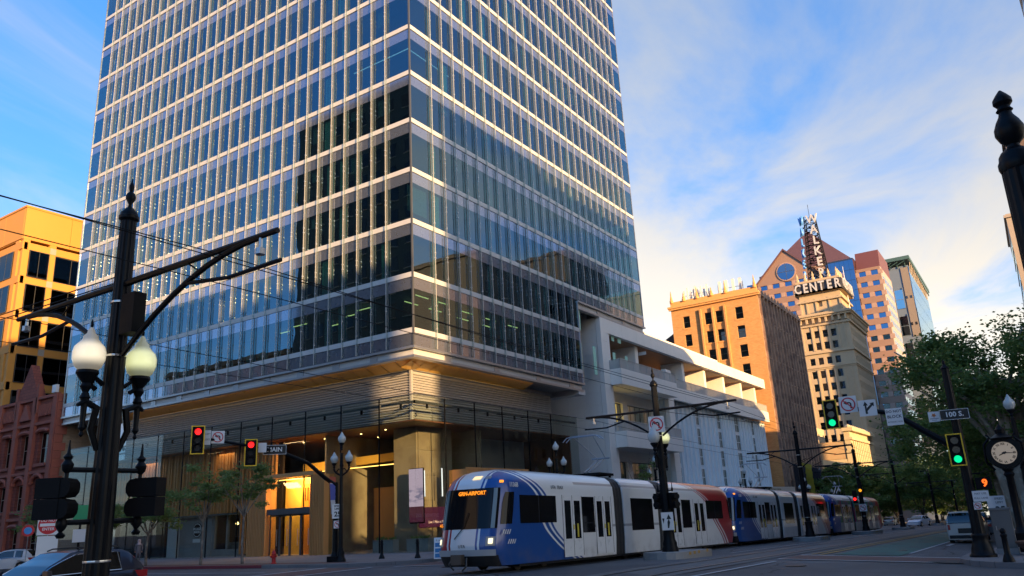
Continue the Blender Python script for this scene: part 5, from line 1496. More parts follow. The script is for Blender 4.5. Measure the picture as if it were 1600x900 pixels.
def pantograph(parent, y, up_):
    q = MB().box(-.75, .75, y-.7, y+.7, 3.52, 3.62)
    for sx in (-1, 1): q.tube([(sx*.6, y-.6, 3.45), (sx*.6, y-.6, 3.62)], .06, 6).tube([(sx*.6, y+.6, 3.45), (sx*.6, y+.6, 3.62)], .06, 6)
    r_ = q.build('pantograph', M['blackm'], parent, world=False)
    z1, z2 = (4.35, 5.25) if up_ else (3.7, 3.85)
    q = MB()
    for sx in (-.25, .25):
        q.tube([(sx*.4, y+.5, 3.65), (sx*.6, y-1.1, z1)], .04, 6); q.tube([(sx*.8, y-1.1, z1), (sx*2.0, y+.6, z2)], .02, 6)
    q.tube([(-.45, y-1.0, z1), (.45, y-1.0, z1)], .04, 6)
    q.build('pantograph_arm', M['steel'], r_, world=False)
    q = MB()
    for dy in (-.15, .15): q.tube([(-.95, y+.6+dy, z2-.2), (-.75, y+.6+dy, z2-.03), (-.5, y+.6+dy, z2), (.5, y+.6+dy, z2), (.75, y+.6+dy, z2-.03), (.95, y+.6+dy, z2-.2)], .02, 6)
    q.build('contact_shoe', M['steel'], r_, world=False)
SPEC_A = [('w', .95, 3.45), ('d', 3.92, 5.45), ('v', 5.47, 6.50), ('d', 6.58, 8.05)]
def make_tram(lit=True, paint=None, label=''):
    paint = paint or TP
    t = thing('light_rail_tram', label, 'tram', (0, 0, 0), 0, 'coupled trams along Main Street')
    a = bpy.data.objects.new('front_section', None); COL.objects.link(a); a.parent = t
    cab(a, 8.35, paint, lit); side_bits(a, SPEC_A); bogie(a, -2.4)
    c = bpy.data.objects.new('rear_section', None); COL.objects.link(c); c.parent = t; c.location = (0, -23.5, 0); c.rotation_euler = (0, 0, pi)
    cab(c, 9.4, paint, False)
    side_bits(c, [('w', 1.45, 4.1), ('d', 4.15, 6.4), ('v', 6.42, 7.60), ('d', 7.7, 9.0)] if False else [('w', 1.5, 4.05), ('d', 4.35, 5.95), ('v', 6.35, 7.55), ('d', 7.65, 9.2)])
    bogie(c, -2.4)
    end_prism('bellows', -8.33, -9.30, M['tbel'], t, .04, wave=.03)
    end_prism('middle_section', -9.28, -12.95, paint, t)
    end_prism('bellows', -12.93, -14.12, M['tbel'], t, .04, wave=.03)
    side_bits(t, [('v', 10.0, 12.35)]); bogie(t, -11.1)
    MB().box(-1.2, 1.2, -22.5, -1, .14, .3).build('underframe', M['tunder'], t, world=False)
    pantograph(t, -9.0, True)
    if lit:
        text('UTA  TRAX', .18, M['mull'], t, (-1.333, -3.6, 2.83), face_rot(-1, 0), .003)
    return t
tl = make_tram(True, TP, 'nearest tram with blue nose and lit GRN-AIRPORT sign')
X1 = -18.68
def tramplace(t, y):
    g = gz(-18.7, y)
    s = (gz(-18.7, y)-gz(-18.7, y-20))/20 if y < 5 else (gz(-18.7, y)-gz(-18.7, y-22))/22
    t.location = (X1, y, g+.02); t.rotation_euler = (atan2(s, 1), 0, 0)
tramplace(tl, 19.0)
t2 = copy_tree(tl, label='second tram, coupled behind the nearest one, blue nose and white body'); KIDS.clear(); tramplace(t2, 19.25-25.1)
t3 = make_tram(False, TPW, 'last tram of the train, wrapped in a colourful advertisement'); tramplace(t3, 19.25-50.1)

# ================================================================ poles, lamps and signals
M['globe'] = pmat('globe_glass', (.50,.52,.50), .15, var=.03)
def globemat(name, c, s):
    m = pmat(name, (.42,.43,.40), .15, var=0); nt = m.node_tree; b = nt.nodes['Principled BSDF']
    t = nd(nt, 'ShaderNodeTexCoord'); sp = nd(nt, 'ShaderNodeSeparateXYZ'); nt.links.new(t.outputs['Generated'], sp.inputs[0])
    z = V(nt, sp.outputs[2]); g = (z-.42).absv().smooth(.34, .10)
    lw = nd(nt, 'ShaderNodeLayerWeight'); lw.inputs[0].default_value = .35
    f = (V(nt, lw.outputs['Facing'])*-1.0+1.0)
    nt.links.new(((g*f*s)+.025).s, b.inputs['Emission Strength']); b.inputs['Emission Color'].default_value = (*c, 1)
    return m
M['glit'] = globemat('lit_globe', (1.0, .84, .58), .15)
M['glit2'] = globemat('lit_globe_green', (.90, .92, .45), .13)
M['band_s'] = pmat('steel_strap', (.6,.6,.6), .3, metal=.9, var=0)
GP = [(.13, 0), (.22, .09), (.27, .22), (.275, .34), (.25, .44), (.17, .53), (.13, .58), (.12, .64), (.07, .69), (.06, .74), (.02, .80)]
def globe(parent, p, mt, k=1.0, cup=True):
    q = MB().lathe([(r*k, z*k) for r, z in GP], 20); 
    o = q.build('lamp_globe', mt, parent, world=False, smooth=True); o.location = p
    q = MB().lathe([(.02*k, .80*k), (.03*k, .84*k), (.008*k, .95*k)], 8)
    o3 = q.build('lamp_finial', M['black'], parent, world=False); o3.location = p
    q = MB()
    if cup: q.lathe([(.03*k, -.52*k), (.09*k, -.46*k), (.05*k, -.36*k), (.10*k, -.26*k), (.07*k, -.20*k), (.13*k, -.12*k), (.19*k, -.03*k), (.18*k, .02*k)], 14)
    o2 = q.build('lamp_holder', M['black'], parent, world=False, smooth=True); o2.location = p
def fluted(b, prof, n=28, c=(0, 0, 0)):
    vs, fs = [], []
    for r, z, fl in prof:
        for k in range(n*2):
            an = 2*pi*k/(n*2); rr = r*(1-.075*fl*(k % 2)); vs.append((c[0]+rr*cos(an), c[1]+rr*sin(an), c[2]+z))
    N2 = n*2
    for i in range(len(prof)-1):
        for k in range(N2): fs.append((i*N2+k, i*N2+(k+1) % N2, (i+1)*N2+(k+1) % N2, (i+1)*N2+k))
    b.add(vs, fs)
def cat_pole(label, loc, h, arm_z, brace_z, r0=.25, r1=.15, globes=True, armL=3.2, armR=3.2, sign=None, heads=True, big=False, lit=(True, True)):
    t = thing('catenary_pole', label, 'pole', loc, 0, 'track poles between the rails')
    b = MB()
    n = 14 if big else 8
    fluted(b, [(r0, 1.0, 1), (r0*.97, 2.5, 1), (r0*.8, h*.55, 1), (r1*1.05, h-.55, 1), (r1, h-.5, 1)], n)
    b.build('pole_shaft', M['black'], t, world=False, smooth=False)
    MB().lathe([(r0*1.75, 0), (r0*1.75, .12), (r0*1.5, .22), (r0*1.55, .34), (r0*1.25, .48), (r0*1.18, .85), (r0*1.35, .95), (r0*1.3, 1.02), (r0*1.02, 1.06)], 16).build('pole_base', M['black'], t, world=False, smooth=True)
    fs_k = 1.0 if big else .8
    MB().lathe([(r1*1.02, h-.52), (r1*1.3, h-.48), (r1*1.32, h-.42), (r1*1.15, h-.40), (r1*1.1, h-.35), (r1*.6, h-.26), (r1*.25, h-.22), (r1*.22, h-.16), (r1*.62, h-.06), (r1*.66, h), (r1*.5, h+.06), (r1*.2, h+.10), (r1*.34, h+.17), (r1*.36, h+.22), (r1*.12, h+.30), (r1*.03, h+.4)], 16).build('finial', M['black'], t, world=False, smooth=True)
    for s, L in ((1, armL), (-1, armR)):
        if not L: continue
        zt = arm_z+.0
        MB().tube([(s*r0*.6, 0, arm_z), (s*(L+.4), 0, zt+.02)], [.065, .05] if big else .055, 8).build('track_arm', M['black'], t, world=False)
        pts = []
        for i in range(9):
            f = i/8; x = r0+(L-r0)*f; z = brace_z+(zt-brace_z)*(1-(1-f)**2.0)*(1.0)
            pts.append((s*x, 0, z))
        MB().tube(pts, .05 if big else .045, 8).build('arm_brace', M['black'], t, world=False)
        MB().tube([(s*L*.50, 0, arm_z), (s*L*.60, 0, brace_z+(zt-brace_z)*(1-.4**2)-.02)], .018, 5).tube([(s*(L*.50), 0, brace_z+(zt-brace_z)*.72), (s*(L*.8), 0, arm_z-.52), (s*(L+.5), 0, arm_z-.50)], .035, 6).build('steady_arm', M['black'], t, world=False)
        MB().tube([(s*L, 0, arm_z-.02), (s*L, 0, arm_z-.25)], .035, 6).lathe([(.03, arm_z-.32), (.08, arm_z-.3), (.08, arm_z-.2), (.03, arm_z-.18)], 8, (s*L, 0, 0)).build('insulator', M['steel'], t, world=False)
    for z in (brace_z, arm_z-.36, 1.3):
        k = r0+(r1-r0)*min(1, z/h)
        MB().lathe([(k*1.07, z-.018), (k*1.08, z), (k*1.07, z+.018)], 20).build('steel_strap', M['band_s'], t, world=False)
    if globes:
        zg = brace_z-.34
        for i, s in enumerate((1, -1)):
            L = .49 if big else .55
            globe(t, (0, s*L, zg), [M['glit'], M['glit2']][i] if lit[i] else M['globe'], 1.0 if big else .95)
            sc = MB().tube([(s*r0*.9, 0, zg-1.35), (s*(r0+.12), 0, zg-1.0), (s*(L-.22), 0, zg-.62), (s*L, 0, zg-.52), (s*(L+.12), 0, zg-.60)], [.05, .06, .07, .07, .03], 8)
            sc.tube([(s*r0*.9, 0, zg-.2), (s*(r0+.14), 0, zg-.08), (s*(r0+.2), 0, zg-.22), (s*(r0+.10), 0, zg-.30)], .045, 6)
            sc.lathe([(.01, -.34), (.04, -.30), (.02, -.24), (.06, -.18), (.045, -.12), (.055, .25), (.075, .32)], 10, (s*L, 0, zg-.80))
            sc.v = [(-p[1], p[0], p[2]) for p in sc.v]
            sc.build('lamp_bracket', M['black'], t, world=False, smooth=True)
    return t
PX = -21.9
g1 = gz(PX, 34.1)
pole1 = cat_pole('tall fluted black pole in the left foreground with two lit globes', (-21.85, 34.1, g1), 7.9-g1, 6.12-g1, 4.75-g1, .215, .14, True, 3.5, 3.9, big=True)
q = MB().box(-.62, -.22, -.12, .12, 5.1-g1, 5.85-g1); q.build('signal_box', M['blackm'], pole1, world=False)
# pedestrian signals on side brackets, seen from behind
for s, yaw in ((1, 1.0), (-1, -1.0)):
    x = s*.66
    b = MB().tube([(s*.1, 0, 2.72-g1), (x, 0, 2.72-g1)], .045, 8).tube([(s*.1, 0, 1.86-g1), (x, 0, 1.86-g1)], .045, 8)
    b.lathe([(.05, -1.05), (.08, -1.0), (.03, -.95), (.09, -.86), (.09, -.78), (.035, -.7), (.035, -.0), (.08, .05), (.10, .14), (.05, .22), (.08, .27), (.03, .33), (.01, .55)], 10, (x, 0, 2.66-g1))
    b.v = [(-p[1], p[0], p[2]) for p in b.v]
    br = b.build('signal_bracket', M['black'], pole1, world=False, smooth=True)
    for k in range(2):
        z = 2.42-k*.34-g1
        hd = MB()
        hd.prism([(0, z-.16), (0, z+.16), (.10, z+.15), (.16, z+.08), (.17, z), (.16, z-.08), (.10, z-.15)], 'y', -.15, .15)
        hd.box(-.42, 0, -.16, .16, z-.16, z+.165)
        o = hd.build('signal_head', M['blackm'], pole1, world=False)
        o.location = (0, x, 0); o.rotation_euler = (0, 0, radians(-150) if s > 0 else radians(27))
# island with the second pole
def island(label, y0, y1, paint=True, wd=.95):
    t = thing('track_island', label, 'kerb island', (PX, (y0+y1)/2, gz(PX, (y0+y1)/2)), 0, 'concrete islands around the track poles')
    pts = [(PX-wd, y0+wd), (PX-wd, y1-wd)]+arc(PX, y1-wd, wd, pi, 0, 8)[1:-1]+[(PX+wd, y1-wd), (PX+wd, y0+wd)]+arc(PX, y0+wd, wd, 0, -pi, 8)[1:-1]
    b = MB(); g = gz(PX, (y0+y1)/2)
    n = len(pts)
    b.add([(x, y, gz(PX, y)-.1) for x, y in pts]+[(x, y, gz(PX, y)+.26) for x, y in pts], [tuple(range(n, 2*n))]+[(i, (i+1) % n, n+(i+1) % n, n+i) for i in range(n)])
    b.build('island_kerb', M['conc'], t)
    if paint:
        for k in (0, 1, 2, 4):
            x = PX-wd-.004
            MB().quad((x, y1-1.3-k*.5, gz(PX, y1)+.10), (x, y1-1.05-k*.5, gz(PX, y1)+.10), (x, y1-1.05-k*.5, gz(PX, y1)+.22), (x, y1-1.3-k*.5, gz(PX, y1)+.22)).build('paint_mark', M['yline'], t)
    return t
island('concrete track island with worn orange paint at the intersection', 6.4, 10.9)
g = gz(PX, 9.5)+.26
pole2 = cat_pole('fluted track pole on the island before the nearest tram, with no left turn sign', (PX, 9.5, g), 7.3-g, 5.74-g, 4.62-g, .20, .135, True, 3.1, 3.2, lit=(False, True), big=False)
M['sw'] = pmat('sign_face', (.70,.70,.69), .45, var=.03)
M['sr'] = pmat('sign_red', (.55,.02,.03), .45, var=.05)
M['sk'] = pmat('sign_black', (.01,.01,.01), .5, var=0)
M['sb'] = pmat('sign_back', (.30,.30,.31), .5, metal=.5)
def plate(parent, w, h, loc, n, face=None, name='sign_plate', tilt=0):
    b = MB().box(-w/2, w/2, -h/2, h/2, -.012, 0, 1).quad((-w/2, -h/2, .002), (w/2, -h/2, .002), (w/2, h/2, .002), (-w/2, h/2, .002), m=0)
    return put(name, b.mesh(name, [face or M['sw'], M['sb']]), parent, loc, rot=face_rot(*n, tilt))
def noleft(parent, s, loc, n, flip=False):
    p = plate(parent, s, s, loc, n)
    ring = MB(); N_ = 32; ro, ri = s*.42, s*.345
    vs = [(ro*cos(2*pi*i/N_), ro*sin(2*pi*i/N_), .006) for i in range(N_)]+[(ri*cos(2*pi*i/N_), ri*sin(2*pi*i/N_), .006) for i in range(N_)]
    ring.add(vs, [(i, (i+1) % N_, N_+(i+1) % N_, N_+i) for i in range(N_)])
    a = radians(-45); w = s*.035; L = ri
    d, e = Vector((cos(a), sin(a), 0)), Vector((-sin(a), cos(a), 0))
    ring.quad(*[(v.x, v.y, .007) for v in (-d*L-e*w, d*L-e*w, d*L+e*w, -d*L+e*w)])
    ring.build('prohibition_ring', M['sr'], p, world=False)
    k = s/1.0
    ar = MB().quad(*[(x*k, y*k, .0045) for x, y in ((.10, -.26), (.19, -.26), (.19, .06), (.10, .12))]).quad(*[(x*k, y*k, .0045) for x, y in ((.19, .05), (.19, .06), (.10, .14), (-.10, .14), (-.10, .05))]).quad(*[(x*k, y*k, .0045) for x, y in ((-.08, .22), (-.26, .095), (-.08, -.03))])
    ar.build('turn_arrow', M['sk'], p, world=False)
    return p
nrm = Vector((-.55, .84))
noleft(pole2, .68, (-.08, .30, 5.10-g), (-.45, .89))
# small signals and arrow sign low on the pole
for i, (x, rz_) in enumerate(((.30, 0), (-.36, .9))):
    hd = MB().box(-.17, .17, -.14, .14, 1.55-g, 2.2-g)
    for z in (1.72, 2.04): hd.tube([(0, .14, z-g), (0, .34, z-g)], .13, 10)
    o = hd.build('signal_head', M['blackm'], pole2, world=False); o.location = (x, .0, 0); o.rotation_euler = (0, 0, rz_)
    o = MB().lathe([(.03, 0), (.05, .1), (.02, .2), (.01, .4)], 8, (0, 0, 2.25-g)).tube([(0, 0, 2.3-g), (-x, 0, 2.3-g)], .03, 6).build('signal_bracket', M['black'], pole2, world=False); o.location = (x, 0, 0)
pl = plate(pole2, .50, .72, (-.12, .26, 1.05-g), (-.45, .89))
MB().quad((-.02, -.28, .005), (.04, -.28, .005), (.10, -.05, .005), (.06, .10, .005), (-.01, -.02, .005)).quad((-.04, .08, .005), (.16, .08, .005), (.06, .28, .005)).quad((-.22, .12, .005), (-.12, .12, .005), (-.17, -.1, .005)).build('turn_arrow', M['sk'], pl, world=False)
def later_pole(y, label, **k):
    g = gz(PX, y)+.2
    return cat_pole(label, (PX, y, g), 7.3, 5.75, 4.6, .19, .13, k.pop('globes', False), 3.1, 3.1, **k)
island('track island behind the coupled trams, second from the crossing', -16.4, -12.6)
later_pole(-14.3, 'third track pole, standing in front of the second tram')
island('track island by the tail of the last tram', -37, -31.5)
p4 = later_pole(-34, 'fourth track pole at the last tram, carrying red and amber signals')
island('track island with a signal pole beyond the last tram', -57, -52.5)
later_pole(-55, 'fifth track pole beyond the last tram')
island('small track island far down Main Street', -89, -85)
later_pole(-87.3, 'sixth track pole far down Main Street')
later_pole(-120, 'seventh track pole, far down Main Street among the trees')
M['rl'] = emat('red_lens', (1.0, .012, .012), .4); M['gl'] = emat('green_lens', (.0, .95, .36), .17); M['al'] = emat('amber_lens', (1.0, .38, .01), .2)
M['off'] = pmat('dark_lens', (.03,.03,.03), .2)
for (x, z, m_) in ((.45, 2.75, 'rl'), (-.1, 3.45, 'al')):
    hd = MB().box(x-.17, x+.17, .12, .36, z-.35, z+.75).build('signal_head', M['blackm'], p4, world=False)
    MB().tube([(x, .36, z), (x, .39, z)], .13, 10).build('signal_lens', M[m_], hd, world=False)
noleft(p4, .6, (-.1, .42, 2.0), (-.3, .95))

# overhead wires, one thing per wire
def wire(label, pts, r=.008, g='overhead tram wires'):
    b = MB().tube(pts, r, 5); o = b.build('overhead_wire', M['blackm'], None); tag(o, label, 'wire', g); return o
def along(x, z0, z1, sag, y0=34.1):
    ps = []
    sup = [60, 34.1, 9.5, -14.3, -34, -55, -87.3, -120, -160]
    zz_ = {60: 6.3}
    for a, c in zip(sup[:-1], sup[1:]):
        ha = (z0 if a > 20 else z1+gz(PX, a)-gz(PX, 9.5)); hc = (z0 if c > 20 else z1+gz(PX, c)-gz(PX, 9.5))
        for i in range(8):
            f = i/8; ps.append((x, a+(c-a)*f, ha+(hc-ha)*f-sag*4*f*(1-f)))
    return ps
wire('contact wire over the trams', along(-18.7, 5.45, 5.2, 0), .008)
wire('carrier wire over the trams', along(-18.7, 5.95, 5.65, .12), .009)
wire('contact wire over the empty near track', along(-25.0, 5.45, 5.2, 0), .008)
wire('carrier wire over the empty near track', along(-25.0, 5.95, 5.65, .12), .009)
wire('thin cable running above the near track from the upper left', [(-25, 60, 5.9), (-25, 37, 5.9), (-25, 22, 5.75), (-25, 9.5, 5.7)], .009)
wire('span wire crossing from the left edge to the tall foreground pole', [(-6, 34.6, 6.3), (-21.7, 34.1, 6.32)], .012)
wire('lower span wire crossing from the left edge to the tall foreground pole', [(-6, 34.8, 6.1), (-21.7, 34.1, 6.2)], .012)
for (a, c) in (((-21.9, 9.5, 5.72), (-18.7, 3.0, 5.2)), ((-21.9, 9.5, 5.72), (-25, 3, 5.2))):
    wire('bridle wire at the island pole, %s side' % ('tram' if c[0] > -20 else 'near track'), [a, c], .01)

# three-globe street lamps
def lamp3(label, x, y, h=6.5, group='three globe street lamps', g=None):
    g = gz(x, y)+.15 if g is None else g
    t = thing('street_lamp', label, 'street lamp', (x, y, g), 0, group)
    k = h/6.6
    b = MB(); fluted(b, [(.13, .7, 1), (.11, 2.4, 1), (.085, h-1.2, 1)], 8)
    b.build('lamp_post', M['black'], t, world=False)
    MB().lathe([(.30, 0), (.30, .1), (.24, .2), (.20, .35), (.22, .5), (.15, .62), (.16, .7), (.13, .74)], 14).lathe([(.1, h-2.0), (.13, h-1.9), (.09, h-1.8)], 10).build('lamp_base', M['black'], t, world=False, smooth=True)
    globe(t, (0, 0, h-.62), M['globe'], .82)
    for s in (-1, 1):
        globe(t, (s*.60, 0, h-1.75), M['globe'], .82)
        MB().tube([(0, 0, h-2.5), (s*.2, 0, h-2.42), (s*.45, 0, h-2.30), (s*.60, 0, h-2.15)], [.05, .06, .06, .05], 8).tube([(0, 0, h-2.15), (s*.25, 0, h-2.1), (s*.4, 0, h-2.25)], .035, 6).tube([(0, 0, h-1.25), (s*.16, 0, h-1.25)], .02, 6).build('lamp_arm', M['black'], t, world=False)
    return t
L1 = lamp3('three globe lamp on the corner beside the traffic signal mast, speed limit sign on it', -1.5, 8.4, 7.25)
L1['label'] = 'three globe lamp at the corner in front of the lobby, next to the signal mast'
L2 = copy_tree(L1, (-6.3, -8.3, gz(-6.3, -8.3)+.15), label='three globe lamp behind the nearest tram, left of its pantograph'); KIDS.clear()
for (x, y, l) in ((-6.3, -26, 'three globe lamp right behind the island pole'), (-6.3, -52, 'three globe lamp above the joint of the first two trams'), (-6.3, -100, 'three globe lamp under the black banners of the brick block'), (-6.3, -125, 'three globe lamp in front of the far cream shops'), (-6.3, -80, 'three globe lamp near the end of the theatre marquee')):
    q = copy_tree(L1, (x, y, gz(x, y)+.15), label=l)
for (y, l) in ((-118, 'far lamp between the last tram and the trees'), (-136, 'farther lamp left of the dark trees'), (-78, 'lamp in front of the far trees over the last tram')):
    q = copy_tree(L1, (-6.6, y, gz(-6.6, y)+.15), label='three globe '+l)
KIDS.clear()
t = thing('single_globe_lamp', 'tall single globe lamp post beside the street clock on the right', 'street lamp', (-34.9, 1.0, gz(-34.9, 1)+.15))
b = MB(); fluted(b, [(.16, .6, 1), (.14, 2, 1), (.09, 5.4, 1)], 8); b.build('lamp_post', M['black'], t, world=False)
MB().lathe([(.34, 0), (.34, .15), (.22, .4), (.17, .62)], 14).build('lamp_base', M['black'], t, world=False, smooth=True)
globe(t, (0, 0, 5.75), M['globe'], .85)

# foreground pole top at the right edge
t = thing('near_lamp_pole', 'black fluted pole top with an urn finial close at the right edge', 'pole', (-35.89, 33.36, -.31))
b = MB(); fluted(b, [(.20, 0, 1), (.17, 3, 1), (.150, 4.86, 1)], 14); b.build('pole_shaft', M['black'], t, world=False)
MB().lathe([(.15, 4.84), (.165, 4.88), (.165, 4.93), (.15, 4.96), (.145, 5.0), (.12, 5.04), (.06, 5.08), (.055, 5.11), (.10, 5.16), (.13, 5.23), (.128, 5.29), (.10, 5.36), (.065, 5.42), (.055, 5.46), (.075, 5.48), (.06, 5.50), (.055, 5.52), (.085, 5.56), (.083, 5.60), (.05, 5.65), (.01, 5.70)], 24).build('finial', M['black'], t, world=False, smooth=True)

# traffic signals
M['sy'] = pmat('signal_yellow', (.9,.55,.02), .5, var=.04)
def signal(parent, loc, n, lit, k=1.0, name='traffic_signal'):
    """three-lens head on a black back board with a yellow rim, facing n"""
    w, h = .62*k, 1.38*k
    o = put(name, MB().box(-w/2, w/2, -h/2, h/2, -.05, 0).box(-.19*k, .19*k, -.58*k, .58*k, -.2, -.05).mesh(name, M['blackm']), parent, loc, rot=face_rot(*n))
    r_ = MB()
    t_ = .045*k
    r_.box(-w/2-.005, w/2+.005, h/2-t_, h/2+.005, -.045, .012).box(-w/2-.005, w/2+.005, -h/2-.005, -h/2+t_, -.045, .012).box(-w/2-.005, -w/2+t_, -h/2+t_, h/2-t_, -.045, .012).box(w/2-t_, w/2+.005, -h/2+t_, h/2-t_, -.045, .012)
    r_.build('signal_rim', M['sy'], o, world=False)
    for i, c in enumerate(('rl', 'al', 'gl')):
        y = (.40-.40*i)*k
        on = (lit == i)
        MB().tube([(0, y, 0), (0, y, .03)], .155*k, 18).build('signal_lens', M[c] if on else M['off'], o, world=False)
        v = MB(); N_ = 14; vs = []
        for q in range(N_+1):
            a = -.35+(pi+.7)*q/N_
            vs += [(cos(a)*.175*k, y+sin(a)*.175*k, 0), (cos(a)*.175*k, y+sin(a)*.175*k, .24*k)]
        v.add(vs, [(2*q, 2*q+2, 2*q+3, 2*q+1) for q in range(N_)])
        v.build('signal_visor', M['blackm'], o, world=False, fix=False)
    return o
mast = thing('signal_mast', 'black signal mast with two red signals and the MAIN street sign', 'traffic light', (-1.05, 8.4, gz(-1, 8.4)+.15))
zb_ = mast.location.z
b = MB(); fluted(b, [(.17, .5, 1), (.15, 4.4, 1)], 8); b.build('mast_post', M['black'], mast, world=False)
MB().box(-.45, .35, -.3, .3, 0, .32).build('mast_base', M['black'], mast, world=False)
MB().lathe([(.26, .32), (.2, .45), (.18, .55)], 12).build('mast_collar', M['black'], mast, world=False)
arm = [(0, 0, 4.1), (0, .9, 4.55), (0, 2.2, 5.25), (0, 4.0, 5.75), (0, 5.6, 5.95), (0, 9.7, 6.35)]
MB().tube([(x, y, z-zb_-.3 if i < 2 else z-zb_-.2) for i, (x, y, z) in enumerate(arm)], [.13, .12, .11, .10, .085, .06], 8).build('mast_arm', M['black'], mast, world=False)
nW = (-.78, .62)
signal(mast, (-.22, 9.5, 5.95-zb_), nW, 0)
signal(mast, (-.22, 6.3, 5.45-zb_), nW, 0)
noleft(mast, .62, (-.15, 8.3, 6.15-zb_), nW)
pl = plate(mast, .42, .72, (-.12, 8.95, 6.1-zb_), nW); text('EXCEPT', .11, M['sk'], pl, (0, .17, .005), (0, 0, 0), .001); text('BUSES', .13, M['sk'], pl, (0, -.1, .005), (0, 0, 0), .001)
pl = plate(mast, 1.2, .5, (-.20, 4.72, 5.66-zb_), nW, M['sk'])
text('MAIN', .32, M['sw'], pl, (0, 0, .006), (0, 0, 0), .002, bold=.006)
MB().box(-.60, .60, .23, .25, 0, .006).box(-.60, .60, -.25, -.23, 0, .006).box(-.60, -.58, -.23, .23, 0, .006).box(.58, .60, -.23, .23, 0, .006).build('sign_border', M['sw'], pl, world=False)
pl = plate(mast, .42, .5, (-.20, 5.55, 5.74-zb_), nW)
sp = plate(mast, .62, .80, (-.32, .15, 2.35-zb_), nW, name='speed_sign')
text('SPEED', .15, M['sk'], sp, (0, .28, .005), (0, 0, 0), .001, bold=.004); text('LIMIT', .15, M['sk'], sp, (0, .13, .005), (0, 0, 0), .001, bold=.004); text('25', .38, M['sk'], sp, (0, -.17, .005), (0, 0, 0), .001, bold=.012)
noleft(mast, .42, (-.32, .15, 1.62-zb_), nW)
bn = MB()
for i in range(6): bn.quad((0, -.02*i, -.35*i), (0, .5-.03*i, -.35*i+.02), (.02, .47-.03*i, -.35*(i+1)+.02), (.02, -.02*(i+1), -.35*(i+1)))
def bannermat():
    m = pmat('banner_cloth', (.5,.5,.52), .7, var=.05); nt = m.node_tree; b = nt.nodes['Principled BSDF']; t = nd(nt, 'ShaderNodeTexCoord'); s = nd(nt, 'ShaderNodeSeparateXYZ'); nt.links.new(t.outputs['Object'], s.inputs[0])
    z = V(nt, s.outputs[2]); c = mixc(nt, z.gt(-.35), (.55,.56,.58), (.45,.10,.06)); c = mixc(nt, z.gt(-1.3)*z.lt(-.4), c, (.10,.12,.42)); nt.links.new(c, b.inputs['Base Color']); return m
bo = bn.build('banner', bannermat(), L1, world=False, fix=False); bo.location = (.35, .1, 4.7)

mr = thing('signal_mast', 'black signal pole with green signals and the 100 S. street sign', 'traffic light', (-33.3, 9.6, gz(-33.3, 9.6)+.14))
zb_ = mr.location.z; K = 9.6
b = MB(); fluted(b, [(.21, .8, 1), (.17, 2.4, 1), (.125, 5.95-zb_, 1)], 12); b.build('mast_post', M['black'], mr, world=False)
MB().lathe([(.42, 0), (.42, .1), (.36, .16), (.34, .28), (.30, .42), (.24, .55), (.26, .66), (.27, .74), (.22, .80)], 16).build('mast_base', M['black'], mr, world=False, smooth=True)
MB().lathe([(.13, 5.93-zb_), (.15, 5.96-zb_), (.10, 6.02-zb_), (.04, 6.1-zb_), (.06, 6.18-zb_), (.01, 6.3-zb_)], 12).build('mast_cap', M['black'], mr, world=False, smooth=True)
q = arm = [(0, 0, 3.0-zb_), (1.1, 0, 3.84-zb_), (1.6, 0, 4.25-zb_), (2.2, 0, 4.6-zb_), (3.2, 0, 4.85-zb_), (4.4, 0, 5.1-zb_)]
MB().tube(arm, [.13, .115, .10, .09, .08, .06], 8).build('mast_arm', M['black'], mr, world=False)
nR = (-.10, .995)
signal(mr, (4.1, .28, 4.72-zb_), nR, 2, .80)
signal(mr, (.14, .36, 3.04-zb_), nR, 2, .80)
noleft(mr, .62, (3.44, .22, 5.03-zb_), nR)
pl = plate(mr, .62, .60, (2.78, .22, 4.82-zb_), nR)
MB().quad((-.09, -.22, .005), (-.01, -.22, .005), (-.03, .12, .005), (-.09, .12, .005)).quad((-.14, .09, .005), (.03, .09, .005), (-.06, .25, .005)).quad((-.02, -.12, .005), (-.02, .0, .005), (.14, .14, .005), (.19, .08, .005)).quad((.09, .17, .005), (.23, .03, .005), (.24, .19, .005)).build('lane_arrow', M['sk'], pl, world=False)
pl = plate(mr, .56, .62, (1.92, .22, 4.40-zb_), nR)
text('DO NOT', .13, M['sk'], pl, (0, .19, .005), (0, 0, 0), .001, bold=.003); text('BLOCK', .15, M['sk'], pl, (0, .0, .005), (0, 0, 0), .001, bold=.003); text('INTERSECTION', .072, M['sk'], pl, (0, -.19, .005), (0, 0, 0), .001)
pl = plate(mr, .92, .36, (-.02, .26, 4.27-zb_), nR, M['sk'])
text('100 S.', .24, M['sw'], pl, (0, 0, .006), (0, 0, 0), .002, bold=.006)
MB().box(-.46, .46, .165, .18, 0, .006).box(-.46, .46, -.18, -.165, 0, .006).box(-.46, -.445, -.165, .165, 0, .006).box(.445, .46, -.165, .165, 0, .006).build('sign_border', M['sw'], pl, world=False)
pl = plate(mr, .36, .36, (.63, .26, 4.25-zb_), nR)
MB().quad(*[(cos(i*pi/5+pi/10)*(.09 if i % 2 else .045), .05+sin(i*pi/5+pi/10)*(.09 if i % 2 else .045), .005) for i in range(10)]).build('star_emblem', pmat('emblem_orange', (.55,.16,.04), .5), pl, world=False, fix=False)
MB().box(-.14, .14, -.08, -.05, 0, .005).box(-.08, .08, -.13, -.11, 0, .005).build('sign_text_line', M['sb'], pl, world=False)
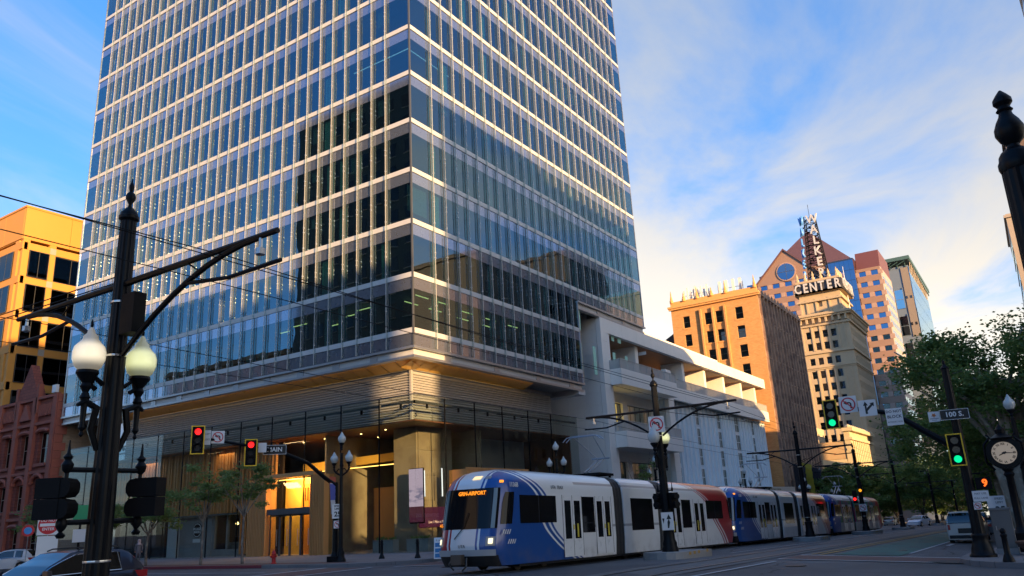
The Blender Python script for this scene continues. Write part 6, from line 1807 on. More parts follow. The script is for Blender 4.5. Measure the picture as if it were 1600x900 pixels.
# pedestrian countdown and small signs on the post
hd = MB().box(-.28, .20, -.2, .02, 1.66-zb_, 2.06-zb_).tube([(0, -.1, 2.2-zb_), (.45, -.1, 2.2-zb_)], .03, 6).build('walk_signal', M['blackm'], mr, world=False); hd.location = (-.42, .1, 0)
text('9', .34, emat('countdown_digit', (1.0, .13, .01), .3), mr, (-.50, .14, 1.86-zb_), face_rot(*nR), .004, name='countdown_digit', bold=.012)
pl = plate(mr, .50, .36, (-.30, .16, 1.44-zb_), nR); text('MAY USE', .09, M['sk'], pl, (0, .08, .005), (0, 0, 0), .001); text('FULL LANE', .085, M['sk'], pl, (0, -.07, .005), (0, 0, 0), .001)
noleft(mr, .24, (-.15, .2, 1.12-zb_), nR)
sp = thing('speed_sign', 'speed limit sign half hidden behind the right signal pole', 'sign', (-33.82, 5.5, gz(-34, 5.5)-.1))
plate(sp, .61, .76, (0, 0, 1.95), nR); text('25', .34, M['sk'], sp, (-.1, .03, 1.8), face_rot(*nR), .001, bold=.01)
text('SPEED', .11, M['sk'], sp, (-.1, .03, 2.22), face_rot(*nR), .001); text('LIMIT', .11, M['sk'], sp, (-.1, .03, 2.08), face_rot(*nR), .001)
MB().tube([(0, -.04, 0), (0, -.04, 2.3)], .03, 6).build('sign_post', M['steel'], sp, world=False)
# cabinet, bollards, planter, newspaper box
cb = thing('utility_cabinet', 'tall grey utility cabinet on a concrete plinth behind the right signal pole', 'cabinet', (-33.95, 7.3, gz(-34, 7.3)+.15))
MB().box(-.36, .36, -.3, .3, 0, .22).build('plinth', M['conc'], cb, world=False)
MB().box(-.32, .32, -.26, .26, .22, 1.55).prism([(-.28, 1.55), (.28, 1.55), (.26, 1.62), (-.26, 1.62)], 'x', -.34, .34).build('cabinet_body', pmat('cabinet_grey', (.14,.14,.135), .6, var=.12), cb, world=False)
MB().box(-.29, .29, .26, .272, .28, 1.5).build('cabinet_door', pmat('cabinet_door_grey', (.15,.15,.145), .55, var=.12), cb, world=False)
MB().tube([(.2, .28, .85), (.2, .3, 1.0)], .015, 5).build('door_handle', M['steel'], cb, world=False)
def bollard(label, x, y, k=1.0):
    t = thing('bollard', label, 'bollard', (x, y, gz(x, y)+.15), 0, 'black iron bollards')
    b = MB().lathe([(.17*k, 0), (.17*k, .04), (.12*k, .18), (.085*k, .24), (.08*k, .72*k), (.10*k, .76*k), (.10*k, .80*k), (.075*k, .83*k)], 14)
    b.build('bollard_body', M['black'], t, world=False, smooth=True)
    MB().lathe([(.06*k, .82*k), (.085*k, .87*k), (.085*k, .93*k), (.05*k, .98*k), (.01, 1.0*k)], 12).build('bollard_cap', M['black'], t, world=False, smooth=True)
    return t
bollard('black bollard at the right front, on the near sidewalk corner', -34.15, 12.6)
bollard('left of the two bollards in front of the lobby corner', -2.6, 6.2, 1.05)
bollard('right of the two bollards in front of the lobby corner, near the tram nose', -5.4, 6.3, 1.05)
pb = thing('planter_bowl', 'wide dark brown planter bowl at the right edge behind the bollard', 'planter', (-35.3, 8.2, gz(-35, 8)+.15))
MB().lathe([(.5, 0), (.6, .05), (.95, .3), (1.05, .42), (1.05, .48), (.9, .48), (.8, .40)], 24).build('planter_body', pmat('corten_brown', (.09,.045,.03), .6, var=.2), pb, world=False, smooth=True)
nb = thing('newspaper_box', 'low grey street box with a pale lid between cabinet and planter', 'box', (-34.35, 4.4, gz(-34, 4)+.15))
MB().box(-.7, .7, -.4, .4, 0, .75).build('box_body', pmat('dark_blue_grey', (.09,.11,.13), .5), nb, world=False)
MB().box(-.76, .76, -.46, .46, .75, .82).box(-.74, -.66, .4, .46, 0, .75).build('box_lid', pmat('pale_blue', (.25,.34,.42), .5), nb, world=False)
# street clock
ck = thing('street_clock', 'ornate black street clock with a cream roman numeral dial at the right edge', 'clock', (-34.45, 5.6, gz(-34.7, 5.6)+.15))
cz = 2.97-ck.location.z
MB().lathe([(.42, 0), (.42, .2), (.34, .3), (.34, .7), (.22, .8), (.15, .95), (.13, cz-.9), (.2, cz-.8), (.14, cz-.7), (.22, cz-.6)], 16).build('clock_post', M['black'], ck, world=False, smooth=True)
MB().tube([(0, -.22, cz), (0, .22, cz)], .62, 28).tube([(0, -.26, cz), (0, .26, cz)], .56, 28).lathe([(.35, cz+.5), (.42, cz+.58), (.25, cz+.68), (.16, cz+.74), (.18, cz+.9), (.09, cz+1.0), (.02, cz+1.12)], 14).build('clock_case', M['black'], ck, world=False, smooth=True)
for s in (-1, 1): MB().tube([(s*.42, 0, cz-.62), (s*.66, 0, cz-.3), (s*.64, 0, cz+.35), (s*.4, 0, cz+.62), (s*.5, 0, cz+.75)], .05, 6).build('clock_scroll', M['black'], ck, world=False)
dl = bpy.data.objects.new('clock_dial', MB().tube([(0, 0, -.01), (0, 0, 0)], .42, 32).mesh('clock_dial', pmat('dial_cream', (.48,.38,.27), .4, var=.04, emit=(.9,.7,.5), es=.03))); COL.objects.link(dl)
dl.parent = ck; dl.location = (0, .27, cz); dl.rotation_euler = face_rot(0, 1)
for i, s_ in enumerate(['XII', 'I', 'II', 'III', 'IIII', 'V', 'VI', 'VII', 'VIII', 'IX', 'X', 'XI']):
    a = pi/2-i*pi/6
    o = text(s_, .12, M['sk'], dl, (cos(a)*.335, sin(a)*.335, .002), (0, 0, a-pi/2), .001, name='numeral', bold=.004)
def hand(L, w, ang): 
    d, e = Vector((cos(ang), sin(ang), 0)), Vector((-sin(ang), cos(ang), 0))
    MB().quad(*[tuple(v+Vector((0, 0, .006))) for v in (-d*.08-e*w, -d*.08+e*w, d*L+e*w*.5, d*L-e*w*.5)]).build('clock_hand', M['sk'], dl, world=False, fix=False)
hand(.35, .02, radians(-4)); hand(.2, .03, radians(205))
MB().tube([(0, 0, .004), (0, 0, .01)], .05, 12).build('hand_hub', M['sk'], dl, world=False)

# hydrant, sandwich board, do-not-enter sign
hy = thing('fire_hydrant', 'red fire hydrant on the kerb in front of the entrance', 'hydrant', (3.3, 9.1, gz(3.3, 9)+.15))
M['hred'] = pmat('hydrant_red', (.55,.02,.02), .4, var=.1)
MB().lathe([(.17, 0), (.17, .05), (.12, .07), (.11, .50), (.15, .52), (.15, .57), (.11, .60), (.09, .70), (.03, .76), (.03, .80)], 14).build('hydrant_body', M['hred'], hy, world=False, smooth=True)
MB().tube([(-.2, 0, .42), (.2, 0, .42)], .06, 10).tube([(0, 0, .40), (0, .2, .40)], .075, 10).build('hydrant_outlet', M['hred'], hy, world=False)
ab = thing('sandwich_board', 'blue and white sandwich board on the sidewalk at the tram nose', 'sign', (-7.6, 7.0, gz(-7.6, 7)+.15))
MB().prism([(-.35, 0), (-.30, 0), (.02, 1.08), (-.02, 1.08)], 'x', -.33, .33).prism([(.35, 0), (.30, 0), (-.02, 1.08), (.02, 1.08)], 'x', -.33, .33).build('board_frame', M['sw'], ab, world=False)
for j, c in enumerate((.16, .42, .70)):
    MB().quad(*[(x, .353-.29*z/.95+.0, z) for x, z in ((-.27, c-.1), (.27, c-.1), (.27, c+.11), (-.27, c+.11))]).build('board_panel', pmat('board_blue', (.03,.17,.36), .5), ab, world=False)
text('P  HERE', .13, M['sk'], ab, (0, .03+.04, .93), Euler((pi/2-.28, 0, pi)), .001)
ab.rotation_euler = (0, 0, .6)
dn = thing('do_not_enter_sign', 'red and white DO NOT ENTER sign on a post in the left foreground street', 'sign', (6.6, 20.6, gz(6.6, 20.6)))
cz = 2.33-dn.location.z
n_ = Vector((-42.1, 21.2, 0)).normalized()
pl = plate(dn, .98, .98, (0, 0, cz), (n_.x, n_.y))
MB().tube([(0, 0, .001), (0, 0, .004)], .46, 30).build('red_disc', M['sr'], pl, world=False)
MB().box(-.38, .38, -.07, .07, .004, .007).build('white_bar', M['sw'], pl, world=False)
text('DO NOT', .18, M['sw'], pl, (0, .20, .007), (0, 0, 0), .001, bold=.004); text('ENTER', .18, M['sw'], pl, (0, -.21, .007), (0, 0, 0), .001, bold=.004)
plate(dn, .92, .96, (-.05, .0, cz-1.02), (n_.x, n_.y), M['sb'] if False else M['sw'])
MB().tube([(-n_.x*.04, -n_.y*.04, 0), (-n_.x*.04, -n_.y*.04, cz+.5)], .035, 6).build('sign_post', M['steel'], dn, world=False)
walk('median', [(4, 20.1), (12, 20.1), (12, 21.1), (4, 21.1)])
# small parking sign and green street sign by the red house
ps = thing('round_blue_sign', 'small round blue and red sign in front of the red sandstone house', 'sign', (28, 11.2, gz(28, 11)+.0))
MB().tube([(0, 0, 0), (0, 0, 2.6)], .03, 6).build('sign_post', M['steel'], ps, world=False)
o = MB().tube([(0, 0, 0), (0, 0, .02)], .42, 18).build('sign_plate', M['sr'], ps, world=False); o.location = (0, .05, 2.9); o.rotation_euler = face_rot(n_.x, n_.y)
o2 = MB().tube([(0, 0, .02), (0, 0, .03)], .26, 18).build('sign_disc', pmat('sign_blue_disc', (.05,.3,.7), .5), o, world=False)
gs = thing('green_shop_sign', 'green hanging sign beside the track pole on the left', 'sign', (24, 9.6, gz(24, 9)+.15))
MB().tube([(0, 0, 0), (0, 0, 4.4)], .06, 6).build('sign_post', M['blackm'], gs, world=False)
plate(gs, 1.1, 1.3, (-.3, .1, 3.7), (n_.x, n_.y), pmat('sign_green', (.02,.30,.12), .5)); plate(gs, .9, .9, (-.3, .1, 2.2), (n_.x, n_.y))

# ---------------------------------------------------------------- cars
def carpaint(name, c, metal=.3): return pmat(name, c, .3, metal=metal, var=0, coat=.35)
M['tyre'] = pmat('tyre_rubber', (.015,.015,.016), .8, var=.1)
M['rim'] = pmat('alloy_rim', (.45,.45,.46), .3, metal=.9, var=0)
M['carg'] = glassmat('car_glass', (.03,.04,.05), .04, warp=0)
M['tail'] = pmat('tail_lamp', (.35,.01,.015), .2, var=0, coat=1)
M['chrome'] = pmat('chrome', (.7,.7,.7), .12, metal=1, var=0)
def car(label, cat, loc, rz, paint, L=4.4, W=1.82, Hh=1.6, kind='suv', group=None, rails=True, name='parked_car'):
    t = thing(name, label, cat, loc, rz, group)
    hx_ = L/2
    hood = .63*Hh if kind != 'sedan' else .60*Hh
    if kind == 'boxy': st = [(-hx_, .62*Hh, .93), (-hx_+.08, .64*Hh, .98), (hx_-1.55, .64*Hh, 1), (hx_-1.1, .60*Hh, 1), (hx_-.15, .56*Hh, .96), (hx_, .48*Hh, .88)]; gh = [(-hx_+.02, -hx_+.22), (hx_-1.45, hx_-2.05)]
    elif kind == 'sedan': st = [(-hx_, .56*Hh, .82), (-hx_+.3, .66*Hh, .95), (-hx_+.9, .66*Hh, 1), (hx_-1.5, .66*Hh, 1), (hx_-.6, .58*Hh, .97), (hx_, .44*Hh, .80)]; gh = [(-hx_+.45, -hx_+1.25), (hx_-1.15, hx_-2.0)]
    else: st = [(-hx_, .58*Hh, .84), (-hx_+.12, .66*Hh, .92), (-hx_+.7, .63*Hh, 1), (hx_-1.5, .60*Hh, 1), (hx_-.5, .555*Hh, .96), (hx_-.1, .48*Hh, .86), (hx_, .40*Hh, .74)]; gh = [(-hx_+.10, -hx_+.62), (hx_-1.2, hx_-2.15)]
    ww = .33 if kind != 'sedan' else .31
    wx = (-hx_+.82, hx_-.85)
    b = MB()
    # side skins with wheel arches, then top loft
    def zlow(x):
        z = .24
        for c in wx:
            d = abs(x-c)
            if d < ww+.07: z = max(z, ww+sqrt(max(0, (ww+.07)**2-d*d)))
        return z
    xs = sorted(set([round(-hx_+L*i/60, 3) for i in range(61)]))
    def ip(x, k):
        for p, q_ in zip(st[:-1], st[1:]):
            if x <= q_[0]+1e-6: return p[k]+(q_[k]-p[k])*(x-p[0])/(q_[0]-p[0])
        return st[-1][k]
    vs = []
    for x in xs:
        w = W/2*ip(x, 2); zt = ip(x, 1); zl = min(zlow(x), zt-.12); zm = zl+(zt-zl)*.55
        ring = [(-w*.96, zl), (-w, zm*.8+zl*.2), (-w*1.0, zm), (-w*.965, zt-.05), (-w*.90, zt), (-w*.45, zt+.03), (w*.45, zt+.03), (w*.90, zt), (w*.965, zt-.05), (w, zm), (w, zm*.8+zl*.2), (w*.96, zl)]
        vs += [(x, a, c) for a, c in ring]
    n = 12; fs = []
    for j in range(len(xs)-1):
        for i in range(n): fs.append((j*n+i, j*n+(i+1) % n, (j+1)*n+(i+1) % n, (j+1)*n+i))
    fs += [tuple(range(n)), tuple(reversed(range((len(xs)-1)*n, len(xs)*n)))]
    b.add(vs, fs); b.build('car_body', paint, t, world=False, smooth=True)
    # greenhouse
    (r0_, r1_), (f0, f1_) = gh
    zb2 = ip((r0_+f0)/2, 1)+.02; zr = Hh
    wb, wr = W/2*.91, W/2*.74
    rail_ = [(r0_, zb2+.01, 1), (r0_+.10, zb2+(zr-zb2)*.30, .97), (r1_-.10, zr-.13, .86), (r1_+.10, zr-.045, .82), (r1_+.5, zr-.012, .80), ((r1_+f1_)/2, zr, .79), (f1_-.25, zr-.012, .79), (f1_, zr-.05, .80), (f1_+.30, zr-.05-(zr-zb2)*.27, .85), ((f1_+f0)/2+.12, zb2+(zr-zb2)*.42, .91), (f0, zb2+.01, 1)]
    if kind == 'boxy': rail_ = [(r0_, zb2+.01, 1), (r0_+.05, zb2+.3, .97), (r1_, zr-.07, .88), (r1_+.12, zr-.01, .86), ((r1_+f1_)/2, zr, .86), (f1_-.1, zr-.012, .86), (f1_, zr-.04, .86), (f1_+.3, zr-.25, .91), (f0, zb2+.01, 1)]
    xs2 = [rail_[0][0]+(rail_[-1][0]-rail_[0][0])*i/30 for i in range(31)]
    xs2 = sorted(set([round(x, 4) for x in xs2]+[round(p_[0], 4) for p_ in rail_]))
    def rp(x, k):
        for a, c in zip(rail_[:-1], rail_[1:]):
            if x <= c[0]+1e-6: return a[k]+(c[k]-a[k])*(x-a[0])/(c[0]-a[0])
        return rail_[-1][k]
    glass_, solid = MB(), MB(); glass_.weld = solid.weld = True
    for x0_, x1_ in zip(xs2[:-1], xs2[1:]):
        xm = (x0_+x1_)/2
        def sec(x):
            zt = rp(x, 1); w0 = wb; w1 = wb*(1-(1-rp(x, 2)))
            zsh = zb2+(zt-zb2)*.86
            return [(x, w0, zb2), (x, w0+(w1-w0)*.9, zsh), (x, w1*.94, zt-.012*(zt-zb2)), (x, 0, zt+.012)]
        A_, B_ = sec(x0_), sec(x1_)
        topglass = xm > f1_ or xm < r1_-.02
        quarter = (kind == 'suv' and xm < r0_+.72) or (kind == 'sedan' and xm < r0_+.35) or xm > f0-.12
        post = abs(xm-(m_ if False else (r1_+f1_)/2-.05)) < .06
        for sg_ in (-1, 1):
            mir = lambda p: (p[0], p[1]*sg_, p[2])
            for lv in range(3):
                q4 = [mir(A_[lv]), mir(B_[lv]), mir(B_[lv+1]), mir(A_[lv+1])]
                tgt = (glass_ if not (quarter or post) else solid) if lv == 0 else (solid if lv == 1 else (glass_ if topglass else solid))
                tgt.quad(*q4)
    glass_.build('glazing', M['carg'], t, world=False, smooth=True)
    solid.build('roof', paint, t, world=False, smooth=True)
    if kind == 'suv':
        q = MB()
        for sg_ in (-1, 1):
            ln_ = [r0_+.72, r0_+.95, (r1_+f1_)/2, f1_-.1, f1_+.25, (f1_+f0)/2+.1, f0-.12]
            def pt(x, top):
                zt = rp(x, 1); w1 = wb*rp(x, 2); f_ = .86 if top else .03
                return (x, sg_*(wb+(w1-wb)*.9*(f_/.86)+.008), zb2+(zt-zb2)*f_)
            q.tube([pt(ln_[0], False), pt(r0_+.80, True)]+[pt(x, True) for x in ln_[1:]], .014, 4)
            q.tube([pt(ln_[0], False), pt((r0_+f0)/2, False), pt(f0-.1, False)], .014, 4)
        q.build('window_trim', M['chrome'], t, world=False)
    m_ = (r1_+f1_)/2; wr = wb*.80
    if rails:
        q = MB()
        for s in (-1, 1): q.tube([(r1_+.2, s*(wr-.03), zr-.0), (r1_+.3, s*(wr-.03), zr+.05), (f1_-.35, s*(wr-.03), zr+.05), (f1_-.2, s*(wr-.03), zr-.0)], .02, 5)
        q.build('roof_rail', M['tyre'], t, world=False)
    for c in wx:
        for s in (-1, 1):
            w_ = MB().tube([(c, s*(W/2-.22), ww), (c, s*(W/2-.02), ww)], ww, 22).build('tyre', M['tyre'], t, world=False)
            q = MB().tube([(c, s*(W/2-.03), ww), (c, s*(W/2+.0), ww)], ww*.62, 16); q.build('rim', M['rim'], w_, world=False)
    for s in (-1, 1):
        hz_ = st[0][1]
        if kind == 'boxy': MB().box(-hx_-.02, -hx_+.15, s*W*.40-.06+s*.03, s*W*.40+.06+s*.03, hz_-.30, hz_-.02).build('tail_light', M['tail'], t, world=False)
        else: MB().box(-hx_-.01, -hx_+.42, min(s*W*.30, s*W*.465), max(s*W*.30, s*W*.465), hz_-.14, hz_+.04).build('tail_light', M['tail'], t, world=False)
        MB().box(hx_-.22, hx_-.02, min(s*W*.28, s*W*.41), max(s*W*.28, s*W*.41), .40*Hh-.08, .40*Hh+.04).build('headlight', M['rim'], t, world=False)
        MB().cbox((f0-.12, s*(W/2+.09), zb2+.08), (.12, .2, .13)).build('mirror', paint if kind != 'boxy' else M['tyre'], t, world=False)
        MB().box(m_-.5, m_-.3, s*W/2-.01, s*W/2+.025, .55*Hh-.10, .55*Hh-.07).build('door_handle', M['chrome'], t, world=False)
    MB().box(-hx_-.04, -hx_+.1, -W*.44, W*.44, .3, .48).box(hx_-.12, hx_+.02, -W*.38, W*.38, .26, .40).build('bumper', M['tyre'] if kind == 'boxy' else paint, t, world=False)
    MB().box(-hx_-.05, -hx_-.035 if kind == 'boxy' else -hx_-.02, -.26, .26, .62, .78).build('number_plate', M['sk'] if kind == 'boxy' else M['sw'], t, world=False)
    if kind == 'boxy': MB().box(-hx_-.03, -hx_, -.35, .35, .58, .84).build('plate_recess', M['tyre'], t, world=False)
    return t
car('dark navy hatchback with chrome window trim passing behind the foreground pole', 'car', (-13.2, 30.3, gz(-14, 29)), pi/2+.12, carpaint('navy_paint', (.012,.016,.035)), name='passing_car')
car('white small suv parked in front of the red sandstone house', 'car', (31.5, 10.9, gz(31, 11)), atan2(.72, .70), carpaint('white_paint_car', (.62,.63,.64), 0), 4.3, 1.8, 1.6, name='parked_car')
car('white boxy suv seen from behind on the near side of Main Street', 'car', (-31.35, -12.0, gz(-31.4, -12)), -pi/2, carpaint('pearl_white', (.42,.42,.41), .1), 4.6, 1.85, 1.72, 'boxy', name='passing_car')
car('white sedan coming across the street in the distance', 'car', (-20.2, -82, gz(-20, -82)), pi*.42, carpaint('white_far', (.72,.75,.80), 0), 4.5, 1.8, 1.42, 'sedan', rails=False, name='passing_car')
for i, (x, y, c, k, l) in enumerate(((-32.2, -30, (.05,.06,.09), 'sedan', 'dark blue car parked at the right kerb beyond the white suv'), (-34.9, -14, (.30,.33,.38), 'sedan', 'silver car glimpsed right of the utility cabinet'), (-34.8, -22, (.06,.03,.03), 'sedan', 'maroon car glimpsed behind the plane tree trunks'),
                          (-27.8, -78, (.12,.13,.14), 'suv', 'dark grey suv far down Main Street'), (-30.5, -92, (.05,.06,.12), 'suv', 'blue car far down Main Street near the red signal'), (-12, -112, (.25,.25,.26), 'sedan', 'grey car parked under the far trees'))):
    car(l, 'car', (x, y, gz(x, y)+(.15 if x < -33.3 else 0)), -pi/2, carpaint('car_paint_%d' % i, c), 4.4, 1.8, 1.45 if k == 'sedan' else 1.65, k, rails=False, name='parked_car')
hl = MB()
fs_ = thing('far_signal', 'far red traffic signal on a black pole down Main Street', 'traffic light', (-31.3, -96, gz(-31, -96)))
MB().tube([(0, 0, 0), (0, 0, 6.6)], .12, 8).build('mast_post', M['black'], fs_, world=False)
signal(fs_, (.3, .3, 4.2), (0, 1), 0, 1.0); plate(fs_, 1.6, 1.3, (-.3, .3, 6.0), (0, 1), M['sr'])

# person with a pale headscarf behind the dark car
pr_ = thing('person', 'person in a pale headscarf and grey coat walking on the sidewalk', 'person', (20.5, 7.0, gz(20, 7)+.15), 2.6)
def skin(name, bones, mt, parent, lvl=1, root=0):
    """bones: list of (point, radius, parent index)"""
    me = bpy.data.meshes.new(name); me.from_pydata([b_[0] for b_ in bones], [(i, b_[2]) for i, b_ in enumerate(bones) if b_[2] is not None], [])
    o = bpy.data.objects.new(name, me); COL.objects.link(o)
    sk = o.modifiers.new('skin', 'SKIN'); sb = o.modifiers.new('sub', 'SUBSURF'); sb.levels = lvl; sb.render_levels = lvl
    for i, b_ in enumerate(bones):
        r_ = b_[1] if isinstance(b_[1], tuple) else (b_[1], b_[1])
        me.skin_vertices[0].data[i].radius = r_; me.skin_vertices[0].data[i].use_root = (i == root)
    dg = bpy.context.evaluated_depsgraph_get(); dg.update()
    m2 = bpy.data.meshes.new_from_object(o.evaluated_get(dg)); m2.name = name
    bpy.data.objects.remove(o); m2.materials.clear(); m2.materials.append(mt)
    m2.polygons.foreach_set('use_smooth', [True]*len(m2.polygons))
    return put(name, m2, parent)
bones = [((0, 0, .92), (.15, .12), None), ((0, 0, 1.15), (.14, .11), 0), ((.02, 0, 1.36), (.17, .11), 1), ((.03, 0, 1.46), .06, 2), ((.04, 0, 1.56), (.085, .095), 3), ((.04, 0, 1.65), (.07, .08), 4),
         ((.02, .19, 1.38), .055, 2), ((.0, .24, 1.12), .042, 6), ((.12, .22, .92), .034, 7), ((.02, -.19, 1.38), .055, 2), ((.0, -.24, 1.12), .042, 9), ((.14, -.22, .92), .034, 10),
         ((0, .09, .86), .09, 0), ((.10, .09, .48), .06, 12), ((.02, .09, .09), .045, 13), ((.16, .09, .04), .035, 14), ((0, -.09, .86), .09, 0), ((-.02, -.09, .48), .06, 16), ((-.18, -.09, .10), .045, 17), ((-.06, -.09, .04), .035, 18)]
skin('person_body', bones, pmat('grey_coat', (.16,.15,.17), .8, var=.2), pr_)
MB().lathe([(.02, 1.74), (.08, 1.72), (.11, 1.66), (.115, 1.56), (.10, 1.48), (.13, 1.40), (.17, 1.36)], 14, (.03, 0, 0)).build('headscarf', pmat('pale_scarf', (.50,.38,.38), .8), pr_, world=False, smooth=True)
MB().lathe([(.01, -.085), (.055, -.06), (.07, 0), (.06, .06), (.01, .085)], 12, (.085, 0, 1.60)).build('face', pmat('skin', (.42,.24,.17), .6, var=.03), pr_, world=False, smooth=True)
q = MB()
for s in (-1, 1):
    for i in range(5): q.tube([(.12+i*.008, s*.22+(i-2)*.014, .90), (.14+i*.006, s*.22+(i-2)*.015, .85-.006*(2-abs(i-2))), (.13, s*.22+(i-2)*.012, .81)], .009, 5)
q.build('hands', pmat('skin_hand', (.42,.24,.17), .6, var=.03), pr_, world=False)

# banners by the brick block
for i, (y, c, l, z) in enumerate(((-96, (.02,.02,.025), 'black street banner left of the yellow banner', 3.4), (-100.5, (.42,.34,.03), 'yellow street banner with a black letter', 3.8), (-107, (.02,.02,.03), 'black street banner right of the yellow banner', 3.2))):
    bt = thing('street_banner', l, 'banner', (-1.0, y, z-2), 0, 'banners hung from the brick block')
    q = MB()
    for k in range(5): q.quad((0, 0, 6.2-k*1.2), (-2.0, .3*sin(k), 5.6-k*1.15), (-1.9, .3*sin(k+1), 5.6-(k+1)*1.15), (0, 0, 6.2-(k+1)*1.2))
    q.build('banner_cloth', pmat('banner_%d' % i, c, .7), bt, world=False, fix=False)
    MB().tube([(.9, 0, 5.6), (-2.3, 0, 6.9)], .05, 5).build('banner_pole', M['blackm'], bt, world=False)
    text('n' if i == 1 else 'D', 1.2, M['sk'] if i == 1 else M['sw'], bt, (-1.0, .35, 1.6), face_rot(0, 1), .01)

# ================================================================ trees
def tree(label, x, y, h, r, trunk_h, nleaf, leaf=.22, lean=(0, 0), seed=1, mt='leaf', bark='bark', cl=26, tr=.16, name='street_tree', group=None, flat=.62, g=None, limbs=9, twin=False, gap=.55, cz=None):
    rr = random.Random(seed)
    g = gz(x, y)+.12 if g is None else g
    t = thing(name, label, 'tree', (x, y, g), 0, group)
    b = MB(); top = Vector((lean[0], lean[1], h*.72)); fork = Vector((lean[0]*.35, lean[1]*.35, trunk_h))
    b.tube([(0, 0, 0), fork*.45+Vector((rr.uniform(-.1, .1), rr.uniform(-.1, .1), 0)), fork], [tr*1.25, tr, tr*.8], 9)
    if twin: b.tube([(.5, -.3, 0), (.75+lean[0]*.3, -.3, trunk_h*.8), (1.0+lean[0]*.4, -.2, trunk_h*1.2)], [tr*.9, tr*.7, tr*.4], 8)
    ends = []
    cc = Vector((lean[0], lean[1], trunk_h+(h-trunk_h)*.5 if cz is None else cz))
    for i in range(limbs):
        a = 2*pi*i/limbs+rr.uniform(-.4, .4); k = rr.uniform(.5, 1); el = rr.uniform(-.25, 1)
        e = cc+Vector((cos(a)*r*k*.85, sin(a)*r*k*.85, el*(h-trunk_h)*.42))
        m_ = fork.lerp(e, .45)+Vector((rr.uniform(-.3, .3), rr.uniform(-.3, .3), .08*h))
        b.tube([fork, m_, e], [tr*.55, tr*.3, tr*.10], 6); ends += [m_, e, m_.lerp(e, .5)]
        for q in range(3):
            s_ = m_.lerp(e, rr.uniform(.1, .9)); e2 = s_+Vector((rr.uniform(-1, 1), rr.uniform(-1, 1), rr.uniform(-.3, .8)))*r*.38
            b.tube([s_, (s_+e2)/2+Vector((0, 0, .1)), e2], [tr*.16, tr*.10, tr*.04], 4); ends += [e2, (s_+e2)/2]
    b.build('trunk', M[bark], t, world=False, smooth=True)
    L = MB(); vs, fs = [], []
    cs = []
    for i in range(cl):
        if rr.random() < gap: c = Vector(rr.choice(ends))
        else:
            d = Vector((rr.gauss(0, 1), rr.gauss(0, 1), rr.gauss(0, 1))).normalized()*rr.uniform(.5, 1)**.5
            c = cc+Vector((d.x*r, d.y*r, d.z*(h-trunk_h)*.5))
        cs.append((c, rr.uniform(.5, 1.25)*r*(.26 if cl < 60 else .19)))
    for i in range(nleaf):
        c, s_ = cs[i % cl]
        d = Vector((rr.gauss(0, 1), rr.gauss(0, 1), rr.gauss(0, flat)))
        p = c+d*s_*.50
        a, e = rr.uniform(0, 6.28), rr.uniform(-.9, .9)
        u = Vector((cos(a), sin(a), e*.5)).normalized(); w = u.cross(Vector((rr.uniform(-1, 1), rr.uniform(-1, 1), rr.uniform(-.4, 1)))).normalized()
        l_ = leaf*rr.uniform(.6, 1.3); n0 = len(vs)
        vs += [tuple(p-u*l_*.5), tuple(p+w*l_*.32), tuple(p+u*l_*.5), tuple(p-w*l_*.32)]
        fs.append((n0, n0+1, n0+2, n0+3))
    me = bpy.data.meshes.new('crown'); me.from_pydata(vs, [], fs); me.materials.append(M[mt])
    put('crown', me, t)
    return t
G1 = 'young street trees in front of the tower'
tree('thin young tree in front of the slatted wall, left of the hydrant', 9.8, 9.4, 6.3, 2.2, 2.6, 3200, .18, (0, 0), 3, 'leaf2', 'bark', 34, .075, group=G1, limbs=10, flat=.4, gap=.8)
tree('thin young tree between the slatted wall and the entrance', 6.4, 8.9, 6.2, 2.1, 2.8, 3200, .18, (.1, 0), 5, 'leaf2', 'bark', 32, .075, group=G1, limbs=10, flat=.4, gap=.8)
tree('young tree behind the right pedestrian signal of the foreground pole', 16, 9.2, 5.0, 2.4, 2.0, 3200, .19, (0, 0), 8, 'leaf2', 'bark', 34, .08, group=G1, limbs=10, flat=.4, gap=.75)
tree('young tree left of the foreground pole, over the red house door', 30, 9.4, 5.6, 2.4, 2.0, 1300, .22, (0, 0), 9, 'leaf2', 'bark', 26, .08, group=G1, limbs=10, flat=.4, gap=.8)
tree('leafy young tree behind the green sign on the left', 24, 7.5, 5.4, 1.7, 1.6, 2200, .22, (0, 0), 10, 'leaf', 'bark', 26, .09, group=G1)
tree('sparse small tree in front of the theatre, behind the nearest tram', -6.2, -22.5, 8.0, 1.6, 2.6, 500, .22, (0, 0), 12, 'leaf2', 'bark', 18, .07, group=G1, gap=.9)
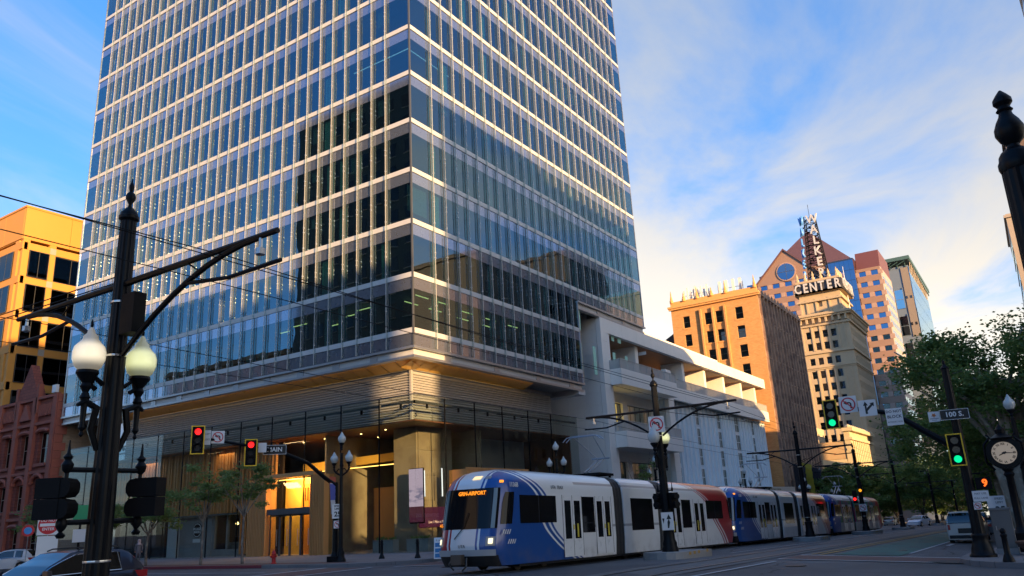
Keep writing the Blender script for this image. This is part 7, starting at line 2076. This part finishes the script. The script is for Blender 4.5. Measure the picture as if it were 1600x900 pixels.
# plane trees at the right
tree('large plane tree with a thick pale twin trunk at the right edge', -34.75, -9.5, 10.6, 5.2, 4.2, 30000, .21, (1.0, 0), 21, 'leaf', 'barkp', 125, .42, name='plane_tree', limbs=15, twin=True, gap=.6, cz=8.4)
tree('plane tree reaching over the street behind the right signal pole', -33.6, -20, 9.5, 5.4, 3.4, 28000, .22, (2.0, 0), 23, 'leaf', 'barkp', 115, .26, name='plane_tree', limbs=13, cz=6.6)
G2 = 'trees lining Main Street'
far = [(-34.2, -32, 10, 5, 31), (-34.6, -44, 12, 5.5, 32), (-34, -58, 11.5, 5.5, 33), (-34.5, -73, 12, 6, 34), (-34, -90, 12, 6, 35), (-34, -110, 12.5, 6.5, 36), (-33, -135, 13, 7, 37),
       (-24.5, -128, 12, 6.5, 38), (-15, -132, 12, 6.5, 39), (-6, -108, 10.5, 5, 40), (-5.5, -122, 11.5, 5.5, 41), (-6, -138, 12, 6, 42), (-6.3, -160, 12, 6, 43), (-14, -172, 15, 8, 44), (-27, -172, 16, 8, 45), (-20, -150, 14, 7, 46), (-29, -150, 15, 7, 47), (-12, -196, 15, 8, 48), (-20, -200, 16, 8, 49), (-29, -198, 16, 8, 50)]
names = ['nearest of the dark trees in the right row behind the plane trees', 'second dark tree in the right row', 'third dark tree in the right row', 'fourth dark tree in the right row', 'fifth dark tree in the right row', 'sixth dark tree in the right row', 'last dark tree in the right row',
 'far tree closing the street, beyond the white sedan', 'far tree closing the street, behind the small island', 'tree right behind the last tram, nearest in the left row', 'second tree of the left row beyond the last tram', 'third tree of the left row beyond the last tram', 'last tree of the left row', 'farthest tree in the middle of the street end, left one', 'farthest tree in the middle of the street end, right one', 'tree before the farthest pair at the street end, left one', 'tree before the farthest pair at the street end, right one', 'last tree at the vanishing end of the street, left', 'last tree at the vanishing end of the street, middle', 'last tree at the vanishing end of the street, right']
for i, (x, y, h, r, s) in enumerate(far):
    tree(names[i], x, y, h, r, 2.6 if y > -100 else 1.2, 17000 if y > -80 else 10000, .34 if y > -80 else .5, (.8 if x < -30 else 0, 0), s, 'leaf', 'barkd', 110, .2, group=G2, limbs=8)
